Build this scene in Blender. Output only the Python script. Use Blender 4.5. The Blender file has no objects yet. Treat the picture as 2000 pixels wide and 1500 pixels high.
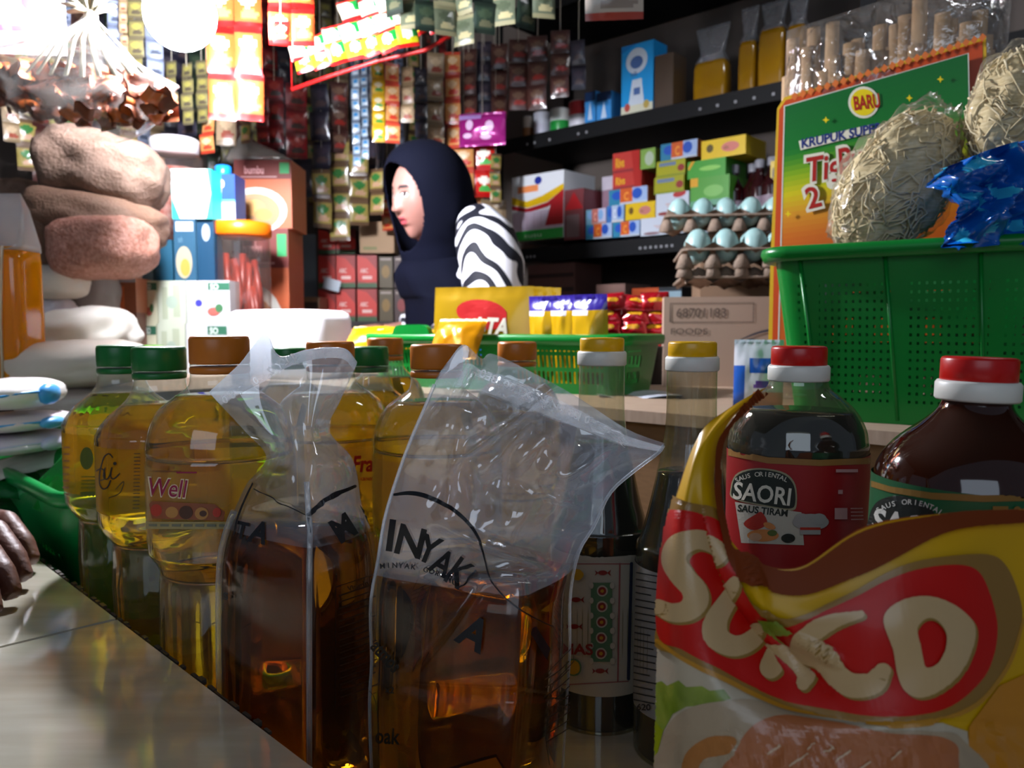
import bpy, bmesh, math, random
from mathutils import Vector, Matrix, noise
from mathutils.bvhtree import BVHTree
from mathutils.geometry import tessellate_polygon
C = bpy.context.scene
COL = C.collection
R = math.radians
PI = math.pi
rnd = random.Random(7)

# ---------------------------------------------------------------- camera
F = 1550.0                      # focal length in pixels of the 2000x1500 frame
EYE = Vector((0, 0, 0.30))
PITCH = math.atan(110 / F)
cam_d = bpy.data.cameras.new('camera'); cam = bpy.data.objects.new('camera', cam_d); COL.objects.link(cam)
cam.location = EYE; cam.rotation_euler = (PI / 2 - PITCH, 0, 0)
cam_d.sensor_width = 36; cam_d.sensor_fit = 'HORIZONTAL'; cam_d.lens = F * 36 / 2000
cam_d.clip_start = 0.02; cam_d.clip_end = 30
cam_d.dof.use_dof = True; cam_d.dof.focus_distance = 0.47; cam_d.dof.aperture_fstop = 13
C.camera = cam
# ---------------------------------------------------------------- world, exposure
w = bpy.data.worlds.new('world'); C.world = w; w.use_nodes = True
w.node_tree.nodes['Background'].inputs[0].default_value = (0.55, 0.66, 0.85, 1)
w.node_tree.nodes['Background'].inputs[1].default_value = 0.13
vs = C.view_settings; vs.view_transform = 'Standard'; vs.look = 'None'; vs.gamma = 1; vs.use_curve_mapping = False
vs.exposure = 0.35
C.cycles.max_bounces = 14; C.cycles.transparent_max_bounces = 24; C.cycles.transmission_bounces = 12
C.cycles.glossy_bounces = 5; C.cycles.diffuse_bounces = 4; C.cycles.sample_clamp_indirect = 6
C.cycles.caustics_reflective = False
C.cycles.use_denoising = True

def P(px, py, D):
    """pixel of the 2000x1500 frame + distance along the view's ground direction -> point in the room"""
    u = (px - 1000) / F; v = (750 - py) / F
    c, s = math.cos(PITCH), math.sin(PITCH)
    y = c + s * v; z = -s + c * v
    k = D / y
    return Vector((u * k, D, EYE.z + z * k))
def PZ(px, D, z):
    c, s = math.cos(PITCH), math.sin(PITCH)
    dep = D * c - (z - EYE.z) * s
    return Vector(((px - 1000) / F * dep, D, z))
def pix(p):
    c, s = math.cos(PITCH), math.sin(PITCH)
    d = p[1] * c - (p[2] - EYE.z) * s
    h = p[1] * s + (p[2] - EYE.z) * c
    return 1000 + F * p[0] / d, 750 - F * h / d

def area_light(name, loc, aim, size, power, colr, sy=None):
    l = bpy.data.lights.new(name, 'AREA'); l.energy = power; l.color = colr; l.size = size
    if sy: l.shape = 'RECTANGLE'; l.size_y = sy
    o = bpy.data.objects.new(name, l); COL.objects.link(o); o.location = loc
    o.rotation_euler = (Vector(aim) - Vector(loc)).to_track_quat('-Z', 'Y').to_euler()
    return o
# daylight entering through the open shop front behind the photographer, and a second, unseen area light above the aisle
area_light('shopfront_daylight', (-0.5, -1.6, 1.1), (0.3, 1.2, 0.2), 1.6, 8.5, (0.72, 0.84, 1.0), 1.1)
area_light('aisle_area_light', (1.0, 1.1, 1.66), (0.9, 1.6, 0.3), 0.5, 3.2, (0.95, 0.97, 1.0), 0.12)

# ---------------------------------------------------------------- materials
def H(h):
    h = h.lstrip('#'); o = []
    for i in (0, 2, 4):
        c = int(h[i:i + 2], 16) / 255
        o.append(c / 12.92 if c <= 0.04045 else ((c + 0.055) / 1.055) ** 2.4)
    return (*o, 1)
MATS = {}
def mat(key, col='808080', rough=0.5, metal=0, spec=0.5, trans=0, ior=1.45, emis=None, es=0, coat=0, mix=None, bump=None, sss=0, alpha=1):
    """mix=(scale, second colour, contrast) noise mottling; bump=(scale, strength)"""
    if key in MATS: return MATS[key]
    m = bpy.data.materials.new(key); m.use_nodes = True; MATS[key] = m
    nt = m.node_tree; b = nt.nodes['Principled BSDF']
    b.inputs['Base Color'].default_value = H(col); b.inputs['Roughness'].default_value = rough
    b.inputs['Metallic'].default_value = metal; b.inputs['Specular IOR Level'].default_value = spec
    b.inputs['Transmission Weight'].default_value = trans; b.inputs['IOR'].default_value = ior
    b.inputs['Coat Weight'].default_value = coat; b.inputs['Coat Roughness'].default_value = 0.08
    b.inputs['Alpha'].default_value = alpha
    if sss: b.inputs['Subsurface Weight'].default_value = sss; b.inputs['Subsurface Radius'].default_value = (0.01, 0.006, 0.004)
    if emis: b.inputs['Emission Color'].default_value = H(emis); b.inputs['Emission Strength'].default_value = es
    if mix or bump: tc = nt.nodes.new('ShaderNodeTexCoord')
    if mix:
        n = nt.nodes.new('ShaderNodeTexNoise'); n.inputs['Scale'].default_value = mix[0]; n.inputs['Detail'].default_value = 5
        if len(mix) > 3:
            mp = nt.nodes.new('ShaderNodeMapping'); mp.inputs['Scale'].default_value = mix[3]
            nt.links.new(tc.outputs['Object'], mp.inputs[0]); nt.links.new(mp.outputs[0], n.inputs['Vector'])
        else: nt.links.new(tc.outputs['Object'], n.inputs['Vector'])
        r = nt.nodes.new('ShaderNodeValToRGB'); r.color_ramp.elements[0].position = 0.5 - mix[2]; r.color_ramp.elements[1].position = 0.5 + mix[2]
        r.color_ramp.elements[0].color = H(col); r.color_ramp.elements[1].color = H(mix[1])
        nt.links.new(n.outputs['Fac'], r.inputs[0]); nt.links.new(r.outputs[0], b.inputs['Base Color'])
    if bump:
        n2 = nt.nodes.new('ShaderNodeTexNoise'); n2.inputs['Scale'].default_value = bump[0]; n2.inputs['Detail'].default_value = 3
        nt.links.new(tc.outputs['Object'], n2.inputs['Vector'])
        bp = nt.nodes.new('ShaderNodeBump'); bp.inputs['Strength'].default_value = bump[1]; bp.inputs['Distance'].default_value = 0.004
        nt.links.new(n2.outputs['Fac'], bp.inputs['Height']); nt.links.new(bp.outputs[0], b.inputs['Normal'])
    return m
def film(key, milky=0.15, col='e8eef5', rough=0.08, tint='ffffff', ior=1.5, bump=None, gl=1.0):
    """thin plastic sheet: clear, a little milky, glossy"""
    if key in MATS: return MATS[key]
    m = bpy.data.materials.new(key); m.use_nodes = True; MATS[key] = m
    nt = m.node_tree; nt.nodes.remove(nt.nodes['Principled BSDF']); out = nt.nodes['Material Output']
    tr = nt.nodes.new('ShaderNodeBsdfTransparent'); tr.inputs[0].default_value = H(tint)
    df = nt.nodes.new('ShaderNodeBsdfDiffuse'); df.inputs[0].default_value = H(col)
    tl = nt.nodes.new('ShaderNodeBsdfTranslucent'); tl.inputs[0].default_value = H(col)
    a0 = nt.nodes.new('ShaderNodeMixShader'); a0.inputs[0].default_value = 0.55
    nt.links.new(df.outputs[0], a0.inputs[1]); nt.links.new(tl.outputs[0], a0.inputs[2])
    lw = nt.nodes.new('ShaderNodeLayerWeight'); lw.inputs[0].default_value = 0.35
    ma = nt.nodes.new('ShaderNodeMath'); ma.operation = 'MULTIPLY_ADD'; ma.inputs[1].default_value = min(0.5, milky * 1.6); ma.inputs[2].default_value = milky
    ma.use_clamp = True
    nt.links.new(lw.outputs['Facing'], ma.inputs[0])
    a = nt.nodes.new('ShaderNodeMixShader'); nt.links.new(ma.outputs[0], a.inputs[0])
    nt.links.new(tr.outputs[0], a.inputs[1]); nt.links.new(a0.outputs[0], a.inputs[2])
    g = nt.nodes.new('ShaderNodeBsdfGlossy'); g.inputs['Roughness'].default_value = rough
    fr = nt.nodes.new('ShaderNodeLayerWeight'); fr.inputs[0].default_value = 0.5      # Schlick, the same from both sides of the sheet
    pw = nt.nodes.new('ShaderNodeMath'); pw.operation = 'POWER'; pw.inputs[1].default_value = 5; nt.links.new(fr.outputs['Facing'], pw.inputs[0])
    f0 = ((ior - 1) / (ior + 1)) ** 2 * 1.6
    fm = nt.nodes.new('ShaderNodeMath'); fm.operation = 'MULTIPLY_ADD'; fm.inputs[1].default_value = 0.75 * (1 - f0) * min(gl, 1.2); fm.inputs[2].default_value = f0 * gl; fm.use_clamp = True
    nt.links.new(pw.outputs[0], fm.inputs[0])
    bm_ = nt.nodes.new('ShaderNodeMixShader'); nt.links.new(fm.outputs[0], bm_.inputs[0])
    nt.links.new(a.outputs[0], bm_.inputs[1]); nt.links.new(g.outputs[0], bm_.inputs[2]); nt.links.new(bm_.outputs[0], out.inputs[0])
    if bump:
        tc = nt.nodes.new('ShaderNodeTexCoord'); n2 = nt.nodes.new('ShaderNodeTexNoise'); n2.inputs['Scale'].default_value = bump[0]
        n2.inputs['Detail'].default_value = 3; n2.inputs['Distortion'].default_value = 1.5
        nt.links.new(tc.outputs['Object'], n2.inputs['Vector'])
        bp = nt.nodes.new('ShaderNodeBump'); bp.inputs['Strength'].default_value = bump[1]; bp.inputs['Distance'].default_value = 0.01
        nt.links.new(n2.outputs['Fac'], bp.inputs['Height'])
        for s_ in (g, df, fr): nt.links.new(bp.outputs[0], s_.inputs['Normal'])
    return m
def plain(hexcol, rough=0.5, spec=0.5):
    return mat('paint_%s_%d' % (hexcol, int(rough * 100)), hexcol, rough, spec=spec)

# ---------------------------------------------------------------- mesh builder
class MB:
    def __init__(s): s.v = []; s.f = []; s.m = []; s.s = []
    def add(s, vs, fs, m=0, M=None, smooth=True):
        o = len(s.v)
        s.v += [M @ Vector(v) for v in vs] if M is not None else [Vector(v) for v in vs]
        for k, f in enumerate(fs):
            s.f.append([i + o for i in f]); s.m.append(m[k] if isinstance(m, (list, tuple)) else m); s.s.append(smooth)
        return s
    def box(s, c, sz, m=0, M=None):
        x, y, z = c; a, b, h = sz[0] / 2, sz[1] / 2, sz[2] / 2
        v = [(x + i * a, y + j * b, z + k * h) for i in (-1, 1) for j in (-1, 1) for k in (-1, 1)]
        return s.add(v, [(0, 1, 3, 2), (4, 6, 7, 5), (0, 4, 5, 1), (2, 3, 7, 6), (0, 2, 6, 4), (1, 5, 7, 3)], m, M, False)
    def lathe(s, prof, n=32, m=0, M=None, rf=None, smooth=True, cap=True):
        vs = []; fs = []
        for (r, z) in prof:
            for i in range(n):
                t = 2 * PI * i / n; q = r * (rf(t, z) if rf else 1)
                vs.append((q * math.cos(t), q * math.sin(t), z))
        for j in range(len(prof) - 1):
            for i in range(n):
                a = j * n + i; b = j * n + (i + 1) % n
                fs.append((a, b, b + n, a + n))
        if cap and prof[0][0] > 1e-6: fs.append(tuple(range(n - 1, -1, -1)))
        if cap and prof[-1][0] > 1e-6: fs.append(tuple((len(prof) - 1) * n + i for i in range(n)))
        return s.add(vs, fs, m, M, smooth)
    def loft(s, rings, m=0, M=None, cap0=True, cap1=True, closed=True, smooth=True):
        n = len(rings[0]); vs = [p for r in rings for p in r]; fs = []
        for j in range(len(rings) - 1):
            for i in range(n if closed else n - 1):
                a = j * n + i; b = j * n + (i + 1) % n
                fs.append((a, b, b + n, a + n))
        if closed and cap0: fs.append(tuple(range(n - 1, -1, -1)))
        if closed and cap1: fs.append(tuple((len(rings) - 1) * n + i for i in range(n)))
        return s.add(vs, fs, m, M, smooth)
    def tube(s, pts, rad, n=8, m=0, M=None, flat=1.0):
        pts = [Vector(p) for p in pts]; rings = []
        up = Vector((0, 0, 1)); prev = None
        for i, p in enumerate(pts):
            t = (pts[min(i + 1, len(pts) - 1)] - pts[max(i - 1, 0)]).normalized()
            if prev is None:
                a = t.cross(up if abs(t.z) < 0.9 else Vector((1, 0, 0))).normalized()
            else: a = (prev - t * prev.dot(t)).normalized()
            prev = a; b = t.cross(a)
            r = rad[i] if isinstance(rad, (list, tuple)) else rad
            rings.append([p + a * (r * math.cos(2 * PI * k / n)) + b * (r * flat * math.sin(2 * PI * k / n)) for k in range(n)])
        return s.loft(rings, m, M)
    def ell(s, c, r, nu=16, nv=10, m=0, M=None, f=None):
        c = Vector(c); vs = []; fs = []
        for j in range(nv + 1):
            ph = PI * j / nv
            for i in range(nu):
                t = 2 * PI * i / nu
                d = Vector((math.sin(ph) * math.cos(t), math.sin(ph) * math.sin(t), -math.cos(ph)))
                k = f(d) if f else 1
                vs.append(c + Vector((d.x * r[0], d.y * r[1], d.z * r[2])) * k)
        for j in range(nv):
            for i in range(nu):
                a = j * nu + i; b = j * nu + (i + 1) % nu
                fs.append((a, b, b + nu, a + nu))
        return s.add(vs, fs, m, M)
    def grid(s, g, m=0, M=None, zone=None, smooth=True, flip=False):
        nr, nc = len(g), len(g[0]); fs = []; ms = []
        for j in range(nr - 1):
            for i in range(nc - 1):
                q = (j * nc + i, j * nc + i + 1, (j + 1) * nc + i + 1, (j + 1) * nc + i)
                fs.append(q[::-1] if flip else q); ms.append(zone(( i + .5) / (nc - 1), (j + .5) / (nr - 1)) if zone else m)
        return s.add([p for r in g for p in r], fs, ms, M, smooth)
    def poly(s, pts, m=0, M=None):
        tri = tessellate_polygon([[Vector(p) for p in pts]])
        return s.add(pts, [tuple(t) for t in tri], m, M, False)
    def bvh(s): return BVHTree.FromPolygons([tuple(v) for v in s.v], s.f)

WM = {}
def mesh_obj(name, mb, mats, parent=None, world=False, origin=None, weld=False):
    me = bpy.data.meshes.new(name)
    vs = mb.v
    if parent is not None and world:
        Mi = WM[parent.name].inverted(); vs = [Mi @ v for v in vs]
    elif origin is not None:
        og = Vector(origin); vs = [v - og for v in vs]
    me.from_pydata([tuple(v) for v in vs], [], mb.f)
    if not isinstance(mats, (list, tuple)): mats = [mats]
    for m in mats: me.materials.append(m)
    me.polygons.foreach_set('material_index', [min(i, len(mats) - 1) for i in mb.m])
    me.polygons.foreach_set('use_smooth', mb.s)
    if weld:
        bm = bmesh.new(); bm.from_mesh(me); bmesh.ops.remove_doubles(bm, verts=bm.verts, dist=1e-5)
        bmesh.ops.recalc_face_normals(bm, faces=bm.faces); bm.to_mesh(me); bm.free()
    me.update()
    o = bpy.data.objects.new(name, me); COL.objects.link(o)
    if parent is not None:
        o.parent = parent; WM[o.name] = WM[parent.name]
    elif origin is not None:
        o.location = origin; WM[o.name] = Matrix.Translation(origin)
    else: WM[o.name] = Matrix.Identity(4)
    return o
def thing(name, label, cat, loc=(0, 0, 0), rz=0, group=None):
    o = bpy.data.objects.new(name, None); COL.objects.link(o); o.empty_display_size = 0.02
    o.location = loc; o.rotation_euler = (0, 0, rz); o['label'] = label; o['category'] = cat
    if group: o['group'] = group
    WM[o.name] = Matrix.Translation(loc) @ Matrix.Rotation(rz, 4, 'Z')
    return o
def tag(o, label, cat, group=None):
    o['label'] = label; o['category'] = cat
    if group: o['group'] = group
    return o
def copy_thing(src, loc, rz=None, label=None, group=None, kids=True):
    c = src.copy(); COL.objects.link(c); c.location = loc
    if rz is not None: c.rotation_euler = (0, 0, rz)
    if label: c['label'] = label
    if group: c['group'] = group
    WM[c.name] = Matrix.Translation(loc) @ Matrix.Rotation(c.rotation_euler[2], 4, 'Z')
    for ch in list(src.children):
        k = ch.copy(); COL.objects.link(k); k.parent = c
        for g in list(ch.children):
            q = g.copy(); COL.objects.link(q); q.parent = k
    return c

# ---------------------------------------------------------------- text and printed marks
_TX = {}
def text2d(s, bold=0.0):
    k = (s, bold)
    if k in _TX: return _TX[k]
    cu = bpy.data.curves.new('lettering', 'FONT'); cu.body = s; cu.size = 1; cu.offset = bold; cu.resolution_u = 3
    cu.fill_mode = 'FRONT'
    o = bpy.data.objects.new('lettering', cu); COL.objects.link(o)
    dg = bpy.context.evaluated_depsgraph_get(); me = bpy.data.meshes.new_from_object(o.evaluated_get(dg))
    me.calc_loop_triangles()
    vs = [(v.co.x / 0.7, v.co.y / 0.7) for v in me.vertices]; fs = [tuple(t.vertices) for t in me.loop_triangles]
    bpy.data.objects.remove(o); bpy.data.curves.remove(cu); bpy.data.meshes.remove(me)
    wd = max([v[0] for v in vs] or [1])
    _TX[k] = (vs, fs, wd); return _TX[k]
def crom(pts, n, closed=False):
    """smooth curve through points, n samples"""
    pts = [Vector(p) for p in pts]; m = len(pts); out = []
    for k in range(n):
        t = k / (n if closed else n - 1) * (m if closed else m - 1)
        i = int(t); 
        if not closed and i >= m - 1: i = m - 2
        f = t - i
        g = lambda j: pts[j % m] if closed else pts[max(0, min(m - 1, j))]
        a, b, c, d = g(i - 1), g(i), g(i + 1), g(i + 2)
        out.append(0.5 * ((2 * b) + (c - a) * f + (2 * a - 5 * b + 4 * c - d) * f * f + (3 * b - a - 3 * c + d) * f ** 3))
    return out
class P2:
    """flat drawing in pixel or panel units; every shape has a colour index and a layer"""
    def __init__(s): s.t = []; s.layer = 0
    def _tri(s, vs, fs, m):
        s.layer += 1
        for f in fs: s.t.append(([Vector((vs[i][0], vs[i][1])) for i in f], m, s.layer))
    def poly(s, pts, m, smooth=0, holes=None):
        if smooth: pts = [tuple(p) for p in crom([(p[0], p[1], 0) for p in pts], smooth, True)]
        loops = [[Vector((p[0], p[1], 0)) for p in pts]]
        for h in holes or []:
            loops.append([Vector((p[0], p[1], 0)) for p in (crom([(p[0], p[1], 0) for p in h], smooth, True) if smooth else h)])
        flat = [p for l in loops for p in l]
        s._tri(flat, [tuple(t) for t in tessellate_polygon(loops)], m); return s
    def ell(s, x, y, a, b, m, n=24, rot=0):
        c, d = math.cos(rot), math.sin(rot)
        return s.poly([(x + a * math.cos(2 * PI * i / n) * c - b * math.sin(2 * PI * i / n) * d, y + a * math.cos(2 * PI * i / n) * d + b * math.sin(2 * PI * i / n) * c) for i in range(n)], m)
    def rect(s, x0, y0, x1, y1, m): return s.poly([(x0, y0), (x1, y0), (x1, y1), (x0, y1)], m)
    def stroke(s, pts, wd, m, n=0, caps=True):
        if n: 
            pp = crom([(p[0], p[1], 0) for p in pts], n)
            if isinstance(wd, (list, tuple)):
                wd = [q.x for q in crom([(q, 0, 0) for q in wd], n)]
        else: pp = [Vector((p[0], p[1], 0)) for p in pts]
        k = len(pp); L = []; Rr = []
        for i in range(k):
            t = (pp[min(i + 1, k - 1)] - pp[max(i - 1, 0)]).normalized(); nn = Vector((-t.y, t.x, 0))
            r = (wd[i] if isinstance(wd, (list, tuple)) else wd) / 2
            L.append(pp[i] + nn * r); Rr.append(pp[i] - nn * r)
        vs = L + Rr; fs = []
        for i in range(k - 1): fs += [(i, i + 1, k + i + 1), (i, k + i + 1, k + i)]
        s._tri(vs, fs, m)
        if caps:
            for e in (0, k - 1):
                r = (wd[e] if isinstance(wd, (list, tuple)) else wd) / 2
                s.ell(pp[e].x, pp[e].y, r, r, m, 14); s.layer -= 1
        return s
    def text(s, st, x, y, h, m, rot=0, bold=0.0, sx=1.0, shear=0.0, up=-1, center=False, mirror=False):
        """baseline start (x, y); up=-1 for pixel space (y down)"""
        vs, fs, wd = text2d(st, bold); c, d = math.cos(rot), math.sin(rot); o = []
        for (a, b) in vs:
            if center: a -= wd / 2
            if mirror: a = -a if center else wd - a
            X = (a + b * shear) * h * sx; Y = b * h * up
            o.append((x + X * c - Y * d, y + X * d + Y * c))
        s._tri(o, fs, m); return s
    def arc_text(s, st, cx, cy, r, a0, a1, h, m, bold=0.0, sx=1.0):
        """letters along an arc, angles in degrees clockwise from up (pixel space)"""
        n = len(st)
        for i, ch in enumerate(st):
            if ch == ' ': continue
            a = R(a0 + (a1 - a0) * (i + .5) / n)
            s.text(ch, cx + r * math.sin(a), cy - r * math.cos(a), h, m, rot=a, bold=bold, sx=sx, center=True); s.layer -= 1
        s.layer += 1; return s
def _split(t, L, out, depth=0):
    a, b, c = t; e = [(b - a).length, (c - b).length, (a - c).length]; k = e.index(max(e))
    if e[k] <= L or depth > 14: out.append(t); return
    if k == 0: mpt = (a + b) / 2; _split([a, mpt, c], L, out, depth + 1); _split([mpt, b, c], L, out, depth + 1)
    elif k == 1: mpt = (b + c) / 2; _split([a, b, mpt], L, out, depth + 1); _split([a, mpt, c], L, out, depth + 1)
    else: mpt = (c + a) / 2; _split([a, b, mpt], L, out, depth + 1); _split([mpt, b, c], L, out, depth + 1)
def printed(p2, bvh, L=14, off=0.0004, step=0.00012, dmax=0.03):
    """wrap a drawing in photo pixels on the surface that shows there"""
    mb = MB(); cache = {}
    def hit(p, lay):
        k = (round(p.x, 2), round(p.y, 2), lay)
        if k not in cache:
            d = (P(p.x, p.y, 1.0) - EYE).normalized(); loc, nor, i, dist = bvh.ray_cast(EYE, d)
            if loc is None: cache[k] = None
            else:
                if nor.dot(d) > 0: nor = -nor
                cache[k] = loc + nor * (off + step * lay) - d * 0.0001
        return cache[k]
    for tri, m, lay in p2.t:
        out = []; _split(tri, L, out)
        for t in out:
            q = [hit(p, lay) for p in t]
            if None in q: continue
            if max((q[0] - q[1]).length, (q[1] - q[2]).length, (q[2] - q[0]).length) > dmax: continue
            mb.add(q, [(0, 1, 2)], m, smooth=False)
    return mb
def panel(p2, fn, mb=None, off=0.0004, step=0.00015, base=0, L=1e9):
    """lay a drawing in panel units on a surface: fn(u, v, offset) -> point"""
    mb = mb or MB()
    for tri, m, lay in p2.t:
        out = []; _split(tri, L, out)
        for t in out: mb.add([fn(p.x, p.y, off + step * lay) for p in t], [(0, 1, 2)], m + base, smooth=False)
    return mb
# ================================================================ room shell and counters
E1 = Vector((0.70, -0.714, 0)).normalized()      # along the counter, towards the photographer
E2 = Vector((0.714, 0.70, 0)).normalized()       # across the counter, towards the back shelf
def structure(o): o['kind'] = 'structure'; return o
m_tile = mat('glazed_tile', 'b9b4a4', 0.09, mix=(9, 'a39d8b', 0.28, (1, 7, 1)), coat=0.5)
m_grout = mat('grout', '3a332b', 0.8)
m_wood = mat('pale_board', 'b59d88', 0.55, mix=(30, '9c8470', 0.3, (1, 8, 1)))
m_card = mat('cardboard', '8e6a45', 0.8, mix=(60, '7c5b3a', 0.3, (1, 1, 6)))
def frameM(o, z=0, u=E1, v=E2):
    return Matrix(((u.x, v.x, 0, o[0]), (u.y, v.y, 0, o[1]), (0, 0, 1, z), (0, 0, 0, 1)))
# corner of the shop: back wall pieces meet behind the shopkeeper
RX = Vector((math.cos(R(-42)), math.sin(R(-42)), 0)); RY = Vector((math.sin(R(42)), math.cos(R(42)), 0))
CORN = Vector((-0.30, 3.35, 0))
def wallmesh(a, b, z0, z1, th):
    mb = MB(); a = Vector(a); b = Vector(b); t = (b - a).normalized(); n = Vector((-t.y, t.x, 0)) * th
    v = [a, b, b + n, a + n]; vs = [Vector((p.x, p.y, z)) for z in (z0, z1) for p in v]
    mb.add(vs, [(0, 1, 2, 3)[::-1], (4, 5, 6, 7), (0, 1, 5, 4), (1, 2, 6, 5), (2, 3, 7, 6), (3, 0, 4, 7)], smooth=False); return mb
FLZ, CEZ = -0.80, 1.75
m_wall = mat('grey_brown_wall', '6d635c', 0.85, mix=(5, '5c534d', 0.3))
A = CORN; B = CORN + RX * 4.6; D_ = CORN - RY * 3.2; 
structure(mesh_obj('wall_right', wallmesh(B, A, FLZ, CEZ, -0.1), m_wall))
structure(mesh_obj('wall_left', wallmesh(A, D_, FLZ, CEZ, -0.1), m_wall))
fl = MB(); fl.box((0.6, 0.6, FLZ - 0.05), (8, 9, 0.1)); structure(mesh_obj('floor', fl, mat('floor_cement', '5d5852', 0.7, mix=(6, '4c4843', 0.3))))
ce = MB(); ce.box((0.6, 2.2, CEZ + 0.05), (8, 5, 0.1)); structure(mesh_obj('ceiling', ce, mat('ceiling_board', '4d4640', 0.9)))

# ---- low tiled counter the bottles stand on
def slab_grid(mb, M, x0, x1, y0, y1, zt, th, sx, sy, gap=0.003, m=0, alt=None):
    x = x0
    while x < x1 - 1e-6:
        xe = min(x + sx, x1); y = y0
        while y < y1 - 1e-6:
            ye = min(y + sy, y1)
            mb.box(((x + xe) / 2, (y + ye) / 2, zt - th / 2), (xe - x - gap, ye - y - gap, th), alt[1] if alt and (x + xe) / 2 < alt[0] else m, M); y = ye
        x = xe
# ledge edge line passes (-.466,.757)..(-.112,.396)
LE = Vector((-0.298, 0.588, 0))                   # a point on the ledge edge where a joint meets it
Mc = frameM((0, 0), 0)
def loc(p): p = Vector(p); return p.dot(E1), p.dot(E2)
le1, le2 = loc(LE)
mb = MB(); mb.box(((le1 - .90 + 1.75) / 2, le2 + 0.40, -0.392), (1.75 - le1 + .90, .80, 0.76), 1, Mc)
slab_grid(mb, Mc, le1 - .90, 1.75, le2 + 0.0, le2 + .80, 0.0, 0.012, 0.3733, 0.30, 0.003, 0, (-.43, 2))  # slabs around the oil bottles coloured dark brown to hold the counter's shade
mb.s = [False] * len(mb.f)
tag(mesh_obj('tiled_counter', mb, [m_tile, m_grout, mat('shade_brown_tile', '2a1408', .15, mix=(8, '3a1c0c', .3))], origin=(0, 0.7, -0.77)), 'low cream tiled counter, part browned to stand for shade, that the oil bottles and soy bottles stand on', 'counter')
mb = MB(); mb.box(((le1 - .90 + 1.6) / 2, le2 - 0.302, -.366), (1.6 - le1 + .90, 0.6, 0.868), 1, Mc)
slab_grid(mb, Mc, le1 - .90, 1.6, le2 - 0.60, le2, 0.08, 0.012, 0.30, 0.60, 0.004, 0)
for k in range(90):                                # broken lumps of mortar along the cut edge
    t = -0.88 + k * 0.0125 + rnd.uniform(-.005, .005); q = rnd.uniform(.0012, .0035)
    mb.box((le1 + t, le2 + q / 3, 0.0785), (rnd.uniform(.004, .011), q, q), 1, Mc)
lo = mesh_obj('tiled_ledge', mb, [m_tile, m_grout], origin=(-0.4, 0.5, -0.8))
tag(lo, 'raised glossy cream tiled ledge with a dark joint in front of the oil bottles', 'ledge')
# ---- raised boarded platform behind, cardboard-brown front
PF = Vector((0.159, 0.94, 0)); pf = Matrix(((RX.x, RY.x, 0, PF.x), (RX.y, RY.y, 0, PF.y), (0, 0, 1, 0), (0, 0, 0, 1)))
mb = MB(); mb.box((0.37, 0.40, 0.094), (1.80, 0.76, 0.184), 1, pf); mb.box((0.36, 0.40, 0.193), (1.84, 0.79, 0.014), 0, pf); mb.box((-.76, 0.20, 0.094), (.40, 0.37, 0.184), 1, pf); mb.box((-.77, 0.20, 0.193), (.42, 0.39, 0.014), 0, pf)
plat = mesh_obj('display_platform', mb, [m_wood, m_card], origin=(0.3, 1.3, 0.0)); tag(plat, 'pale board platform with a brown front carrying the baskets and the carton', 'platform')

# ================================================================ oil bottles
m_pet = film('clear_bottle_plastic', 0.035, 'dfe6e2', 0.05, 'f4f8f4', 1.45, gl=1.3)
m_oil = mat('cooking_oil', 'fcdc20', 0.0, spec=0.5, trans=1, ior=1.17)
m_oil2 = mat('cooking_oil_amber', 'e08a10', 0.0, spec=0.5, trans=1, ior=1.33)
m_capg = mat('green_cap', '0f6a2c', 0.35); m_capo = mat('orange_cap', 'c06c18', 0.35)
m_capr = mat('red_cap', 'b80e0c', 0.3); m_capy = mat('yellow_cap', 'e2ac06', 0.3); m_capw = mat('white_ring', 'd9d8cf', 0.4)
m_lab_y = film('yellow_clear_label', 0.30, 'c8a020', 0.25, 'fff0a0', 1.4, gl=0.6)
m_lab_c = film('pale_clear_label', 0.16, 'c9b48a', 0.2, 'fff4d0', 1.4, gl=0.6)
def cap_mesh(r, h, z, ribs=60):
    mb = MB(); mb.lathe([(r * .97, z), (r, z + h * .06), (r, z + h * .86), (r * .96, z + h * .97), (r * .88, z + h)], 120 if ribs else 48, 0,
                        rf=(lambda t, q: 1 - 0.010 * (0.5 + 0.5 * math.cos(t * ribs))) if ribs else None)
    return mb
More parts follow.
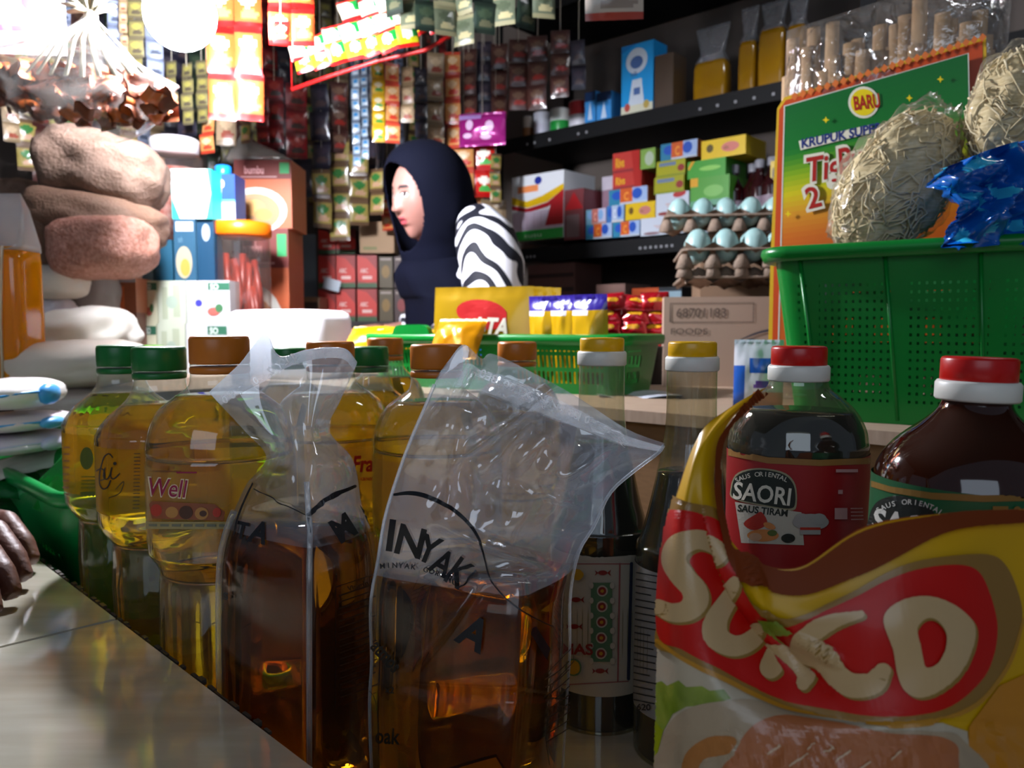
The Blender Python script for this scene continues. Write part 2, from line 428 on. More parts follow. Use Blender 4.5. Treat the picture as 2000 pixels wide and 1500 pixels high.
def oil_bottle(kind, Xc, Dc, H_, r, capm, label, rc=0.021, neck_r=0.0206, rz=0.0, oilm=None, fill=0.80, labelm=None, capname='cap'):
    t = thing('cooking_oil_bottle', label, 'bottle', (Xc, Dc, 0), rz, 'cooking oil bottles')
    z = lambda f: f * H_
    if kind == 'grip':          # slanted flutes on the shoulder, slimmer quilted base
        prof = [(.70 * r, 0), (.78 * r, .004), (.80 * r, .02), (.80 * r, z(.41)), (.78 * r, z(.44)), (.86 * r, z(.46)), (.96 * r, z(.49)), (r, z(.53)), (r, z(.725)),
                (.97 * r, z(.757)), (.88 * r, z(.785)), (.72 * r, z(.815)), (.53 * r, z(.845)), (neck_r * 1.04, z(.875)), (neck_r * .98, z(.90)), (neck_r, z(.93)), (neck_r * .98, z(.93))]
        lz = (.535, .728); qz = .42
    else:                       # domed shoulder with a ring
        prof = [(.72 * r, 0), (.84 * r, .004), (.86 * r, .02), (.86 * r, z(.395)), (.84 * r, z(.42)), (.90 * r, z(.45)), (.98 * r, z(.475)), (r, z(.50)), (r, z(.70)),
                (.965 * r, z(.708)), (r, z(.72)), (.985 * r, z(.75)), (.93 * r, z(.785)), (.82 * r, z(.82)), (.64 * r, z(.848)), (neck_r * 1.1, z(.875)), (neck_r, z(.90)), (neck_r, z(.93)), (neck_r * .98, z(.93))]
        lz = (.50, .695); qz = .41
    pr = crom([(a, b, 0) for a, b in prof], 84); pr = [(max(p.x, .004), p.y) for p in pr]
    def rf(tt, zz):
        f = zz / H_
        k = 1.0
        if f < qz: k += 0.030 * math.sin(tt * 9 + f * 70) * math.sin(tt * 9 - f * 70) * min(1, f * 40) * min(1, (qz - f) * 40)
        if kind == 'grip' and .71 < f < .87: k += 0.014 * math.sin(tt * 22 + f * 60) * min(1, (f - .71) * 30) * min(1, (.87 - f) * 30)
        return k
    body = MB(); body.lathe(pr, 72, 0, rf=rf, cap=False)
    bo = mesh_obj('bottle_body', body, m_pet, t)
    zf = fill * H_
    pl = [(a * .972, max(b, .0025)) for a, b in pr if b < zf]; last = pl[-1][0]
    lq = MB(); lq.lathe([(last * .0 + .002, .0022)] + pl + [(last * .985, zf), (.003, zf + .0003)], 72, 0, rf=rf); mesh_obj('cooking_oil', lq, oilm or m_oil, t)
    mesh_obj(capname, cap_mesh(rc, z(.068) , z(.932)), capm, t)
    rg = MB(); rg.lathe([(rc * .96, z(.908)), (rc * 1.0, z(.912)), (rc * 1.0, z(.922)), (rc * .96, z(.926))], 40); mesh_obj('tamper_ring', rg, capm, t)
    lb = MB(); lb.lathe([(r * 1.006, z(lz[0]) + .002), (r * 1.006, z(lz[1]))], 72, 0, cap=False)
    lo = mesh_obj('label', lb, labelm or m_lab_c, t)
    # surface in room coordinates, for the print
    bw = MB(); bw.lathe([(r * 1.008, z(lz[0])), (r * 1.008, z(lz[1]))], 72, 0, WM[t.name], cap=False)
    return t, lo, bw.bvh(), bo
ink = lambda c: plain(c, .4)
b1 = oil_bottle('grip', -0.362, 0.735, .284, .0505, m_capg, 'green-capped oil bottle with fluted shoulder standing beside the small green basket', fill=.845, labelm=m_lab_y)
p = P2()
p.ell(170, 895, 13, 22, 0); [p.rect(160, 930 + 7 * k, 186, 932 + 7 * k, 0) for k in range(4)]; p.rect(159, 960, 187, 986, 0)
for k in range(8): p.rect(127, 872 + 13 * k, 139, 875 + 13 * k, 1)
mesh_obj('printed_mark', printed(p, b1[2], 8), [ink('4f5a14'), ink('8a5a2a')], b1[1], True)
b2 = oil_bottle('grip', -0.290, 0.652, .2845, .0495, m_capg, 'green-capped oil bottle with black looping script on its yellow label', fill=.835, oilm=m_oil, labelm=m_lab_y)
p = P2()
p.stroke([(221, 893), (214, 886), (205, 892), (200, 906), (196, 925), (196, 945), (203, 955), (212, 950), (217, 938)], 2.6, 0, 40)
p.stroke([(190, 920), (198, 915), (205, 920), (206, 934), (199, 938)], 2.2, 0, 20)
p.stroke([(207, 914), (204, 930), (210, 936), (216, 928), (220, 912), (218, 930), (224, 935), (235, 925)], 2.8, 0, 30); p.ell(226, 905, 3.4, 3.2, 0)
p.stroke([(228, 955), (243, 940), (236, 962), (215, 972)], 1.4, 0, 20)
for k in range(16): p.rect(263, 885 + 7 * k, 275, 886.5 + 7 * k, 0)
mesh_obj('printed_mark', printed(p, b2[2], 8), [ink('1c1c14')], b2[1], True)
b3 = oil_bottle('ring', -0.2125, 0.577, .294, .0520, m_capo, 'orange-capped oil bottle with dark red lettering and fruit pictures on its label', fill=.855)
p = P2()
p.text('Well', 286, 967, 36, 1, bold=.035, sx=.78, rot=R(4), shear=.12); p.text('Well', 288, 966, 34, 0, bold=.01, sx=.80, rot=R(4), shear=.12)
p.rect(344, 914, 376, 917, 0); p.rect(346, 921, 385, 924, 0)
p.poly([(294, 985), (300, 978), (330, 980), (420, 984), (440, 1000), (436, 1016), (300, 1012)], 2)
p.ell(308, 996, 11, 12, 3); p.ell(338, 1000, 12, 11, 4); p.ell(365, 1000, 13, 13, 5); p.ell(395, 1002, 13, 12, 4); p.ell(398, 1002, 7, 6, 5); p.ell(424, 1000, 8, 9, 3)
p.rect(290, 1018, 520, 1032, 6); 
for k in range(9): p.rect(296 + k * 22, 1022, 312 + k * 22, 1027, 7)
mesh_obj('printed_mark', printed(p, b3[2], 8), [ink('8c1440'), ink('d8c8a8'), ink('8a4a2c'), ink('b03424'), ink('b07a3c'), ink('4a2818'), ink('9a8a5a'), ink('6a6a58')], b3[1], True)
b4 = oil_bottle('ring', -0.160, 0.700, .288, .0515, m_capo, 'orange-capped oil bottle with bright red lettering behind the waisted oil pouch', fill=.84)
p = P2()
p.text('Fraiswell', 687, 921, 30, 0, bold=.03, sx=.72, rot=R(-2), shear=.2); p.text('canola oil', 703, 938, 8, 0, bold=.02)
mesh_obj('printed_mark', printed(p, b4[2], 8), [ink('b01c1c')], b4[1], True)
b5 = oil_bottle('grip', -0.145, 0.806, .281, .0470, m_capg, 'green-capped oil bottle in the second row behind the bottle with bright red lettering', rc=.0195, fill=.84)
b6 = oil_bottle('ring', -0.150, 0.940, .288, .0470, m_capo, 'orange-capped oil bottle in front of the handle of the low green basket', fill=.84)
b7 = oil_bottle('ring', -0.0600, 0.632, .287, .0515, m_capo, 'orange-capped oil bottle just behind the leaning oil pouch', fill=.84)
b8 = oil_bottle('ring', 0.0055, 0.852, .285, .0470, m_capo, 'orange-capped oil bottle nearest the yellow-capped soy bottles', fill=.84)
b9 = oil_bottle('grip', -0.268, 0.955, .276, .0470, m_capg, 'green-capped oil bottle farthest back, before the white paper roll', rc=.021, fill=.84)

# ================================================================ bags made of sheets
def bag_grid(rows, nu, nv, disp=None):
    """rows of control points (bottom to top) -> smooth grid [row][col]"""
    rr = [crom(r, nu) for r in rows]
    cols = [crom([rr[j][i] for j in range(len(rr))], nv) for i in range(nu)]
    g = [[cols[i][j] for i in range(nu)] for j in range(nv)]
    if disp:
        for j in range(nv):
            for i in range(nu):
                u = i / (nu - 1); v = j / (nv - 1); g[j][i] = g[j][i] + disp(u, v, g[j][i])
    return g
def ridge(px, py, a, b, wd, amp):
    ax, ay = a; bx, by = b; dx, dy = bx - ax, by - ay; L2 = dx * dx + dy * dy
    t = max(0, min(1, ((px - ax) * dx + (py - ay) * dy) / L2)); d = math.hypot(px - ax - t * dx, py - ay - t * dy)
    return amp * math.exp(-(d / wd) ** 2) * (0.35 + 0.65 * math.sin(PI * min(1, max(0.03, t))))
m_film1 = film('pouch_film', 0.085, 'd4dce8', 0.09, 'f2f6fa', 1.5, bump=(9, .35), gl=2.6)
m_film_band = film('pouch_seal_film', 0.26, 'dfe6ee', 0.13, 'f2f6fa', 1.5, bump=(500, 0.35), gl=1.8)
m_filmwet = film('pouch_film_wet', 0.012, 'cfc8b4', 0.10, 'faf6ee', 1.4, gl=0.8)
m_ink = plain('0c0e14', .4)
m_oilp = mat('pouch_oil_amber', 'c47a10', 0.0, trans=1, ior=1.33)
m_oilp2 = mat('pouch_oil_yellow', 'd89810', 0.0, trans=1, ior=1.33)

# ---- pouch 1 (waisted, seal flared out like a bow)
def ring_pts(L, Fr, Rr, Bk, n=40, sharp=.35):
    q = [L, Fr, Rr, Bk]; out = []
    for k in range(4):
        a, b = q[k], q[(k + 1) % 4]; prev, nxt = q[k - 1], q[(k + 2) % 4]
        for i in range(n // 4):
            t = i / (n // 4); p = a.lerp(b, t); c = (q[0] + q[1] + q[2] + q[3]) / 4
            out.append(p + (p - c) * (sharp * .5 * math.sin(PI * t)))
    return out
def wall_pts(row, c=.16):
    """left, ridge, right control points with gently bulging faces"""
    L, Fr, Rr, cen = row
    o = []
    for a, b in ((L, Fr), (Fr, Rr)):
        for k in range(4):
            t = k / 4; p = a.lerp(b, t); o.append(p + (p - cen) * (c * math.sin(PI * t)))
    return o + [Rr]
P1C = lambda z: Vector((-0.126, 0.50, z))
def p1row(z, l, r, fx, DF, DB, DLR=.50):
    L = PZ(l, DLR, z); Rr = PZ(r, DLR, z); Fr = PZ(fx, DF, z); Bk = PZ((l + r) / 2 - 10, DB, z); return L, Fr, Rr, Bk
z_of = lambda py, D: P(600, py, D).z
body1 = [p1row(0.002, 436, 728, 605, .452, .548), p1row(.05, 430, 734, 605, .446, .553), p1row(.10, 427, 737, 605, .446, .553), p1row(.148, 429, 735, 605, .447, .552),
         p1row(z_of(1035, .5), 443, 724, 606, .455, .545), p1row(z_of(985, .5), 463, 706, 606, .464, .536)]
front = []; back = []
for L, Fr, Rr, Bk in body1:
    cen = (L + Fr + Rr + Bk) / 4; front.append(wall_pts((L, Fr, Rr, cen))); back.append(wall_pts((L, Bk, Rr, cen)))
def prow(pts, D, th, bulge=None):
    n = len(pts); a = []; b = []
    for i, (x, y) in enumerate(pts):
        s = math.sin(PI * i / (n - 1)); d = th * s
        Di = D[i] if isinstance(D, (list, tuple)) else D
        a.append(P(x, y, Di - d)); b.append(P(x, y, Di + d))
    return a, b
for pts, D, th in [
    ([(482, 945), (503, 938), (530, 930), (565, 922), (600, 915), (630, 908), (655, 905), (675, 903), (690, 900)], .50, .030),
    ([(520, 893), (532, 890), (548, 884), (566, 878), (585, 870), (604, 862), (620, 855), (632, 848), (643, 840)], .50, .020),
    ([(478, 842), (498, 834), (520, 826), (545, 818), (570, 810), (595, 803), (620, 797), (645, 792), (664, 784)], .50, .015),
    ([(426, 786), (455, 768), (490, 748), (525, 728), (560, 709), (600, 696), (640, 690), (675, 694), (694, 718)], [.497, .497, .498, .499, .50, .497, .494, .49, .487], .004),
    ([(408, 766), (436, 740), (470, 708), (518, 652), (545, 696), (595, 684), (640, 680), (676, 683), (697, 706)], [.497, .497, .498, .50, .50, .494, .49, .486, .483], .0006)]:
    a, b = prow(pts, D, th); front.append(a); back.append(b)
def disp1(u, v, p):
    e = math.sin(PI * u); n = noise.noise(Vector((u * 5, v * 7, 3.1))); n2 = noise.noise(Vector((u * 14, v * 5, 9.7)))
    k = max(0, (v - .42) * 2) * (1.0 if v < .86 else max(0, (1 - v) / .14))
    x, y = pix(p); f = 0
    if v > .4:
        for a, b, wd, am in (((640, 700), (600, 1000), 14, -.006), ((560, 760), (585, 900), 12, -.005), ((690, 720), (640, 860), 10, -.004), ((500, 790), (560, 900), 14, .004), ((470, 990), (600, 960), 9, -.004), ((610, 1000), (690, 940), 9, -.005)):
            f += ridge(x, y, a, b, wd, am)
    return Vector((0, e * (k * (n * .007 + n2 * .004) + f) + e * n * .0012, 0))
g1 = bag_grid(front, 61, 90, disp1); g1b = bag_grid(back, 61, 90, lambda u, v, p: Vector((0, math.sin(PI * u) * noise.noise(Vector((u * 6, v * 8, 7.7))) * .004 * min(1, max(0, (v - .4) * 3)) * min(1, (1 - v) * 6), 0)))
for j in range(90): g1b[j][0] = g1[j][0]; g1b[j][-1] = g1[j][-1]
t1 = thing('oil_pouch', 'clear oil pouch twisted at the waist with its seal flared out, full of amber oil', 'pouch', (-0.126, 0.50, 0), 0, 'clear cooking oil pouches in the front row')
t1['group'] = 'clear cooking oil pouches in the front row'
zone = lambda u, v: 1 if v > .885 else (2 if v < .41 else 0)
mbp = MB(); mbp.grid(g1, zone=zone); mbp.grid(g1b, zone=zone, flip=True)
mesh_obj('film', mbp, [m_film1, m_film_band, m_filmwet], t1, True)
fr1 = MB(); fr1.grid(g1); bv1 = fr1.bvh()
def liquid(body, ztop, k=.972, n=44):
    rings = []; zs = [.004 + (ztop - .004) * i / 12 for i in range(13)]
    for z in zs:
        for j in range(len(body) - 1):
            z0 = body[j][0].z; z1 = body[j + 1][0].z
            if z0 <= z <= z1 or j == len(body) - 2 or (j == 0 and z < z0):
                t = max(0, min(1, (z - z0) / (z1 - z0))); q = [body[j][i].lerp(body[j + 1][i], t) for i in range(4)]; break
        c = (q[0] + q[1] + q[2] + q[3]) / 4; q = [c + (p - c) * k for p in q]
        for p in q: p.z = z
        rings.append(ring_pts(*q, n=n, sharp=.30))
    mb = MB(); mb.loft(rings); return mb
mesh_obj('cooking_oil', liquid(body1, z_of(1014, .5)), m_oilp, t1, True)
sm = MB(); sm.tube([g1[j][30] + Vector((0, -.0012, 0)) for j in range(0, 52, 3)], .0017, 8); sm.tube([g1[j][0] for j in range(0, 44, 3)], .0022, 8)
mesh_obj('welded_seam', sm, film('seam_film', .30, 'c3cad2', .2, gl=1.2), t1, True)
em = MB(); p = P2()
for i, ch in enumerate('08.80.2YL8'):
    x = 440 + i * 15; y = 792 - i * 9.2
    if i not in (3,): p.text(ch, x, y - 3, 15, 0, rot=R(-32), bold=.01, mirror=True)
mesh_obj('embossed_code', printed(p, bv1, 6, off=.0005), film('embossed_film', .55, 'ffffff', .05, gl=2), t1, True)
p = P2()
p.text('T', 460, 1049, 32, 0, rot=R(12), bold=.03, sx=.8); p.text('A', 487, 1052, 40, 0, rot=R(20), bold=.03, sx=.85); p.rect(484, 1054, 494, 1058, 0)
p.text('M', 662, 1062, 46, 0, rot=R(-32), bold=.035, sx=.85); p.text('I', 714, 1024, 40, 0, rot=R(-24), bold=.035)
p.stroke([(604, 1004), (625, 985), (655, 965), (690, 950)], [7, 8, 8, 6], 0, 20)
p.stroke([(497, 945), (482, 975), (468, 1010), (460, 1045)], [3, 4, 4, 2], 0, 16); p.stroke([(500, 955), (540, 976), (598, 1004)], 2.2, 0, 16); p.stroke([(603, 1010), (606, 1040)], 3, 0, 4)
p.text('s', 440, 1170, 20, 0, bold=.03)
p.stroke([(652, 1146), (733, 1119), (731, 1180), (728, 1250)], 1.3, 0); p.stroke([(652, 1146), (652, 1383), (728, 1352)], 1.3, 0)
for k in range(17):
    y = 1163 + k * 12.2; ln = [70, 62, 74, 66, 50, 72, 70][k % 7]
    p.stroke([(657, y), (657 + ln * .95, y - ln * .32)], [3.0, 2.4][k % 2], 1, 0, False)
p.text('Vitamin A', 672, 1153, 9, 1, rot=R(-18), bold=.03)
mesh_obj('printed_lettering', printed(p, bv1, 10), [m_ink, plain('2a1608', .5)], t1, True)

# ---- pouch 2 (leaning, large empty flap)
def p2row(z, l, r, fx, DL=.43, DF=.385, DR=.445, DB=.492):
    return PZ(l, DL, z), PZ(fx, DF, z), PZ(r, DR, z), PZ((l + r) / 2 - 40, DB, z)
body2 = [p2row(.002, 735, 1096, 985), p2row(.05, 726, 1100, 990), p2row(.09, 722, 1108, 1000), p2row(z_of(1290, .43), 726, 1113, 1008, DF=.388), p2row(z_of(1180, .43), 724, 1114, 1012, DF=.392),
         p2row(z_of(1095, .43), 738, 1130, 1010, DF=.398, DB=.485)]
front = []; back = []
for L, Fr, Rr, Bk in body2:
    cen = (L + Fr + Rr + Bk) / 4; front.append(wall_pts((L, Fr, Rr, cen), .10)); back.append(wall_pts((L, Bk, Rr, cen)))
for pts, D, th in [
    ([(752, 1010), (790, 1015), (835, 1020), (885, 1025), (940, 1028), (995, 1030), (1055, 1032), (1110, 1030), (1160, 1028)], .43, .028),
    ([(778, 925), (815, 935), (855, 945), (905, 955), (960, 962), (1015, 968), (1075, 972), (1135, 970), (1190, 965)], .428, .022),
    ([(802, 860), (835, 872), (875, 885), (925, 896), (980, 906), (1040, 916), (1105, 924), (1175, 928), (1232, 925)], .424, .018),
    ([(830, 795), (865, 800), (905, 810), (950, 822), (1005, 838), (1065, 856), (1130, 874), (1205, 890), (1275, 893)], .420, .012),
    ([(848, 752), (882, 748), (915, 750), (955, 762), (1010, 783), (1070, 806), (1135, 832), (1210, 862), (1290, 880)], [.419, .418, .417, .417, .417, .416, .416, .415, .414], .0025),
    ([(852, 738), (878, 702), (906, 673), (940, 700), (965, 692), (1060, 738), (1130, 777), (1225, 838), (1298, 866)], [.420, .420, .421, .416, .413, .414, .414, .413, .412], .0005)]:
    a, b = prow(pts, D, th); front.append(a); back.append(b)
def disp2(u, v, p):
    e = math.sin(PI * u) ** .7; x, y = pix(p); f = 0
    k = max(0, min(1, (v - .45) * 4)) * min(1, (1 - v) * 7)
    n = noise.noise(Vector((x / 95, y / 70, 1.3))) * .008 + noise.noise(Vector((x / 40 + y / 60, y / 90 - x / 120, 4.4))) * .0055 + noise.noise(Vector((x / 18, y / 22, 8.4))) * .0012
    for a, b, wd, am in (((1095, 748), (890, 900), 9, -.008), ((1080, 775), (885, 925), 12, .006), ((915, 900), (930, 985), 9, -.006), ((1100, 930), (1200, 860), 12, -.008), ((1060, 960), (1130, 985), 9, -.006),
                         ((870, 1130), (1090, 1115), 9, -.004), ((800, 1310), (930, 1140), 12, -.006), ((850, 1020), (1085, 1110), 10, -.005), ((900, 830), (870, 1000), 9, -.005), ((1000, 870), (985, 1010), 9, .005),
                         ((790, 1342), (1090, 1366), 6, .0045), ((930, 700), (880, 790), 9, .005)):
        f += ridge(x, y, a, b, wd, am)
    return Vector((0, e * (k * n * 1.35 + f * 1.5) + (1 - k) * e * noise.noise(Vector((x / 130, y / 130, 5.5))) * .0025, 0))
g2 = bag_grid(front, 97, 150, disp2)
g2b = bag_grid(back, 61, 90, lambda u, v, p: Vector((0, math.sin(PI * u) * noise.noise(Vector((u * 7, v * 8, 2.7))) * .007 * min(1, max(0, (v - .45) * 3)) * min(1, (1 - v) * 6), 0)))
t2 = thing('oil_pouch', 'leaning clear oil pouch with a big crumpled empty flap above yellow oil', 'pouch', (-0.03, 0.43, 0), 0, 'clear cooking oil pouches in the front row')
zone2 = lambda u, v: 1 if .895 < v < .955 else (2 if v < .42 else 0)
mbp = MB(); mbp.grid(g2, zone=zone2); mbp.grid(g2b, zone=zone2, flip=True)
mesh_obj('film', mbp, [m_film1, m_film_band, m_filmwet], t2, True)
fr2 = MB(); fr2.grid(g2); bv2 = fr2.bvh()
mesh_obj('cooking_oil', liquid(body2, z_of(1120, .43), .93), m_oilp2, t2, True)
sm = MB(); sm.tube([g2[j][0] for j in range(0, 140, 4)], .0010, 6); sm.tube([g2[j][-1] for j in range(0, 148, 4)], .0009, 6)
mesh_obj('welded_seam', sm, MATS['seam_film'], t2, True)
p = P2()
for i, ch in enumerate('0E8800LXY.YG4818810'):
    t = i / 18; p.text(ch, 935 + 205 * t, 735 + 86 * t + 6 * math.sin(t * 3), 17, 0, rot=R(22), bold=.02, mirror=True)
for k in range(6):
    p.stroke([(930, 718 + k * 3.2), (1000, 747 + k * 3.2), (1060, 776 + k * 3)], .7, 0, 0, False)
for k in range(10): p.stroke([(1155, 812 + k * 3.4), (1215, 842 + k * 3)], .7, 0, 0, False)
mesh_obj('embossed_code', printed(p, bv2, 6, off=.0005), MATS['embossed_film'], t2, True)
p = P2()
p.stroke([(772, 966), (800, 963), (835, 970), (880, 992), (915, 1022), (938, 1060), (948, 1095), (958, 1130), (985, 1165), (1015, 1190), (1045, 1208), (1078, 1223)], [5, 8, 9, 8, 7, 5, 3, 3, 3, 3, 2.5, 2], 0, 60)
p.text('I', 752, 1072, 58, 0, rot=R(8), bold=.035, sx=.9); p.text('N', 768, 1076, 56, 0, rot=R(14), bold=.03, sx=.95)
p.text('Y', 812, 1088, 52, 0, rot=R(22), bold=.025, sx=.85); p.text('A', 838, 1110, 50, 0, rot=R(30), bold=.022, sx=.8); p.text('K', 866, 1128, 56, 0, rot=R(36), bold=.02, sx=.75)
p.text('/', 893, 1150, 50, 0, rot=R(34), bold=.0, sx=.8)
p.arc_text('MINYAK GORENG', 775, 1330, 222, -8, 32, 10, 0, bold=.02); p.text('A', 892, 1248, 58, 0, rot=R(28), bold=.035, sx=.95)
p.poly([(1034, 1226), (1042, 1222), (1070, 1266), (1063, 1288), (1032, 1238)], 0)
p.stroke([(722, 1345), (735, 1360), (742, 1400), (745, 1450)], 1.2, 1, 12)
p.text('atmos', 727, 1262, 26, 1, rot=R(48), bold=.03, sx=.75); p.text('x2', 757, 1350, 12, 1, rot=R(6), bold=.03); p.text('oak', 737, 1448, 30, 1, rot=R(3), bold=.02, sx=.75)
for k in range(9): p.stroke([(1058, 1325 + k * 15), (1082, 1311 + k * 15), (1104, 1290 + k * 16)], 2.2, 2, 8, False)
p.stroke([(1060, 1310), (1108, 1262), (1110, 1290), (1070, 1330), (1063, 1365), (1098, 1362)], 1.5, 2)
p.stroke([(1060, 1400), (1055, 1440), (1062, 1490)], 1.5, 2); p.text('1 LITER', 1066, 1384, 8, 2, bold=.03)
mesh_obj('printed_lettering', printed(p, bv2, 10), [m_ink, plain('1c160c', .5), plain('3a2408', .5)], t2, True)

# ================================================================ sauce bottles
m_glass = film('clear_glass', 0.06, 'bfc0ac', 0.03, 'e6e4d4', 1.5, gl=1.4)
m_soy = mat('soy_sauce', '080403', 0.04, spec=0.6); m_dark = mat('brown_glass', '2a0e04', 0.05, spec=.6, coat=.4)
def sauce_bottle(label, X, D, Ht, prof, fillz, capm, rc, caph, ringh, m_body, rz=0, tilt=None, group=None):
    t = thing('soy_sauce_bottle' if group and 'yellow' in group else 'oyster_sauce_bottle', label, 'bottle', (X, D, 0), rz, group)
    if tilt: t.rotation_euler = tilt; WM[t.name] = Matrix.Translation((X, D, 0)) @ t.rotation_euler.to_matrix().to_4x4()
    pr = crom([(a, b, 0) for a, b in prof], 70); pr = [(p.x, p.y) for p in pr]
    mb = MB(); mb.lathe(pr, 56, cap=False); mesh_obj('glass_body', mb, m_body, t)
    lq = MB(); pl = [(a * .955, max(.002, b)) for a, b in pr if b < fillz]; lq.lathe([(.002, .0018)] + pl + [(pl[-1][0] * .98, fillz), (.002, fillz)], 56); mesh_obj('dark_sauce', lq, m_soy, t)
    zt = Ht - caph; mesh_obj('cap', cap_mesh(rc * .9, caph, zt, 0), capm, t)
    rg = MB(); rg.lathe([(rc * .95, zt - ringh), (rc, zt - ringh + .001), (rc, zt - .001), (rc * .95, zt + .0003)], 48); mesh_obj('white_collar', rg, m_capw, t)
    return t
def sauce_print(t, r, z0, z1, mats, p2, base=0, up=(0, 1)):
    lb = MB(); lb.lathe([(r * 1.008, z0), (r * 1.008, z1)], 64, 0, cap=False); lo = mesh_obj('label', lb, mats[0], t)
    bw = MB(); bw.lathe([(r * 1.010, z0 - .001), (r * 1.010, z1 + .001)], 64, 0, WM[t.name], cap=False)
    mesh_obj('printed_mark', printed(p2, bw.bvh(), 9, off=.0002), mats[1:], lo, True)
gs = 'soy sauce bottles with yellow caps'
prS = lambda r, Ht: [(.80 * r, 0), (.95 * r, .002), (r, .010), (r, .135), (.93 * r, .150), (.80 * r, .168), (.64 * r, .195), (.51 * r, .220), (.46 * r, .240), (.455 * r, Ht - .022), (.455 * r, Ht - .012)]
s1 = sauce_bottle('yellow-capped soy sauce bottle with a patterned cream and red label', .0682, .602, .2925, prS(.038, .2925), .212, m_capy, .0186, .0105, .0105, m_glass, group=gs)
p = P2(); p.rect(1080, 1084, 1241, 1095, 3)
p.stroke([(1085, 1101), (1232, 1101)], 2, 0); p.stroke([(1085, 1338), (1226, 1330)], 2, 0); p.stroke([(1210, 1100), (1206, 1330)], 3, 0); p.stroke([(1232, 1100), (1226, 1325)], 6, 4)
def fish(x, y, s):
    p.ell(x, y, s * 1.1, s * .6, 1); p.poly([(x + s, y), (x + s * 2, y - s * .8), (x + s * 1.7, y), (x + s * 2, y + s * .8)], 1); p.poly([(x - s, y), (x - s * 1.9, y - s * .7), (x - s * 1.6, y), (x - s * 1.9, y + s * .7)], 1)
fish(1177, 1118, 8); fish(1172, 1309, 8); fish(1127, 1170, 8); fish(1124, 1222, 8)
p.rect(1155, 1136, 1194, 1290, 2)
for k in range(5): p.ell(1176 - k * .6, 1152 + k * 30, 10, 11, 3); p.ell(1176 - k * .6, 1152 + k * 30, 7.5, 8, 1); p.ell(1176 - k * .6, 1152 + k * 30, 3, 3.4, 5)
for k in range(6): p.ell(1157, 1140 + k * 29, 4, 6, 3); p.ell(1193, 1140 + k * 29, 4, 6, 3)
p.ell(1127, 1298, 14, 17, 2); p.ell(1127, 1298, 11, 14, 5); p.ell(1134, 1118, 10, 11, 5); p.text('MAS', 1106, 1272, 20, 1, bold=.03)
sauce_print(s1, .038, .030, .134, [ink('a39a88'), ink('8a4a48'), ink('7c241c'), ink('4c6a4a'), ink('a39a88'), ink('2c3040'), ink('a8801c')], p)
s2 = sauce_bottle('yellow-capped soy sauce bottle closest to the yellow and red pouch', .1245, .548, .2905, prS(.0375, .2905), .200, m_capy, .0184, .0105, .0098, m_glass, group=gs)
s2['label'] = 'yellow-capped soy sauce bottle with small black print on grey, beside the yellow and red bag'
p = P2()
for k in range(20):
    y = 1118 + k * 13; ln = [46, 40, 48, 30, 44, 36][k % 6]; p.stroke([(1243, y), (1243 + ln, y + ln * .18)], 2.2, 0, 0, False)
p.text('620', 1250, 1385, 12, 0, bold=.02)
sauce_print(s2, .0375, .034, .136, [ink('8f8c88'), ink('2a2a2c')], p)
prO = lambda r, Ht: [(.85 * r, 0), (.96 * r, .002), (r, .010), (r, .15), (r, .222), (.985 * r, .2345), (.93 * r, .243), (.80 * r, .252), (.62 * r, .259), (.46 * r, .264), (.41 * r, .269), (.40 * r, Ht - .017), (.40 * r, Ht - .012)]
prO2 = lambda r, Ht: [(.85 * r, 0), (.96 * r, .002), (r, .010), (r, .15), (r, .218), (.985 * r, .2305), (.93 * r, .238), (.83 * r, .2445), (.69 * r, .2505), (.52 * r, .2565), (.39 * r, .262), (.34 * r, .2665), (.33 * r, Ht - .017), (.33 * r, Ht - .012)]
go = 'oyster sauce bottles with red caps'
o1 = sauce_bottle('red-capped sauce bottle with a red label and black oval badge', .1700, .470, .2892, prO(.0400, .2892), .251, m_capr, .0176, .0115, .0092, m_glass, group=go)
p = P2(); 
p.poly([(1405, 872), (1500, 893), (1600, 898), (1700, 894), (1700, 906), (1600, 910), (1500, 905), (1405, 886)], 1)
p.poly([(1428, 955), (1440, 925), (1480, 914), (1530, 922), (1553, 945), (1556, 985), (1545, 997), (1500, 990), (1435, 975)], 3, 40); p.poly([(1431, 955), (1442, 928), (1480, 917), (1528, 925), (1550, 947), (1553, 982), (1542, 993), (1500, 987), (1438, 973)], 2, 40)
p.text('SAORI', 1432, 973, 33, 4, rot=R(7), bold=.02, sx=.86); p.arc_text('SAUS ORIENTAL', 1490, 1030, 100, -30, 28, 9, 4, bold=.01)
p.poly([(1438, 980), (1552, 998), (1565, 1000), (1570, 1064), (1450, 1060)], 5); p.text('SAUS TIRAM', 1443, 998, 13, 2, rot=R(6), bold=.03, sx=.95)
p.poly([(1455, 1022), (1478, 1004), (1490, 1000), (1500, 1022), (1475, 1035)], 6, 20); p.ell(1492, 1045, 30, 12, 7); p.ell(1478, 1048, 12, 8, 9); p.ell(1510, 1040, 9, 6, 8); p.ell(1540, 1050, 13, 9, 2); p.ell(1505, 1026, 12, 6, 7, rot=.4)
p.ell(1582, 1018, 34, 16, 10); p.ell(1565, 1012, 14, 11, 10); p.ell(1597, 1012, 14, 11, 10); p.rect(1562, 1024, 1600, 1042, 10); p.rect(1562, 1028, 1600, 1033, 6)
p.rect(1628, 915, 1668, 921, 11); p.rect(1632, 955, 1640, 963, 11); p.rect(1625, 990, 1648, 1012, 11)
for k in range(4): p.rect(1654, 990 + k * 7, 1676, 992 + k * 7, 11)
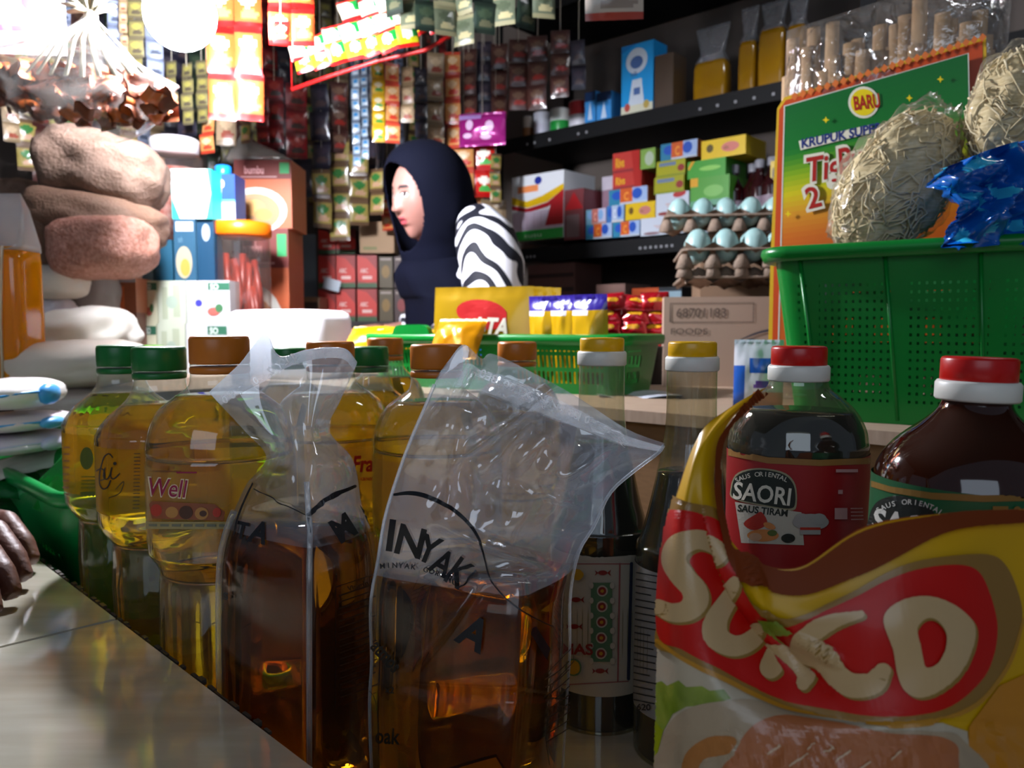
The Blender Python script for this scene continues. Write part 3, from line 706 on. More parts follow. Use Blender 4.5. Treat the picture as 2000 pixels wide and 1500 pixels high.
sauce_print(o1, .0400, .06, .2275, [ink('8e1418'), ink('8e1418'), ink('8a6230'), ink('101c16'), ink('8a8468'), ink('c9c4b4'), ink('a8a294'), ink('9c2418'), ink('b8743c'), ink('4a5a22'), ink('b08a6c'), ink('8f8a86'), ink('b08482')], p)
o2 = sauce_bottle('red-capped dark sauce bottle with a green label, at the side of the perforated basket', .2045, .362, .2868, prO2(.0418, .2868), .252, m_capr, .0176, .0112, .0088, m_dark, tilt=(0, R(1.8), 0), group=go)
p = P2()
p.poly([(1690, 935), (1740, 950), (1820, 962), (1920, 967), (2010, 966), (2010, 978), (1920, 980), (1820, 975), (1740, 962), (1690, 947)], 0)
p.poly([(1698, 1015), (1715, 980), (1755, 968), (1800, 980), (1830, 1010), (1830, 1060), (1700, 1060)], 2, 40)
p.text('SAORI', 1703, 1036, 44, 3, rot=R(10), bold=.03, sx=.86); p.arc_text('SAUS ORIENTAL', 1775, 1090, 105, -34, 38, 10, 3, bold=.01)
p.rect(1938, 988, 1968, 1001, 0); p.ell(1985, 995, 7, 7, 0)
sauce_print(o2, .0418, .06, .2305, [ink('10502c'), ink('7a5c24'), ink('10502c'), ink('0c1410'), ink('b8b8b0')], p)

# ================================================================ torn yellow and red bag at the front
ys = [[(1497, 757), (1425, 822), (1397, 900), (1402, 1000), (1455, 1085), (1560, 1110), (1690, 1030), (1850, 1003), (2060, 992)],
      [(1480, 764), (1405, 835), (1383, 905), (1392, 1010), (1440, 1120), (1560, 1165), (1690, 1118), (1850, 1040), (2060, 1015)],
      [(1420, 800), (1378, 860), (1370, 930), (1382, 1040), (1440, 1165), (1560, 1215), (1690, 1180), (1850, 1100), (2060, 1070)],
      [(1365, 850), (1350, 920), (1362, 1000), (1402, 1110), (1470, 1215), (1580, 1270), (1710, 1240), (1850, 1190), (2060, 1170)],
      [(1318, 980), (1328, 1040), (1360, 1105), (1425, 1185), (1505, 1270), (1605, 1330), (1720, 1320), (1860, 1290), (2060, 1280)],
      [(1290, 1150), (1318, 1200), (1370, 1255), (1445, 1315), (1530, 1370), (1640, 1400), (1740, 1400), (1870, 1390), (2060, 1390)],
      [(1280, 1500), (1330, 1500), (1400, 1500), (1470, 1505), (1560, 1505), (1660, 1505), (1760, 1505), (1880, 1500), (2060, 1500)]]
DS = [[.335, .325, .316, .308, .300, .290, .284, .286, .300], [.332, .321, .312, .304, .296, .287, .281, .283, .298], [.328, .316, .308, .302, .296, .284, .277, .279, .294], [.322, .310, .304, .301, .297, .284, .273, .274, .290],
      [.318, .303, .297, .297, .295, .281, .270, .270, .286], [.316, .298, .289, .287, .283, .273, .266, .266, .283], [.315, .292, .280, .274, .270, .266, .262, .263, .281]]
rowsS = [[P(x, y, d) for (x, y), d in zip(r, dd)] for r, dd in zip(ys, DS)][::-1]
base0 = [PZ(x, d, .003) for x, d in zip([1285, 1330, 1400, 1470, 1560, 1660, 1760, 1880, 2055], [.318, .296, .284, .277, .272, .268, .265, .266, .283])]
base1 = [PZ(x, d, .04) for x, d in zip([1278, 1325, 1395, 1468, 1560, 1660, 1760, 1880, 2062], [.316, .290, .277, .270, .265, .261, .258, .260, .282])]
rowsS = [base0, base1] + rowsS
def dispS(u, v, p):
    x, y = pix(p); f = 0
    for a, b, wd, am in (((1400, 960), (1500, 1215), 12, -.0035), ((1500, 1215), (1620, 1345), 14, .005), ((1560, 1240), (1640, 1290), 10, -.003)): f += ridge(x, y, a, b, wd, am)
    low = max(0, min(1, (1420 - 0) and (y - 1390) / 90))
    f += low * (noise.noise(Vector((x / 26 + y / 60, y / 70, 2))) * .0018)
    return Vector((0, f + noise.noise(Vector((x / 120, y / 120, 6))) * .0015, 0))
gS = bag_grid(rowsS, 85, 100, dispS)
rowsB = []
for k, r in enumerate(rowsS):
    th = [.034, .040, .034, .028, .022, .016, .010, .005, .0012][k]
    rowsB.append([q + Vector((0, th * math.sin(PI * i / 8) ** .6, 0)) for i, q in enumerate(r)])
gSb = bag_grid(rowsB, 43, 50)
tS = thing('oil_refill_pouch', 'large yellow and red pouch with puffy cream letters, its top curled over, nearest the camera', 'pouch', (.165, .30, 0))
m_sy = mat('yellow_print', 'c99a00', 0.38, spec=.3, coat=.08); m_sbk = mat('brown_pouch_back', '7a3a14', 0.45)
mbS = MB(); mbS.grid(gS); mbS.grid(gSb, 1, flip=True); 
mesh_obj('pouch_body', mbS, [m_sy, m_sbk], tS, True)
frS = MB(); frS.grid(gS); bvS = frS.bvh()
p = P2(); q = lambda L: [(1266 + x * .367, 950 + y * .367) for x, y in L]
# orange lower corner, white lower panel
p.poly(q([(1990, 1000), (1860, 1060), (1700, 1280), (1690, 1600), (2200, 1600), (2200, 1000)]), 9)
p.poly(q([(20, 700), (75, 800), (200, 900), (400, 1020), (600, 1120), (800, 1190), (1100, 1250), (1400, 1270), (1560, 1260), (1690, 1300), (1720, 1600), (10, 1600)]), 5)
p.poly(q([(10, 1060), (80, 1035), (110, 1060), (170, 1030), (210, 1065), (290, 1060), (330, 1085), (400, 1080), (440, 1130), (330, 1160), (210, 1170), (140, 1210), (80, 1320), (40, 1480), (0, 1500)]), 6)
p.poly(q([(20, 1300), (50, 1250), (90, 1300), (60, 1420), (10, 1600), (-40, 1600)]), 10)
p.poly(q([(60, 1600), (70, 1400), (130, 1250), (240, 1170), (400, 1140), (560, 1140), (800, 1220), (1200, 1290), (1500, 1300), (1660, 1340), (1700, 1600)]), 7, 60)
p.poly(q([(450, 1600), (470, 1400), (560, 1270), (700, 1225), (900, 1250), (1300, 1310), (1560, 1330), (1640, 1420), (1500, 1600)]), 8, 60)
p.poly(q([(190, 1600), (200, 1440), (280, 1350), (380, 1320), (470, 1340), (430, 1420), (300, 1450), (250, 1600)]), 11, 40)
for (x, y, l) in ((640, 1420, 90), (760, 1480, 130), (840, 1390, 60), (1000, 1460, 120), (1120, 1500, 90), (940, 1410, 60), (1290, 1440, 80)):
    p.stroke(q([(x, y), (x + l * .6, y - l * .5)]), 4, 12, 6)
# gold rim then red field
gold = [(60, 850), (70, 700), (100, 100), (230, 92), (345, 125), (400, 270), (470, 430), (560, 600), (640, 660), (740, 700), (850, 680), (960, 630), (1100, 560), (1250, 470), (1400, 405), (1600, 368), (1790, 362), (1880, 420), (1945, 560), (1965, 700), (1910, 880), (1840, 1010), (1710, 1150), (1500, 1245), (1300, 1262), (1000, 1240), (760, 1200), (600, 1130), (400, 1020), (200, 905)]
p.poly(q(gold), 2, 160)
for tt in (0,):
    p.stroke(q([(70, 820), (200, 912), (400, 1030), (600, 1140), (760, 1205), (1000, 1247), (1300, 1270), (1500, 1252), (1720, 1155), (1850, 1010), (1920, 880), (1972, 700)]), [8, 8, 9, 9, 9, 9, 10, 10, 9, 8, 7, 5], 13, 60)
red = [(70, 770), (90, 300), (118, 150), (180, 130), (260, 145), (352, 185), (400, 300), (465, 430), (550, 590), (640, 700), (740, 735), (830, 715), (960, 660), (1110, 590), (1260, 508), (1400, 450), (1560, 418), (1690, 425), (1760, 490), (1815, 640), (1832, 760), (1810, 900), (1750, 1020), (1600, 1155), (1420, 1210), (1200, 1218), (900, 1180), (690, 1140), (500, 1050), (350, 960), (200, 865)]
p.poly(q(red), 1, 160)
def letter(fn):
    fn(3, 5); fn(4, 0)
def S_(m, o): p.stroke(q([(375 + o, 375 + o), (335 + o, 320 + o), (250 + o, 285 + o), (175 + o, 320 + o), (152 + o, 395 + o), (190 + o, 475 + o), (238 + o, 540 + o), (252 + o, 600 + o), (220 + o, 655 + o), (150 + o, 668 + o), (80 + o, 640 + o)]), [30, 34, 38, 40, 40, 38, 38, 40, 40, 36, 30], m, 50)
def U_(m, o): p.stroke(q([(468 + o, 510 + o), (400 + o, 610 + o), (345 + o, 710 + o), (352 + o, 800 + o), (425 + o, 848 + o), (500 + o, 840 + o), (565 + o, 790 + o), (590 + o, 735 + o)]), [26, 36, 42, 44, 42, 40, 36, 26], m, 50)
def N_(m, o):
    p.poly(q([(630 + o, 860 + o), (590 + o, 920 + o), (575 + o, 975 + o), (600 + o, 1020 + o), (650 + o, 1032 + o), (705 + o, 990 + o), (670 + o, 930 + o)]), m, 30)
    p.stroke(q([(650 + o, 835 + o), (740 + o, 890 + o), (810 + o, 950 + o), (845 + o, 1010 + o), (830 + o, 1060 + o)]), [14, 24, 34, 36, 28], m, 30)
def C_(m, o): p.stroke(q([(1130 + o, 680 + o), (980 + o, 715 + o), (860 + o, 780 + o), (840 + o, 850 + o), (940 + o, 905 + o), (1010 + o, 980 + o), (1090 + o, 1050 + o), (1190 + o, 1040 + o), (1240 + o, 970 + o)]), [14, 26, 38, 42, 36, 40, 50, 46, 32], m, 50)
def O_(m, o):
    p.poly(q([(x + o, y + o) for x, y in [(1248, 720), (1280, 650), (1380, 597), (1500, 590), (1620, 640), (1700, 730), (1692, 850), (1630, 980), (1530, 1075), (1430, 1115), (1355, 1080), (1315, 985), (1290, 850)]]), m, 50,
           [q([(x + (o if m == 4 else o * .3), y + o) for x, y in [(1410, 745), (1455, 697), (1510, 710), (1555, 780), (1550, 870), (1512, 940), (1460, 955), (1440, 900), (1422, 820)]])])
for f in (S_, U_, N_, C_, O_):
    f(3, 14); f(4, 0)
p.poly(q([(600, 680), (700, 700), (790, 770), (690, 760), (760, 815), (640, 760)]), 6)
# brown hem along the curled top edge
hem = ys[0][:9] + ys[1][:9][::-1]
hp = [tuple(v)[:2] for v in crom([(x, y, 0) for x, y in ys[0]], 60)] + [tuple(v)[:2] for v in crom([(x, y, 0) for x, y in ys[1]], 60)][::-1]
hp = [(x, y + (3 if i < 60 else 0)) for i, (x, y) in enumerate(hp)]
p.poly(hp, 0)
mesh_obj('printed_design', printed(p, bvS, 5, off=.0005, step=.00009, dmax=.02), [mat('hem_brown', '6f3010', .55, spec=.15), mat('red_print', 'b8120a', .40, spec=.25, coat=.085), mat('gold_print', '8a6424', .3, coat=.08), mat('letter_edge', '8a6a2c', .3), mat('letter_cream', 'c4a77c', .3, mix=(14, 'b08c58', .3), coat=.08),
    mat('pale_print', 'b3a58e', .3, coat=.08), mat('lettuce_print', '5f7414', .3, mix=(90, '8a9a3a', .2), coat=.2), mat('bun_print', 'a48f74', .3, coat=.2), mat('salmon_print', 'b0673c', .3, mix=(30, '9a5a34', .3), coat=.3), mat('orange_print', 'c07a00', .3, coat=.2), mat('leaf_print', '8a9410', .3), mat('swirl_print', 'a86a30', .3), mat('glint_print', 'c9aa8c', .3), mat('gold_line', 'b07a1c', .3)], tS, True)
# ================================================================ lamp
m_bulb = mat('lit_bulb', 'ffffff', .3, emis='f2f4ff', es=1)
LP = P(352, 28, 1.30)
t = thing('light_bulb', 'glaring white bulb hanging in front of the red sachet sheets', 'lamp', LP)
mb = MB(); mb.ell((0, 0, 0), (.055, .055, .055), 24, 14); mesh_obj('glowing_globe', mb, m_bulb, t)
m_bulb.node_tree.nodes['Principled BSDF'].inputs['Emission Strength'].default_value = 540
mb = MB(); mb.lathe([(.018, .045), (.022, .055), (.022, .105), (.016, .115)], 20); mesh_obj('lamp_socket', mb, plain('e8e6e0', .4), t)
mb = MB(); mb.tube([(0, 0, .11), (.004, .003, .4), (0, 0, CEZ - LP.z + .002)], .003, 6); mesh_obj('cord', mb, plain('d8d4cc', .5), t)

# ================================================================ helpers for goods
def rrect(L, W, r, n=6, z=0):
    o = []
    for cx, cy, a0 in ((L / 2 - r, W / 2 - r, 0), (-L / 2 + r, W / 2 - r, 90), (-L / 2 + r, -W / 2 + r, 180), (L / 2 - r, -W / 2 + r, 270)):
        for i in range(n + 1):
            a = R(a0 + 90 * i / n); o.append(Vector((cx + r * math.cos(a), cy + r * math.sin(a), z)))
    return o
def hole_mat(key, colr, axis, sx, sz, fx, fz, z0, z1, xr, rib=0, rough=.3):
    """plastic with real see-through holes in a regular grid"""
    m = mat(key, colr, rough, spec=.5)
    nt = m.node_tree; b = nt.nodes['Principled BSDF']; out = nt.nodes['Material Output']
    tc = nt.nodes.new('ShaderNodeTexCoord'); se = nt.nodes.new('ShaderNodeSeparateXYZ'); nt.links.new(tc.outputs['Object'], se.inputs[0])
    def M_(op, a, bb=None, c=None):
        n = nt.nodes.new('ShaderNodeMath'); n.operation = op
        for k, v in enumerate((a, bb, c)):
            if v is None: continue
            if isinstance(v, (int, float)): n.inputs[k].default_value = v
            else: nt.links.new(v, n.inputs[k])
        return n.outputs[0]
    x = se.outputs['XY'.index(axis)]; z = se.outputs[2]
    fxm = M_('LESS_THAN', M_('FRACT', M_('MULTIPLY', M_('ADD', x, 5.0), 1 / sx)), fx); fzm = M_('LESS_THAN', M_('FRACT', M_('MULTIPLY', M_('ADD', z, 5.0), 1 / sz)), fz)
    k = M_('MULTIPLY', M_('MULTIPLY', fxm, fzm), M_('MULTIPLY', M_('GREATER_THAN', z, z0), M_('LESS_THAN', z, z1)))
    k = M_('MULTIPLY', k, M_('LESS_THAN', M_('ABSOLUTE', x), xr))
    if rib: k = M_('MULTIPLY', k, M_('GREATER_THAN', M_('FRACT', M_('MULTIPLY', M_('ADD', x, 5.0), 1 / rib)), .12))
    tr = nt.nodes.new('ShaderNodeBsdfTransparent'); mx = nt.nodes.new('ShaderNodeMixShader')
    nt.links.new(k, mx.inputs[0]); nt.links.new(b.outputs[0], mx.inputs[1]); nt.links.new(tr.outputs[0], mx.inputs[2]); nt.links.new(mx.outputs[0], out.inputs[0])
    return m
def basket(name, label, L, W, Ht, taper, lip, loc_, rz, colr, hp, rib=.085, rr=.03, group=None, tab=None, th=.0022):
    t = thing(name, label, 'basket', loc_, rz, group)
    m0 = mat('basket_%s' % name + colr, colr, .3, spec=.5)
    sx, sz, fx, fz, z0, z1 = hp
    mx = hole_mat('basket_x_%s_%d' % (colr, int(Ht * 1000)), colr, 'X', sx, sz, fx, fz, z0, z1, L / 2 - rr, rib); my = hole_mat('basket_y_%s_%d' % (colr, int(Ht * 1000)), colr, 'Y', sx, sz, fx, fz, z0, z1, W / 2 - rr, rib)
    mb = MB(); rings = []
    for i in range(9):
        f = i / 8; k = taper * (1 - f); rings.append(rrect(L - 2 * k, W - 2 * k, rr, 6, f * Ht))
    inn = [[Vector((p.x * (1 - 2 * th / L), p.y * (1 - 2 * th / W), p.z)) for p in r] for r in rings]
    n = len(rings[0])
    for rs, fl in ((rings, False), (inn, True)):
        vs = [p for r in rs for p in r]; fs = []; ms = []
        for j in range(8):
            for i in range(n):
                q = (j * n + i, j * n + (i + 1) % n, (j + 1) * n + (i + 1) % n, (j + 1) * n + i); fs.append(q[::-1] if fl else q)
                ms.append({6: 1, 20: 1, 13: 2, 27: 2}.get(i, 0))
        mb.add(vs, fs, ms)
    mb.add(inn[0], [tuple(range(n))], 0)
    mesh_obj('perforated_tub', mb, [m0, mx, my], t)
    lp = [rrect(L + a, W + a, rr + a / 2, 6, Ht + z) for a, z in ((0, -.012), (lip * .9, -.012), (lip * 1.2, -.004), (lip * 1.1, .002), (lip * .5, .004), (-.004, .002), (-.004, -.012))]
    mb = MB(); mb.loft(lp + [lp[0]], cap0=False, cap1=False); mesh_obj('rim', mb, m0, t)
    rb = MB(); x = -L / 2 + rr + .01
    while x < L / 2 - rr:
        for s_ in (-1,):
            rb.tube([(x * (1 - 2 * taper / L), s_ * (W / 2 - taper + .0002), .004), (x, s_ * (W / 2 + .0004), Ht - .012)], .0022, 6)
        x += rib
    mesh_obj('rib_set', rb, m0, t) if len(rb.v) else None
    if tab:
        x, wd, hh = tab; mb = MB()
        prof = crom([(x - wd / 2 - .01, 0, 0), (x - wd / 2 + .002, 0, hh * .2), (x - wd / 2 + .012, 0, hh * .95), (x, 0, hh * 1.05), (x + wd / 2 - .012, 0, hh * .95), (x + wd / 2 - .002, 0, hh * .2), (x + wd / 2 + .01, 0, 0)], 24)
        for dy in (0,):
            a = [Vector((q.x, -W / 2 - lip / 2, Ht - .002 + q.z)) for q in prof]; b = [Vector((q.x, -W / 2 + .004, Ht - .002 + q.z)) for q in prof]
            mb.loft([a, b], closed=False); mb.poly([tuple(q) for q in a]); mb.poly([tuple(q) for q in b])
        mesh_obj('handle', mb, m0, t)
    return t
def packet_mb(wd, ht, th, zone=None, nu=16, nv=18, seed=0, wr=.12, crimp=.06):
    """a sealed pillow packet standing on its lower edge, front towards -y"""
    g = [[], []]
    for s_ in (0, 1):
        for j in range(nv + 1):
            row = []
            for i in range(nu + 1):
                u = i / nu; v = j / nv; a = 2 * u - 1; b = (v - crimp) / (1 - 2 * crimp) * 2 - 1
                k = max(0, 1 - a * a) ** .55 * (max(0, 1 - b * b) ** .6 if abs(b) < 1 else 0)
                nn = noise.noise(Vector((u * 4 + seed * 7.3, v * 4, s_ * 3.7 + seed))) * wr + noise.noise(Vector((u * 11 + seed, v * 9, 5))) * wr * .35
                y = (-1 if s_ == 0 else 1) * th / 2 * k * (1 + nn * 2.2) + (math.sin(u * 40) * .0006 if abs(b) > 1 else 0) + nn * th * .12
                pinch = 1 - .05 * k
                row.append(Vector((a * wd / 2 * pinch, y - (.0002 if s_ == 0 else 0), v * ht)))
            g[s_].append(row)
    mb = MB(); mb.grid(g[0], zone=zone); mb.grid(g[1], zone=zone, flip=True); return mb
def carton(name, label, cat, W, Dp, Ht, loc_, rz, colr, draw=None, side=None, group=None, rough=.5, mats=(), top=None, bev=True):
    """printed box; draw(p2) in 0..1 units on the front (-y) face, side(p2) on the -x face"""
    mb = MB(); mb.box((0, 0, Ht / 2), (W, Dp, Ht), 0)
    ml = [plain(colr, rough)] + [plain(c, rough) for c in mats]
    if draw:
        p = P2(); draw(p); panel(p, lambda u, v, o: Vector(((u - .5) * W, -Dp / 2 - o, v * Ht)), mb, base=1)
    if side:
        p = P2(); side(p); panel(p, lambda u, v, o: Vector((-W / 2 - o, (.5 - u) * Dp, v * Ht)), mb, base=1)
    if top is not None:
        mb.box((0, 0, Ht + .0004), (W * .998, Dp * .998, .0008), top)
    o = mesh_obj(name, mb, ml); o.location = loc_; o.rotation_euler = (0, 0, rz); WM[o.name] = Matrix.Translation(loc_) @ Matrix.Rotation(rz, 4, 'Z')
    return tag(o, label, cat, group)
RZ = R(-42)
SC = {}
def sachet_mats(k):
    base, band, logo, txt = k
    return [mat('foil_' + c, c, .28, spec=.6, coat=.25) for c in (base, band, logo, txt)]
def sachet_mesh(k, wd, ht):
    key = (k, round(wd, 3), round(ht, 3))
    if key not in SC:
        def zn(u, v):
            if v < .13 or v > .87: return 1
            if (u - .5) ** 2 / .10 + (v - .62) ** 2 / .028 < 1: return 2
            if (u - .55) ** 2 / .12 + (v - .30) ** 2 / .012 < 1: return 3
            return 0
        SC[key] = packet_mb(wd, ht, wd * .16, zn, 12, 14, seed=len(SC) * 1.7, wr=.2)
    return SC[key]
SM = {}
def strip(label, px, y0, y1, D, wpx, k, group, rz=0, aspect=1.35, lean=0.0, name='sachet_strip', cols=1, cat='sachets'):
    """a hanging chain of joined sachets; every sachet is a part"""
    top = P(px, y0, D); bot = P(px, y1, D); wd = wpx / F * D; tot = top.z - bot.z
    n = max(1, round(tot / (wd * aspect))); ht = tot / n
    t = thing(name, label, cat, (top.x, D, bot.z), rz, group)
    key = (k, round(wd, 4), round(ht, 4))
    for c in range(cols):
        for i in range(n):
            if key not in SM:
                o = mesh_obj('sachet', sachet_mesh(k, wd, ht), sachet_mats(k), t); SM[key] = o.data
            else:
                o = bpy.data.objects.new('sachet', SM[key]); COL.objects.link(o); o.parent = t; WM[o.name] = WM[t.name]
            o.location = (c * wd * 1.02 + lean * (i / n) ** 2 * .1, rnd.uniform(-.004, .004), i * ht); o.rotation_euler = (rnd.uniform(-.12, .12), rnd.uniform(-.03, .03), rnd.uniform(-.25, .25))
    mb = MB(); mb.tube([(0, 0, tot - .01), (0.002, .002, (CEZ - bot.z + tot) / 2), (0, 0, CEZ - bot.z + .001)], .0009, 5)
    mesh_obj('hanging_string', mb, plain('b8b0a0', .6), t)
    return t

# ================================================================ low green basket with snack packets
GRN = '05802c'
bk = basket('green_basket', 'low green slotted basket holding gold snack packets', .485, .17, .086, .012, .014, (-.006, 1.333, .2), R(-31), GRN, (.0075, .024, .55, .75, .012, .066), rib=.5, rr=.025, tab=(-.135, .085, .020))
bM = WM[bk.name]
def inb(x, y, z=.004): return bM @ Vector((x, y, z))
def snack(label, wd, ht, th, M_or_loc, rz, tilt, base, draw=None, mats=(), seed=0, group=None, zone=None, name='snack_packet', cat='packet', rot=None):
    t = thing(name, label, cat, M_or_loc, 0, group); t.rotation_euler = rot or (tilt, 0, rz)
    WM[t.name] = Matrix.Translation(M_or_loc) @ t.rotation_euler.to_matrix().to_4x4()
    mb = packet_mb(wd, ht, th, zone, 22, 18, seed, wr=.16)
    mesh_obj('foil_bag', mb, [mat('foil_' + base, base, .25, metal=.25, spec=.7, coat=.3)] + [mat('foil_' + c, c, .25, spec=.6, coat=.3) for c in mats], t)
    if draw:
        fb = MB(); fb.v = [WM[t.name] @ v for v in mb.v]; fb.f = mb.f; bv = fb.bvh(); p = P2(); draw(p)
        mp = panel(p, lambda u, v, o: Vector(((u - .5) * wd, -th, v * ht)), L=.1)
        # press the print on the bulging face
        lv = MB(); lv.v = mb.v; lv.f = mb.f; lb = lv.bvh(); lay = 0
        for i, v in enumerate(mp.v):
            l, nn, ix, ds = lb.ray_cast(Vector((v.x, -1, v.z)), Vector((0, 1, 0)))
            mp.v[i] = Vector((v.x, (l.y if l else 0) - .0007 - .0004 * (mp.m[i // 3] if i // 3 < len(mp.m) else 0), v.z))
        mesh_obj('printed_design', mp, [mat('foil_' + c, c, .3, spec=.5) for c in draw.cols], t)
    return t
def d_mita(p):
    p.ell(.50, .72, .26, .14, 0, rot=-.15); p.ell(.60, .64, .16, .10, 0); p.text('I-TA', .44, .50, .17, 1, up=1, bold=.04, sx=.72, rot=-.05, shear=.2); p.poly([(.45, .28), (.66, .24), (.66, .42), (.50, .44)], 2); p.poly([(.66, .24), (.88, .28), (.86, .42), (.70, .40)], 3)
d_mita.cols = ['b82020', 'e8e2d0', '1c58b0', 'd8a860']
gp = 'gold snack packets standing in the low green basket'
for i, (x, sd) in enumerate(((.0, 0), (.018, 2), (.036, 4), (.054, 6))):
    o = P(938 + i * 19, 655, 1.30 + i * .018); snack(['gold snack packet with a red oval and white lettering, front of its row', 'plain-edged gold packet squeezed second in the row behind the lettered one', 'gold packet third in the row behind the lettered one', 'last gold packet of the row, next to the yellow and purple bags'][i],   .172, .156, .016, (o.x, o.y, .212), R(-18), R(-6), 'b8900c', d_mita if i == 0 else None, seed=sd, group=gp)
yp = mat('foil_e0a800', 'e0a800', .25, metal=.1, coat=.3)
for i, (px, D, z, wd, rz, lab) in enumerate(((735, 1.40, .272, .13, -10, 'flat yellow packet with pale edge lying behind the basket handle'), (800, 1.37, .268, .12, 5, 'flat yellow packet lying between the handle and the gold bags'), (880, 1.22, .262, .085, -25, 'small shiny amber packet lying in front of the lettered gold bag'))):
    o = P(px, 640, D)
    snack(lab, wd, .075, .03, (o.x, o.y, z - .01), R(rz), R(-58 if i < 2 else -35), ('d8a400', 'd8a400', 'd89000')[i], seed=20 + i, group='yellow packets lying in the low green basket', mats=('e8d8a0',), zone=lambda u, v: 1 if v > .93 else 0)
for i in range(3):
    o = P(1072 + i * 42, 650, 1.26 - i * .03)
    snack(['yellow snack bag with a purple top beside the gold packets', 'middle yellow snack bag with a purple top in the row of three', 'yellow snack bag with a purple top nearest the red packets'][i], .066, .138, .034, (o.x, o.y, .212), R(-40), R(4), 'd8a808', seed=31 + i, group='yellow and purple snack bags', mats=('30208a', 'e8e8f0'), zone=lambda u, v: 1 if v > .86 else (2 if v > .80 and u < .6 else 0))
# white wrapped bundle
t = tag(mesh_obj('white_paper_bundle', MB().loft([[Vector((p.x, p.y, z)) for p in rrect(.225 * k, .14 * k, .03 * k)] for k, z in ((.90, 0), (.99, .01), (1, .08), (1, .115), (.96, .128), (.85, .134), (.5, .136))]), mat('white_paper', 'f4f2f2', .6, mix=(14, 'e6e6ee', .3)), origin=(0, 0, 0)), 'glaring white wrapped bundle left of the low green basket', 'bundle')
t['label'] = 'glaring white wrapped bundle between the pale tea boxes and the low green basket'
o = P(566, 660, 1.60); t.location = (o.x, 1.60, .2); t.rotation_euler = (0, 0, R(-20))

# ================================================================ carton, egg trays
RO = P(1436, 700, 1.30)
def d_roma(p):
    p.rect(.02, .60, .021, .601, 0)
    p.stroke([(.03, .72), (.40, .72), (.40, .93), (.03, .93), (.03, .72)], .008, 0, 0, False)
    p.text('68701183', .055, .775, .10, 0, up=1, sx=.40, bold=.012)
    p.text('FOODS', .03, .585, .065, 0, up=1, sx=.55, bold=.01)
    p.stroke([(.34, .52), (.45, .62), (.62, .665), (.85, .655)], [.006, .022, .030, .02], 1, 24); p.text('Roma', .36, .36, .17, 1, up=1, sx=.5, bold=.02, rot=.1, shear=.25)
    p.stroke([(.36, .26), (.48, .32), (.6, .33)], .014, 1, 12); p.stroke([(.42, .18), (.44, .10)], .02, 1)
d_roma2 = lambda p: (d_roma(p), p.t.__delitem__(slice(0, 2)))
carton('cardboard_carton', 'pale cardboard carton stamped 68701183 FOODS under the egg trays', 'box', .37, .26, .152, (RO.x + .094, 1.46, .2), R(-8), 'b89c88', d_roma2, mats=('6e5a4e', '4a4650'), rough=.8)
m_pulp = mat('egg_tray_pulp', '9c8878', .9, mix=(60, '84705f', .3), bump=(300, .4))
def tray(label, loc_, rz, nx=6, ny=5, s=.047, flip=False):
    mb = MB(); q = 4; g = []
    for j in range(ny * q + 1):
        row = []
        for i in range(nx * q + 1):
            a = math.sin(PI * i / q * 1.0) ** 2; b = math.sin(PI * j / q) ** 2
            x = (i / q - nx / 2) * s; y = (j / q - ny / 2) * s
            ci = math.cos(2 * PI * i / q); cj = math.cos(2 * PI * j / q)
            z = .018 + .0072 * (ci + cj)
            z += .004 * noise.noise(Vector((x * 60, y * 60, 2)))
            row.append(Vector((x, y, z if not flip else .044 - z)))
        g.append(row)
    mb.grid(g); b2 = [[p + Vector((0, 0, -.0025)) for p in r] for r in g]; mb.grid(b2, flip=True)
    L, W = nx * s, ny * s; ring = rrect(L + .012, W + .012, .012, 4, .021); ring2 = rrect(L - .004, W - .004, .01, 4, .021)
    mb.loft([ring2, ring, [p + Vector((0, 0, -.004)) for p in ring], [p + Vector((0, 0, -.004)) for p in ring2]], cap0=False, cap1=False)
    for i in range(nx + 1):                     # peaks along the front, seen as a row of feet
        mb.lathe([(.016, 0), (.009, .020), (.006, .024)], 8, 0, Matrix.Translation(((i - nx / 2) * s, -W / 2 + .004, -.012 if not flip else .020)))
    o = mesh_obj('egg_tray', mb, m_pulp); o.location = loc_; o.rotation_euler = (0, 0, rz)
    return tag(o, label, 'egg tray', 'grey pulp egg trays stacked on the carton')
zc = .2 + .153
T1 = (RO.x + .085, 1.46, zc + .013)
tray('upturned grey pulp egg tray resting directly on the carton', T1, R(-8), flip=True)
T2 = (RO.x + .085, 1.46, zc + .060); tray('grey pulp egg tray holding the lower row of pale blue eggs', T2, R(-8))
m_egg = mat('duck_egg', 'a4c4c0', .35, mix=(20, '94b8b6', .3))
eg = MB(); eg.ell((0, 0, 0), (.0215, .0215, .029), 20, 14, f=lambda d: 1 - .07 * d.z)
e0 = None
def eggs(T, rz, rows, cols, lab, grp, nx=6, ny=5, s=.047):
    global e0
    c, d = math.cos(rz), math.sin(rz)
    for j in rows:
        for i in cols:
            x = (i + .5 - nx / 2) * s; y = (j + .5 - ny / 2) * s
            p_ = (T[0] + x * c - y * d, T[1] + x * d + y * c, T[2] + .030)
            if e0 is None: e0 = mesh_obj('duck_egg', eg, m_egg); tag(e0, lab, 'egg', grp); o = e0
            else: o = e0.copy(); COL.objects.link(o); o['label'] = lab; o['group'] = grp
            o.location = p_; o.rotation_euler = (rnd.uniform(-.15, .15), rnd.uniform(-.15, .15), rnd.uniform(0, 6))
eggs(T2, R(-8), (0, 1), range(0, 5), 'pale blue duck egg sitting in the lower open tray', 'pale blue eggs in the lower tray')
TR = (RO.x + .10, 1.70, zc + .150)
tray('grey pulp egg tray behind and above, with the upper row of blue eggs', TR, R(-8))
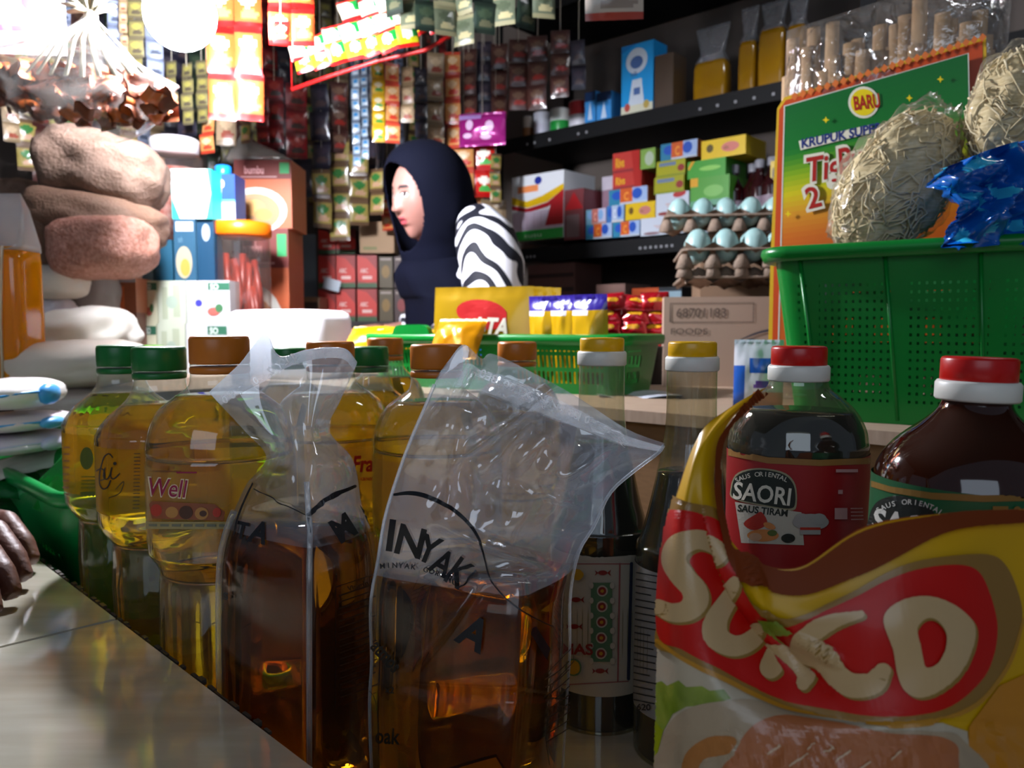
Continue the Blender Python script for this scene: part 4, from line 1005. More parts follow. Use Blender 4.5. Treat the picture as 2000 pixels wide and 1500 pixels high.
carton('cardboard_carton', 'plain brown carton behind, lifting the rear egg tray', 'box', .20, .20, TR[2] - .2 - .013, (TR[0] + .03, TR[1] + .01, .2), R(-8), '8c7058', rough=.8)
eggs(TR, R(-8), (0, 1), range(0, 5), 'pale blue duck egg in the raised rear tray', 'pale blue eggs in the rear tray')

# ================================================================ black crate with red packets, papers on the platform
o = P(1252, 700, 1.42)
t = thing('black_crate', 'black plastic crate full of red snack packets', 'crate', (o.x - .014, 1.44, .2), R(-6))
mb = MB(); ro = [rrect(.125 + k, .12 + k, .012, 4, z) for k, z in ((-.01, 0), (0, .06), (.006, .062), (.006, .068), (-.002, .068), (-.006, .06), (-.018, .004))]; mb.loft(ro)
mesh_obj('crate_shell', mb, mat('black_plastic', '0c0c0e', .35), t)
mb = MB(); mb.box((-.03, -.0610, .045), (.03, .001, .006)); mesh_obj('red_label', mb, plain('b01818', .4), t)
rows_ = 4
for j in range(rows_):
    for i in range(3):
        for k in range(1 if j else 2):
            x = (i - 1) * .040 + rnd.uniform(-.006, .006); z = .060 + j * .0235 + .2
            p_ = WM[t.name] @ Vector((x, -.025 + k * .045, z - .2))
            snack('small glossy red snack packet in the black crate', .050, .034, .020, tuple(p_), 0, 0, 'a80c1c', seed=50 + j * 3 + i, group='red snack packets heaped in the black crate', mats=('d8a020', 'e8d8c8'),
                  zone=lambda u, v: 1 if (u - .5) ** 2 / .08 + (v - .5) ** 2 / .015 < 1 else 0, rot=(R(rnd.uniform(-40, -10)), R(rnd.uniform(-8, 8)), R(rnd.uniform(-20, 10))))
o = P(1252, 748, 1.16); mb = MB(); g = [[Vector((x * .06, y * .04, .002 + .004 * math.sin(x * 3 + y))) for x in [i / 4 - 1 for i in range(9)]] for y in [j / 3 - 1 for j in range(7)]]
mb.grid(g, zone=lambda u, v: 1 if u < .3 and v > .5 else 0); mb.grid([[p - Vector((0, 0, .0015)) for p in r] for r in g], flip=True)
t = tag(mesh_obj('leaflet', mb, [plain('c8ccd8', .4), plain('d04a20', .4)]), 'pale leaflet with an orange corner lying on the board between the soy bottles', 'paper'); t.location = (o.x, 1.16, .2); t.rotation_euler = (0, 0, R(-15))
# ================================================================ big green perforated basket and goods standing in it
bR = basket('green_basket', 'tall green perforated basket with a thick rim behind the red-capped bottles', .62, .17, .183, .022, .024, (.586, .772, .2), R(-33), '04782a', (.0068, .0086, .36, .36, .022, .150), rib=.083, rr=.022)
RM = WM[bR.name]
# crackers bag
m_clr = film('clear_wrap', .08, 'd8d8d8', .10, 'f4f2ee', 1.5, bump=(28, 1.0), gl=2.2)
m_clr2 = film('clear_wrap_crinkled', .05, 'd8d4c8', .14, 'fefcf6', 1.3, bump=(22, .35), gl=.7)
KA = P(1505, 690, 1.13); KB = P(1935, 640, .97)
ku = Vector((KB.x - KA.x, KB.y - KA.y, 0)).normalized(); kn = Vector((-ku.y, ku.x, 0)); KL = (Vector((KB.x, KB.y, 0)) - Vector((KA.x, KA.y, 0))).length
kz = math.atan2(ku.y, ku.x)
tk = thing('cracker_bag', 'clear bag of long crackers with a green and orange card reading KRUPUK', 'bag', ((KA.x + KB.x) / 2, (KA.y + KB.y) / 2, .2), kz)
KH = P(1540, 45, 1.13).z - .2
g = []; gb = []
for j in range(31):
    v = j / 30; row = []; rb_ = []
    for i in range(37):
        u = i / 36; a = 2 * u - 1; k = max(0, 1 - a ** 4) ** .5 * (max(0, 1 - (2 * v - 1) ** 6)) ** .5
        x = a * KL / 2 * (1 - .04 * math.sin(v * PI) - .05 * max(0, v - .85) * 6 * .3) + .01 * v; n_ = noise.noise(Vector((u * 9, v * 12, 1))) * .006
        z = v * KH * (1 + .05 * (u - .5) * v)
        row.append(Vector((x, -.034 * k - n_ * k, z))); rb_.append(Vector((x, .034 * k + n_ * k, z)))
    g.append(row); gb.append(rb_)
mb = MB(); mb.grid(g); mb.grid(gb, flip=True); mesh_obj('clear_wrap', mb, m_clr, tk)
mb = MB(); mc = mat('cracker', '9c7c5c', .7, mix=(40, 'b89a74', .3))
for i in range(34):
    x = (i / 33 - .5) * (KL - .03); hh = KH * (.86 + .06 * math.sin(i * 1.7) + .03 * (i % 3))
    mb.tube([(x, rnd.uniform(-.006, .012), .02), (x + rnd.uniform(-.003, .003), 0, hh * .5), (x + rnd.uniform(-.004, .004), rnd.uniform(-.006, .01), hh)], [.0055, .0062, .005], 7, 0, None, 1.8)
oc = mesh_obj('crackers', mb, mc, tk); oc['kind'] = 'stuff'
# printed card: corners measured on the photo, laid in the plane of the bag
def k_loc(px, py):
    d = (P(px, py, 1.0) - EYE).normalized(); n_ = kn; q0 = Vector((KA.x, KA.y, 0)) - n_ * .033
    s_ = (q0 - EYE).dot(n_) / d.dot(n_); return EYE + d * s_
def planar(p2, plane, off0=0.0):
    mb = MB()
    for tri, m, lay in p2.t: mb.add([plane(v.x, v.y) - kn * (off0 + .0003 * lay) for v in tri], [(0, 1, 2)], m, smooth=False)
    return mb
p = P2()
p.poly([(1518, 212), (1532, 190), (1926, 70), (1930, 300), (1935, 690), (1500, 700), (1505, 500)], 0)
p.poly([(1535, 196), (1919, 80), (1928, 690), (1508, 694), (1512, 500), (1522, 215)], 1)
for i in range(24): p.poly([(1545 + i * 16, 190 - i * 4.85), (1552 + i * 16, 180 - i * 4.85), (1560 + i * 16, 186 - i * 4.85), (1553 + i * 16, 197 - i * 4.85)], 2)
def gr(yf): # position along the card from its upper left to lower right
    return yf
cols_ = 12
TLx, TLy, TRx, TRy, BLx, BLy, BRx, BRy = 1536, 210, 1893, 108, 1524, 690, 1905, 690
key_ = [(0, '0a5c24'), (.30, '0e6a22'), (.46, '7ca010'), (.58, 'c0b410'), (.72, 'c88820'), (.86, 'c06418'), (1, 'b8541a')]; gcol = []
for r in range(30):
    f = (r + .5) / 30
    for (a_, ca), (b_, cb_) in zip(key_, key_[1:]):
        if a_ <= f <= b_: gcol.append(''.join('%02x' % round(int(ca[q_:q_ + 2], 16) + (int(cb_[q_:q_ + 2], 16) - int(ca[q_:q_ + 2], 16)) * (f - a_) / (b_ - a_)) for q_ in (0, 2, 4))); break
    f0, f1 = r / 30 * .62, (r + 1) / 30 * .62
    if r == 29: f1 = 1
    lx = lambda f: (TLx + (BLx - TLx) * f, TLy + (BLy - TLy) * f); rx = lambda f: (TRx + (BRx - TRx) * f, TRy + (BRy - TRy) * f)
    p.poly([lx(f0), rx(f0), rx(f1), lx(f1)], 15 + r); p.layer -= 1
p.layer += 1
p.stroke([(1524, 680), (1536, 210), (1893, 108), (1905, 680)], 2.5, 12, 0, False)
p.ell(1690, 203, 30, 31, 13); p.ell(1690, 203, 25, 26, 10); p.text('BARU', 1672, 218, 26, 11, rot=R(-7), bold=.03, sx=.55)
p.poly([(1564, 278), (1705, 246), (1708, 262), (1568, 296)], 13); p.text('KRUPUK SUPER', 1569, 292, 17, 14, rot=R(-12), bold=.03, sx=.95, shear=.2)
p.text('Tiga', 1576, 360, 50, 13, rot=R(-10), bold=.07, sx=.8, shear=.25); p.text('Tiga', 1578, 358, 46, 11, rot=R(-10), bold=.02, sx=.84, shear=.25); p.text('Putri', 1640, 345, 52, 13, rot=R(-14), bold=.07, sx=.7, shear=.25); p.text('Putri', 1642, 343, 48, 11, rot=R(-14), bold=.02, sx=.74, shear=.25)
p.text('2', 1582, 412, 44, 13, rot=R(-14), bold=.08); p.text('2', 1584, 410, 40, 11, rot=R(-14), bold=.02)
for (x, y) in ((1618, 238), (1780, 196), (1840, 160), (1545, 420)): p.poly([(x, y - 7), (x + 2, y - 2), (x + 7, y), (x + 2, y + 2), (x, y + 7), (x - 2, y + 2), (x - 7, y), (x - 2, y - 2)], 10)
mk = [plain(c, .35) for c in ('c8a020', 'b84418', 'c86a30', '0a5c24', '3c8418', '7ca010', 'b8b010', 'c89418', 'c87020', 'bc5c1c', 'd8c010', '9c1c14', 'c8ccc0', 'd0ccb8', '1c2c6c', *gcol)]
mesh_obj('printed_card', planar(p, k_loc), mk, tk, True)
# noodle bags and blue bag
def lump(name, label, cat, cpx, cpy, D, rx, rz_, ry, seed, parts, group=None, rot=0):
    c = P(cpx, cpy, D); base = (c.x, c.y, c.z - rz_ / F * D)
    t = thing(name, label, cat, base, 0, group); a, b, d = rx / F * D, ry, rz_ / F * D
    for k, (nm, m, sc, fr, am, fine) in enumerate(parts):
        def f(dv): return sc * (1 + am * noise.noise(dv * fr + Vector((seed, k, 0))) + fine * noise.noise(dv * fr * 4.3 + Vector((seed, 9, k))))
        mb = MB(); mb.ell((0, 0, d), (a, b, d), 64, 44, 0, Matrix.Translation((0, 0, d)) @ Matrix.Rotation(rot, 4, 'Y') @ Matrix.Translation((0, 0, -d)), f); mesh_obj(nm, mb, m, t)
    return t
m_noo = mat('rice_noodles', 'b8a680', .9, spec=.05, mix=(70, 'dccfae', .2, (1, 1, 6)), bump=(220, .3))
ng = 'clear bags of dried rice noodles on the perforated basket'
def noodle_threads(t, a, b, d, seed, n=60, rot=0):
    rr_ = random.Random(seed); mb = MB()
    for i in range(n):
        th0 = rr_.uniform(0, 2 * PI); ph = rr_.uniform(.5, 2.6); pts = []
        for k in range(9):
            th = th0 + k * .12 * rr_.choice((1, 1.3)); p2_ = ph + .25 * math.sin(k * .7 + i)
            v = Vector((math.sin(p2_) * math.cos(th) * a, math.sin(p2_) * math.sin(th) * b, d - math.cos(p2_) * d)) 
            c = Vector((0, 0, d)); v = c + (v - c) * (.86 + .12 * rr_.random())
            if rot: v = Matrix.Translation((0, 0, d)) @ Matrix.Rotation(rot, 4, 'Y') @ Matrix.Translation((0, 0, -d)) @ v
            pts.append(v)
        mb.tube(pts, .0010, 5)
    o_ = mesh_obj('noodle_threads', mb, mat('noodle_thread', 'd4c6a4', .7, spec=.1), t); o_['kind'] = 'stuff'
t = lump('noodle_bag', 'crumpled clear bag of rice noodles leaning in front of the cracker card', 'bag', 1752, 362, .86, 102, 168, .050, 3.1, [('rice_noodles', m_noo, .88, 3, .14, .06), ('clear_wrap', m_clr2, 1.0, 3, .16, .09)], ng, R(32))
noodle_threads(t, 102 / F * .86, .05, 168 / F * .86, 5, n=150, rot=R(32))
t = lump('noodle_bag', 'clear bag of rice noodles standing upright beyond the cracker card', 'bag', 2010, 235, .80, 118, 150, .05, 8.3, [('rice_noodles', m_noo, .88, 3, .14, .06), ('clear_wrap', m_clr2, 1.0, 3, .14, .06)], ng)
noodle_threads(t, 118 / F * .80, .05, 150 / F * .80, 6, n=150)
# blue bag
tb = thing('blue_plastic_bag', 'crumpled bright blue plastic bag resting on the rim of the perforated basket', 'bag', P(1960, 470, .735))
m_blue = mat('blue_film', '0a6cc8', .15, spec=.6, trans=0, coat=.5, mix=(16, '0a4aa8', .2)); rows = []
for pts in ([(1835, 330), (1870, 318), (1910, 300), (1955, 285), (2005, 272), (2060, 265)], [(1822, 350), (1865, 345), (1915, 335), (1960, 322), (2010, 315), (2060, 310)], [(1850, 372), (1890, 372), (1925, 365), (1970, 360), (2015, 356), (2060, 352)],
            [(1878, 410), (1905, 402), (1935, 400), (1975, 398), (2015, 396), (2060, 394)], [(1850, 442), (1890, 436), (1930, 434), (1975, 432), (2015, 432), (2060, 432)], [(1842, 474), (1885, 478), (1930, 480), (1975, 480), (2015, 480), (2060, 480)]):
    rows.append([P(x, y, .735 + .012 * math.sin(i * 2.1 + len(rows) * 1.7)) for i, (x, y) in enumerate(pts)])
gB = bag_grid(rows, 60, 50, lambda u, v, q_: Vector((0, noise.noise(Vector((u * 7, v * 6, 2))) * .026 + noise.noise(Vector((u * 17 + v * 8, v * 14, 5))) * .010, 0)))
mb = MB(); mb.grid(gB, zone=lambda u, v: 1 if noise.noise(Vector((u * 5, v * 5, 3))) > .22 else 0); mb.grid([[q_ + Vector((0, .03 * math.sin(PI * i / 59) + .001, -.002)) for i, q_ in enumerate(r)] for r in gB], flip=True)
mesh_obj('crumpled_film', mb, [m_blue, mat('light_blue_print', '38b8e0', .15, coat=.5)], tb, True)
# small white-blue pouch between carton and red cap
o = P(1500, 770, .96)
snack('white and blue glossy pouch wedged beside the pale carton', .060, .085, .022, (o.x, 1.0, .2), R(-20), R(-4), 'd0d4dc', seed=77, mats=('1450a8', '5a3a90', 'd8884a'), name='detergent_pouch', cat='pouch',
      zone=lambda u, v: 1 if (u < .25 and v < .6) or (.5 < v < .72 and u > .3 and u < .8) else (2 if (u - .6) ** 2 / .03 + (v - .32) ** 2 / .004 < 1 else (3 if v < .2 and u > .4 else 0)))
# ================================================================ rack against the far wall
U0 = Vector((-.025, 2.6, 0))
def r_t(px): u = (px - 1000) / F; return (2.6 * u + .025) / (.743 + .669 * u)
def rloc(t_, v_=0.0, z=0.0): p_ = U0 + RX * t_ + RY * v_; return (p_.x, p_.y, z)
ra = thing('storage_rack', 'black slotted steel rack with three shelves along the wall', 'rack', rloc(0, 0, FLZ), RZ)
m_rk = mat('black_steel', '08090b', .6, spec=.25); m_hole = plain('8a8c90', .5)
TS, TE, DEP = -.02, 2.3, .36
for zz in (.55, .90, 1.30, .06):
    mb = MB(); mb.box(((TS + TE) / 2, DEP / 2, zz - FLZ - .012), (TE - TS, DEP, .024)); mb.box(((TS + TE) / 2, .0, zz - FLZ - .022), (TE - TS, .004, .044)); mesh_obj('shelf', mb, m_rk, ra)
for tt, vv in ((TS, 0), (TS, DEP), (1.12, 0), (1.12, DEP), (TE, 0), (TE, DEP)):
    mb = MB(); mb.box((tt, vv - .004 if vv == 0 else vv, (1.45 - FLZ) / 2), (.035, .004, 1.45 - FLZ)); mb.box((tt - .017, vv + .012, (1.45 - FLZ) / 2), (.004, .03, 1.45 - FLZ)); mesh_obj('post', mb, m_rk, ra)
mb = MB()
for zz, ts in ((.535, [.10, .115, .13] + [.52 + .017 * i for i in range(7)]), (.885, [.10, .13, .19, .30, .33] + [.7 + .05 * i for i in range(5)])):
    for q_ in ts: mb.box((q_, -.0025, zz - FLZ - .012), (.007, .001, .007))
mesh_obj('slot_openings', mb, m_hole, ra)
def onrack(px0, px1, y0, y1, z, v=.02, dp=.12):
    """slot on a shelf: pixel span of the front face -> width, height, place"""
    a, b = r_t(px0), r_t(px1); W_ = b - a - .001; D = 2.6 - .669 * (a + b) / 2 + RY.y * v
    Ht = (y1 - y0) / F * D; zb = max(z, P(px0, y1, D).z); return W_, Ht, rloc((a + b) / 2, v + dp / 2, zb)
def rbox(label, px0, px1, y0, y1, z, colr, draw=None, mats=(), dp=.12, group='small printed boxes on the lower rack shelf', name='product_box', v=.02, cat='box', zb=None):
    W_, Ht, l = onrack(px0, px1, y0, y1, z, v, dp)
    if zb is not None: l = (l[0], l[1], zb)
    carton(name, label, cat, W_, dp, Ht, l, RZ, colr, draw, mats=mats, group=group, rough=.4); return l[2] + Ht
def d_milk(p):
    p.poly([(0, .58), (.3, .50), (.7, .56), (1, .72), (1, .80), (.6, .66), (.3, .60), (0, .70)], 0); p.poly([(0, .50), (.3, .43), (.7, .48), (1, .6), (1, .72), (.7, .55), (.3, .49), (0, .57)], 1)
    p.rect(.12, .74, .52, .84, 2); p.ell(.52, .90, .07, .06, 3); p.rect(.02, .16, .98, .44, 4)
    for i in range(7): p.rect(.04 + i * .135, .16, .045 + i * .135, .42, 5)
    p.poly([(.66, .2), (1, .2), (1, .64), (.8, .60)], 1); p.rect(0, 0, 1, .15, 6); p.text('susu', .25, .04, .07, 7, up=1, sx=2)
rbox('large white, yellow and red milk box with a green base wrapped in clear film', 992, 1092, 343, 468, .55, 'd8dce0', d_milk, ('d8b010', 'a01820', 'e08850', '20308a', 'c8b8c8', '9a6a8a', '28a040', 'c8e8c8'), dp=.16, group=None, name='milk_powder_box')
rbox('reddish plastic-wrapped pack beside the large milk box', 1093, 1130, 372, 468, .55, '6a3034', lambda p: (p.poly([(0, .6), (.5, .95), (1, .6)], 0), p.rect(.1, .05, .8, .5, 1)), ('9c1018', '6e5c5e'), group=None, name='wrapped_pack', cat='pack')
def d_or(p): p.rect(0, 0, .3, 1, 0); p.ell(.22, .6, .14, .28, 1); p.rect(.3, 0, .62, 1, 2); p.text('C', .40, .25, .5, 3, up=1, sx=.25, bold=.03); p.rect(.62, 0, 1, 1, 4); p.ell(.74, .6, .13, .34, 1); p.rect(.3, 0, 1, .12, 5)
cor = ('2a7c9c', '1c50b0', 'c85a20', 'e89838', '9cb4d8', 'b8c4d0')
def d_red(p): p.rect(0, 0, .78, 1, 0); p.text('Rivs', .10, .28, .45, 1, up=1, sx=.32, bold=.04); p.rect(0, 0, 1, .14, 2); p.poly([(.78, 0), (1, 0), (1, 1), (.70, 1)], 3)
cred = ('b83830', 'd8a020', '8c2c30', 'a82018')
def d_grn(p): p.rect(.1, .66, .68, .88, 0); p.ell(.86, .45, .12, .22, 1); p.rect(0, .0, 1, .1, 2)
def d_yel(p): p.ell(.2, .55, .08, .22, 0); p.ell(.66, .5, .2, .26, 1); p.text('abc', .52, .40, .2, 0, up=1, sx=.3)
def d_wh(p): p.ell(.72, .92, .2, .14, 0, rot=.3); p.rect(.3, .50, .8, .54, 1); p.rect(.35, .40, .8, .44, 1); p.ell(.25, .12, .18, .08, 2)
z1 = rbox('blue and orange striped box at the bottom of the pile, beside the milk box', 1131, 1182, 438, 466, .55, '7a9cc0', d_or, cor, v=.03)
z2 = rbox('blue and orange striped box at the bottom of the pile, under the yellow one', 1183, 1236, 433, 462, .55, '7a9cc0', d_or, cor, v=.03)
z3 = rbox('wide white box with a faint red print at the foot of the pile', 1237, 1326, 424, 458, .55, 'c4ccd8', d_wh, ('b03030', 'c89890', '8a6a70'), v=.03)
z1b = rbox('faded blue and pink box second from the shelf beside the milk box', 1131, 1170, 408, 437, .55, 'a898b0', d_or, ('6a9cb0', '7aa4d0', 'b86a60', 'e8a898', 'b8b8d0', 'b08a80'), v=.03, zb=z1)
z1c = rbox('blue and white box standing on the striped box at the foot', 1171, 1205, 404, 436, .55, '7aa4d0', d_or, ('3a70b0', '1c50b0', 'a8b8d0', 'd8dce8', '88a8d0', 'c8c8c8'), v=.03, zb=max(z1, z2))
z2b = rbox('bright yellow box with a pink oval in the middle of the pile', 1207, 1265, 400, 432, .55, 'd8b408', d_yel, ('6a5010', 'c07870'), v=.03, zb=max(z2, z3))
z3b = rbox('white box with a red fruit print above the wide white one', 1266, 1330, 380, 424, .55, 'c4ccd8', d_wh, ('b03030', 'c89890', '8a3a3a'), v=.03, zb=z3)
z4 = rbox('orange and blue box under the small red boxes', 1175, 1250, 370, 400, .55, 'c07040', d_or, cor, v=.03, zb=max(z1c, z2b))
z5 = rbox('red box with yellow letters, lower of the two', 1182, 1238, 340, 371, .55, 'b83830', d_red, cred, v=.03, zb=z4)
z5b = rbox('yellow-green box with a blue bar, lower of the two', 1262, 1320, 352, 384, .55, '9c9c10', d_grn, ('6a7c98', '903028', '7a8a20'), v=.03, zb=z3b)
z6 = rbox('red box with yellow letters, upper of the two', 1182, 1234, 300, 338, .55, 'b83830', d_red, cred, v=.03, zb=z5)
z6b = rbox('pale green box with a bright foil corner next to the upper red box', 1235, 1264, 298, 336, .55, '7ca048', lambda p: p.ell(.6, .5, .3, .35, 0), ('a8b8a0',), v=.03, zb=z5, group=None)
z7 = rbox('yellow-green box with a blue bar, upper of the two', 1266, 1322, 322, 352, .55, 'a0a010', d_grn, ('6a7c98', '903028', '7a8a20'), v=.03, zb=z5b)
z8 = rbox('orange and blue box at the top of the pile under the black beam', 1274, 1345, 290, 322, .55, 'c07040', d_or, cor, v=.03, zb=z7)
z9 = rbox('green box beside the yellow-green pair', 1332, 1408, 345, 400, .55, '4c9a30', lambda p: (p.rect(0, .7, .2, 1, 0), p.ell(.6, .5, .25, .2, 1), p.rect(0, 0, 1, .2, 2)), ('d8a010', '78b858', '5a9a78'), v=.03, zb=.55 + .075)
rbox('wide grey box carrying the green box', 1332, 1425, 400, 450, .55, '8a94a0', None, (), v=.03, zb=.55)
z10 = rbox('green box with a slanting yellow edge under the long yellow box', 1326, 1400, 312, 345, .55, '3c9a28', lambda p: (p.poly([(0, .6), (.1, 1), (.2, 1), (.05, .5)], 0), p.ell(.6, .5, .28, .14, 1)), ('d8a010', '88c858'), v=.03, zb=z9)
z11 = rbox('long yellow box with a pink oval, topmost on the pile', 1352, 1438, 275, 311, .55, 'e0bc08', d_yel, ('5a4a10', 'd07868'), v=.03, zb=z10)
rbox('yellow box behind the dark syrup bottles', 1486, 1516, 284, 336, .55, 'c8a808', d_yel, ('5a4a10', 'd07868'), v=.03, zb=.55 + .10, group=None)
rbox('dark red box under the yellow one by the cracker bag', 1480, 1520, 336, 420, .55, '4a2020', None, (), v=.03, zb=.55, group=None)
# pink pouch and green tin by the milk box
W_, Ht, l = onrack(1135, 1168, 338, 408, .55, .04); snack('narrow pink and silver pouch standing on the striped boxes', W_, Ht, .02, (l[0], l[1], z1b - .002), RZ, 0, 'a88898', seed=91, name='foil_pouch', cat='pouch', mats=('c8c0cc',), zone=lambda u, v: 1 if v > .6 else 0)
W_, Ht, l = onrack(985, 1015, 300, 342, .55, .16); 
snack('white and green foil packet lying behind the milk box', .07, .06, .03, (l[0], l[1], .55 + .16), RZ, R(20), 'c8d8c8', seed=92, name='foil_pouch', cat='pouch', mats=('18a040',), zone=lambda u, v: 1 if u > .65 else 0)
# dark syrup bottles
sb = thing('syrup_bottle', 'dark syrup bottle with a grey cap behind the eggs', 'bottle', rloc(r_t(1400), .08, .55), 0, 'dark syrup bottles behind the egg trays')
D_ = rloc(r_t(1400), .08)[1]; 
prb = [(.020, 0), (.026, .002), (.027, .10), (.024, .12), (.012, .145), (.0105, .165)]
mb = MB(); mb.lathe([tuple(v)[:2] for v in crom([(a, b, 0) for a, b in prb], 30)], 24); mesh_obj('bottle_body', mb, mat('syrup_glass', '2a080c', .08, coat=.5), sb)
mb = MB(); mb.lathe([(.0125, .160), (.013, .162), (.013, .18), (.011, .182)], 20); mesh_obj('cap', mb, plain('8c8c94', .4), sb)
mb = MB(); mb.lathe([(.0275, .03), (.0275, .085)], 24, cap=False); mesh_obj('label', mb, plain('8c7c88', .5), sb)
for i, (px, vv, lab) in enumerate(((1430, .10, None), (1456, .06, None), (1484, .05, 'dark syrup bottle closest to the cracker bag'))):
    copy_thing(sb, rloc(r_t(px), vv, .55), 0, lab or 'dark syrup bottle standing in the middle of the row behind the eggs')
# upper shelf goods
def can(label, px0, px1, y0, y1, z, c1, c2, group='tins on the upper rack shelf', v=.02):
    W_, Ht, l = onrack(px0, px1, y0, y1, z, v, 0); r_ = W_ / 2
    t = thing('tin', label, 'tin', (l[0] + RY.x * r_, l[1] + RY.y * r_, z), 0, group)
    mb = MB(); mb.lathe([(r_ * .97, 0), (r_, .003), (r_, Ht * .5), (r_, Ht * .98), (r_ * .96, Ht)], 28); mb.m = [1 if (f[0] // 28) < 2 else 0 for f in mb.f]; mesh_obj('tin_body', mb, [plain(c1, .3), plain(c2, .3)], t)
    mb = MB(); mb.lathe([(r_ * .93, Ht - .001), (r_ * .99, Ht + .0015), (r_ * .93, Ht + .003)], 28); mesh_obj('lid', mb, plain('b0b0b4', .3), t)
can('pale tin at the start of the upper shelf by the pink packet', 1008, 1024, 222, 262, .90, 'b0a8a0', '8a5a30'); can('white and silver tin on the upper shelf', 1026, 1052, 218, 262, .90, 'c0c4d0', 'b8b8c8')
can('white tin with a green base on the upper shelf', 1056, 1088, 210, 254, .90, 'c4ccc8', '1c8c38'); can('white tin with a red band on the upper shelf', 1091, 1128, 196, 247, .90, 'b03038', 'c8c8d0')
for i, (px0, px1) in enumerate(((1131, 1152), (1154, 1182))):
    rbox(['narrow blue and white box by the red-banded tin', 'narrow blue and white box by the tall blue carton'][i], px0, px1, 182, 240 - i * 4, .90, '3a8cd0', lambda p: (p.poly([(.3, .1), (.5, .7), (.7, .1)], 0), p.rect(0, .7, 1, 1, 1)), ('c0d4e8', '10305a'), group='narrow blue boxes on the upper shelf')
def d_ff(p):
    p.poly([(0, 0), (1, 0), (1, 1), (.0, 1)], 0); p.ell(.48, .76, .34, .18, 1); p.ell(.48, .74, .20, .09, 2); p.text('milk', .30, .55, .07, 2, up=1, sx=1.2, bold=.02)
    p.poly([(.22, .1), (.35, .5), (.65, .5), (.74, .1)], 1); p.rect(.4, .28, .6, .38, 2); p.rect(0, 0, 1, .14, 3); p.ell(.2, .12, .09, .06, 4); p.ell(.8, .12, .09, .06, 5); p.poly([(0, .9), (0, 1), (.5, 1)], 6)
rbox('tall blue and white milk carton on the upper shelf', 1201, 1262, 94, 226, .90, '1c90d8', d_ff, ('2098dc', 'c8d4e0', '4a6aa0', 'd0d0b8', 'b04a40', 'b8a050', '1478c0'), dp=.07, group=None, name='milk_carton', cat='carton')
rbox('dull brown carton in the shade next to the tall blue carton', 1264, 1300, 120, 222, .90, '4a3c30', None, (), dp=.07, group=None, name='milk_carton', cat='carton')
m_ofil = film('shelf_pouch_film', .30, 'c0c4cc', .12, 'f0f0f0', 1.5, bump=(40, .8), gl=1.6); m_oily = mat('pouch_oil_shelf', '8a6008', .12, spec=.6, coat=.5, mix=(8, 'a87c10', .3))
for i, (px0, px1, y0, ym, y1, lab) in enumerate(((1312, 1376, 48, 118, 205, 'amber oil pouch with a grey film top, alone next to the brown carton'), (1398, 1432, 12, 80, 190, 'amber oil pouch on the upper shelf, first of the tall pair'), (1436, 1488, 6, 62, 186, 'amber oil pouch on the upper shelf, beside the cracker bag'), (1490, 1528, 2, 58, 180, 'amber oil pouch on the upper shelf partly behind the cracker bag'))):
    W_, Ht, l = onrack(px0, px1, y0, y1, .90, .05); fr_ = (y1 - ym) / (y1 - y0)
    t = thing('oil_pouch', lab, 'pouch', (l[0], l[1], .90), RZ, 'oil pouches on the upper rack shelf')
    mb = MB(); mb.loft([rrect(W_ * k, .05 * k, .012, 4, Ht * fr_ * f) for k, f in ((.9, 0), (.98, .05), (1, .5), (.97, .9), (.9, 1))]); mesh_obj('cooking_oil', mb, m_oily, t)
    mb = MB(); mb.loft([rrect(W_ * k, .05 * d_, .010 * min(1, d_ * 2), 4, Ht * fr_ + Ht * (1 - fr_) * f) for k, d_, f in ((.92, .9, 0), (.7, .5, .25), (.8, .3, .5), (1.0, .12, .9), (1.02, .1, 1))]); mesh_obj('film_top', mb, m_ofil, t)
# goods on the bottom shelf of the rack
def rlow(name, label, cat, px0, px1, y0, colr, draw=None, mats=(), v=.03, dp=.14):
    a, b = r_t(px0), r_t(px1); D = 2.6 - .669 * (a + b) / 2 + RY.y * v; W_ = b - a
    carton(name, label, cat, W_, dp, P(px0, y0, D).z - .061, rloc((a + b) / 2, v + dp / 2, .061), RZ, colr, draw, mats=mats)
rlow('paper_stack', 'stack of dull pink papers under the rack shelf', 'stack', 1018, 1110, 515, '6a4a44', lambda p: [p.rect(.02, .5 + k * .1, .98, .53 + k * .1, 0) for k in range(5)], ('3c2c2a',))
rlow('wrapped_block', 'pale pinkish wrapped block under the rack shelf', 'block', 1152, 1208, 555, '8a6a60')
rlow('orange_and_blue_carton', 'dark carton with an orange and blue top edge behind the red packets', 'box', 1222, 1318, 562, '141c24', lambda p: (p.rect(.0, .90, .55, 1, 0), p.rect(.55, .9, 1, .97, 1), p.rect(0, .8, 1, .85, 2)), ('b84a14', '8aa4b0', '14485c'))
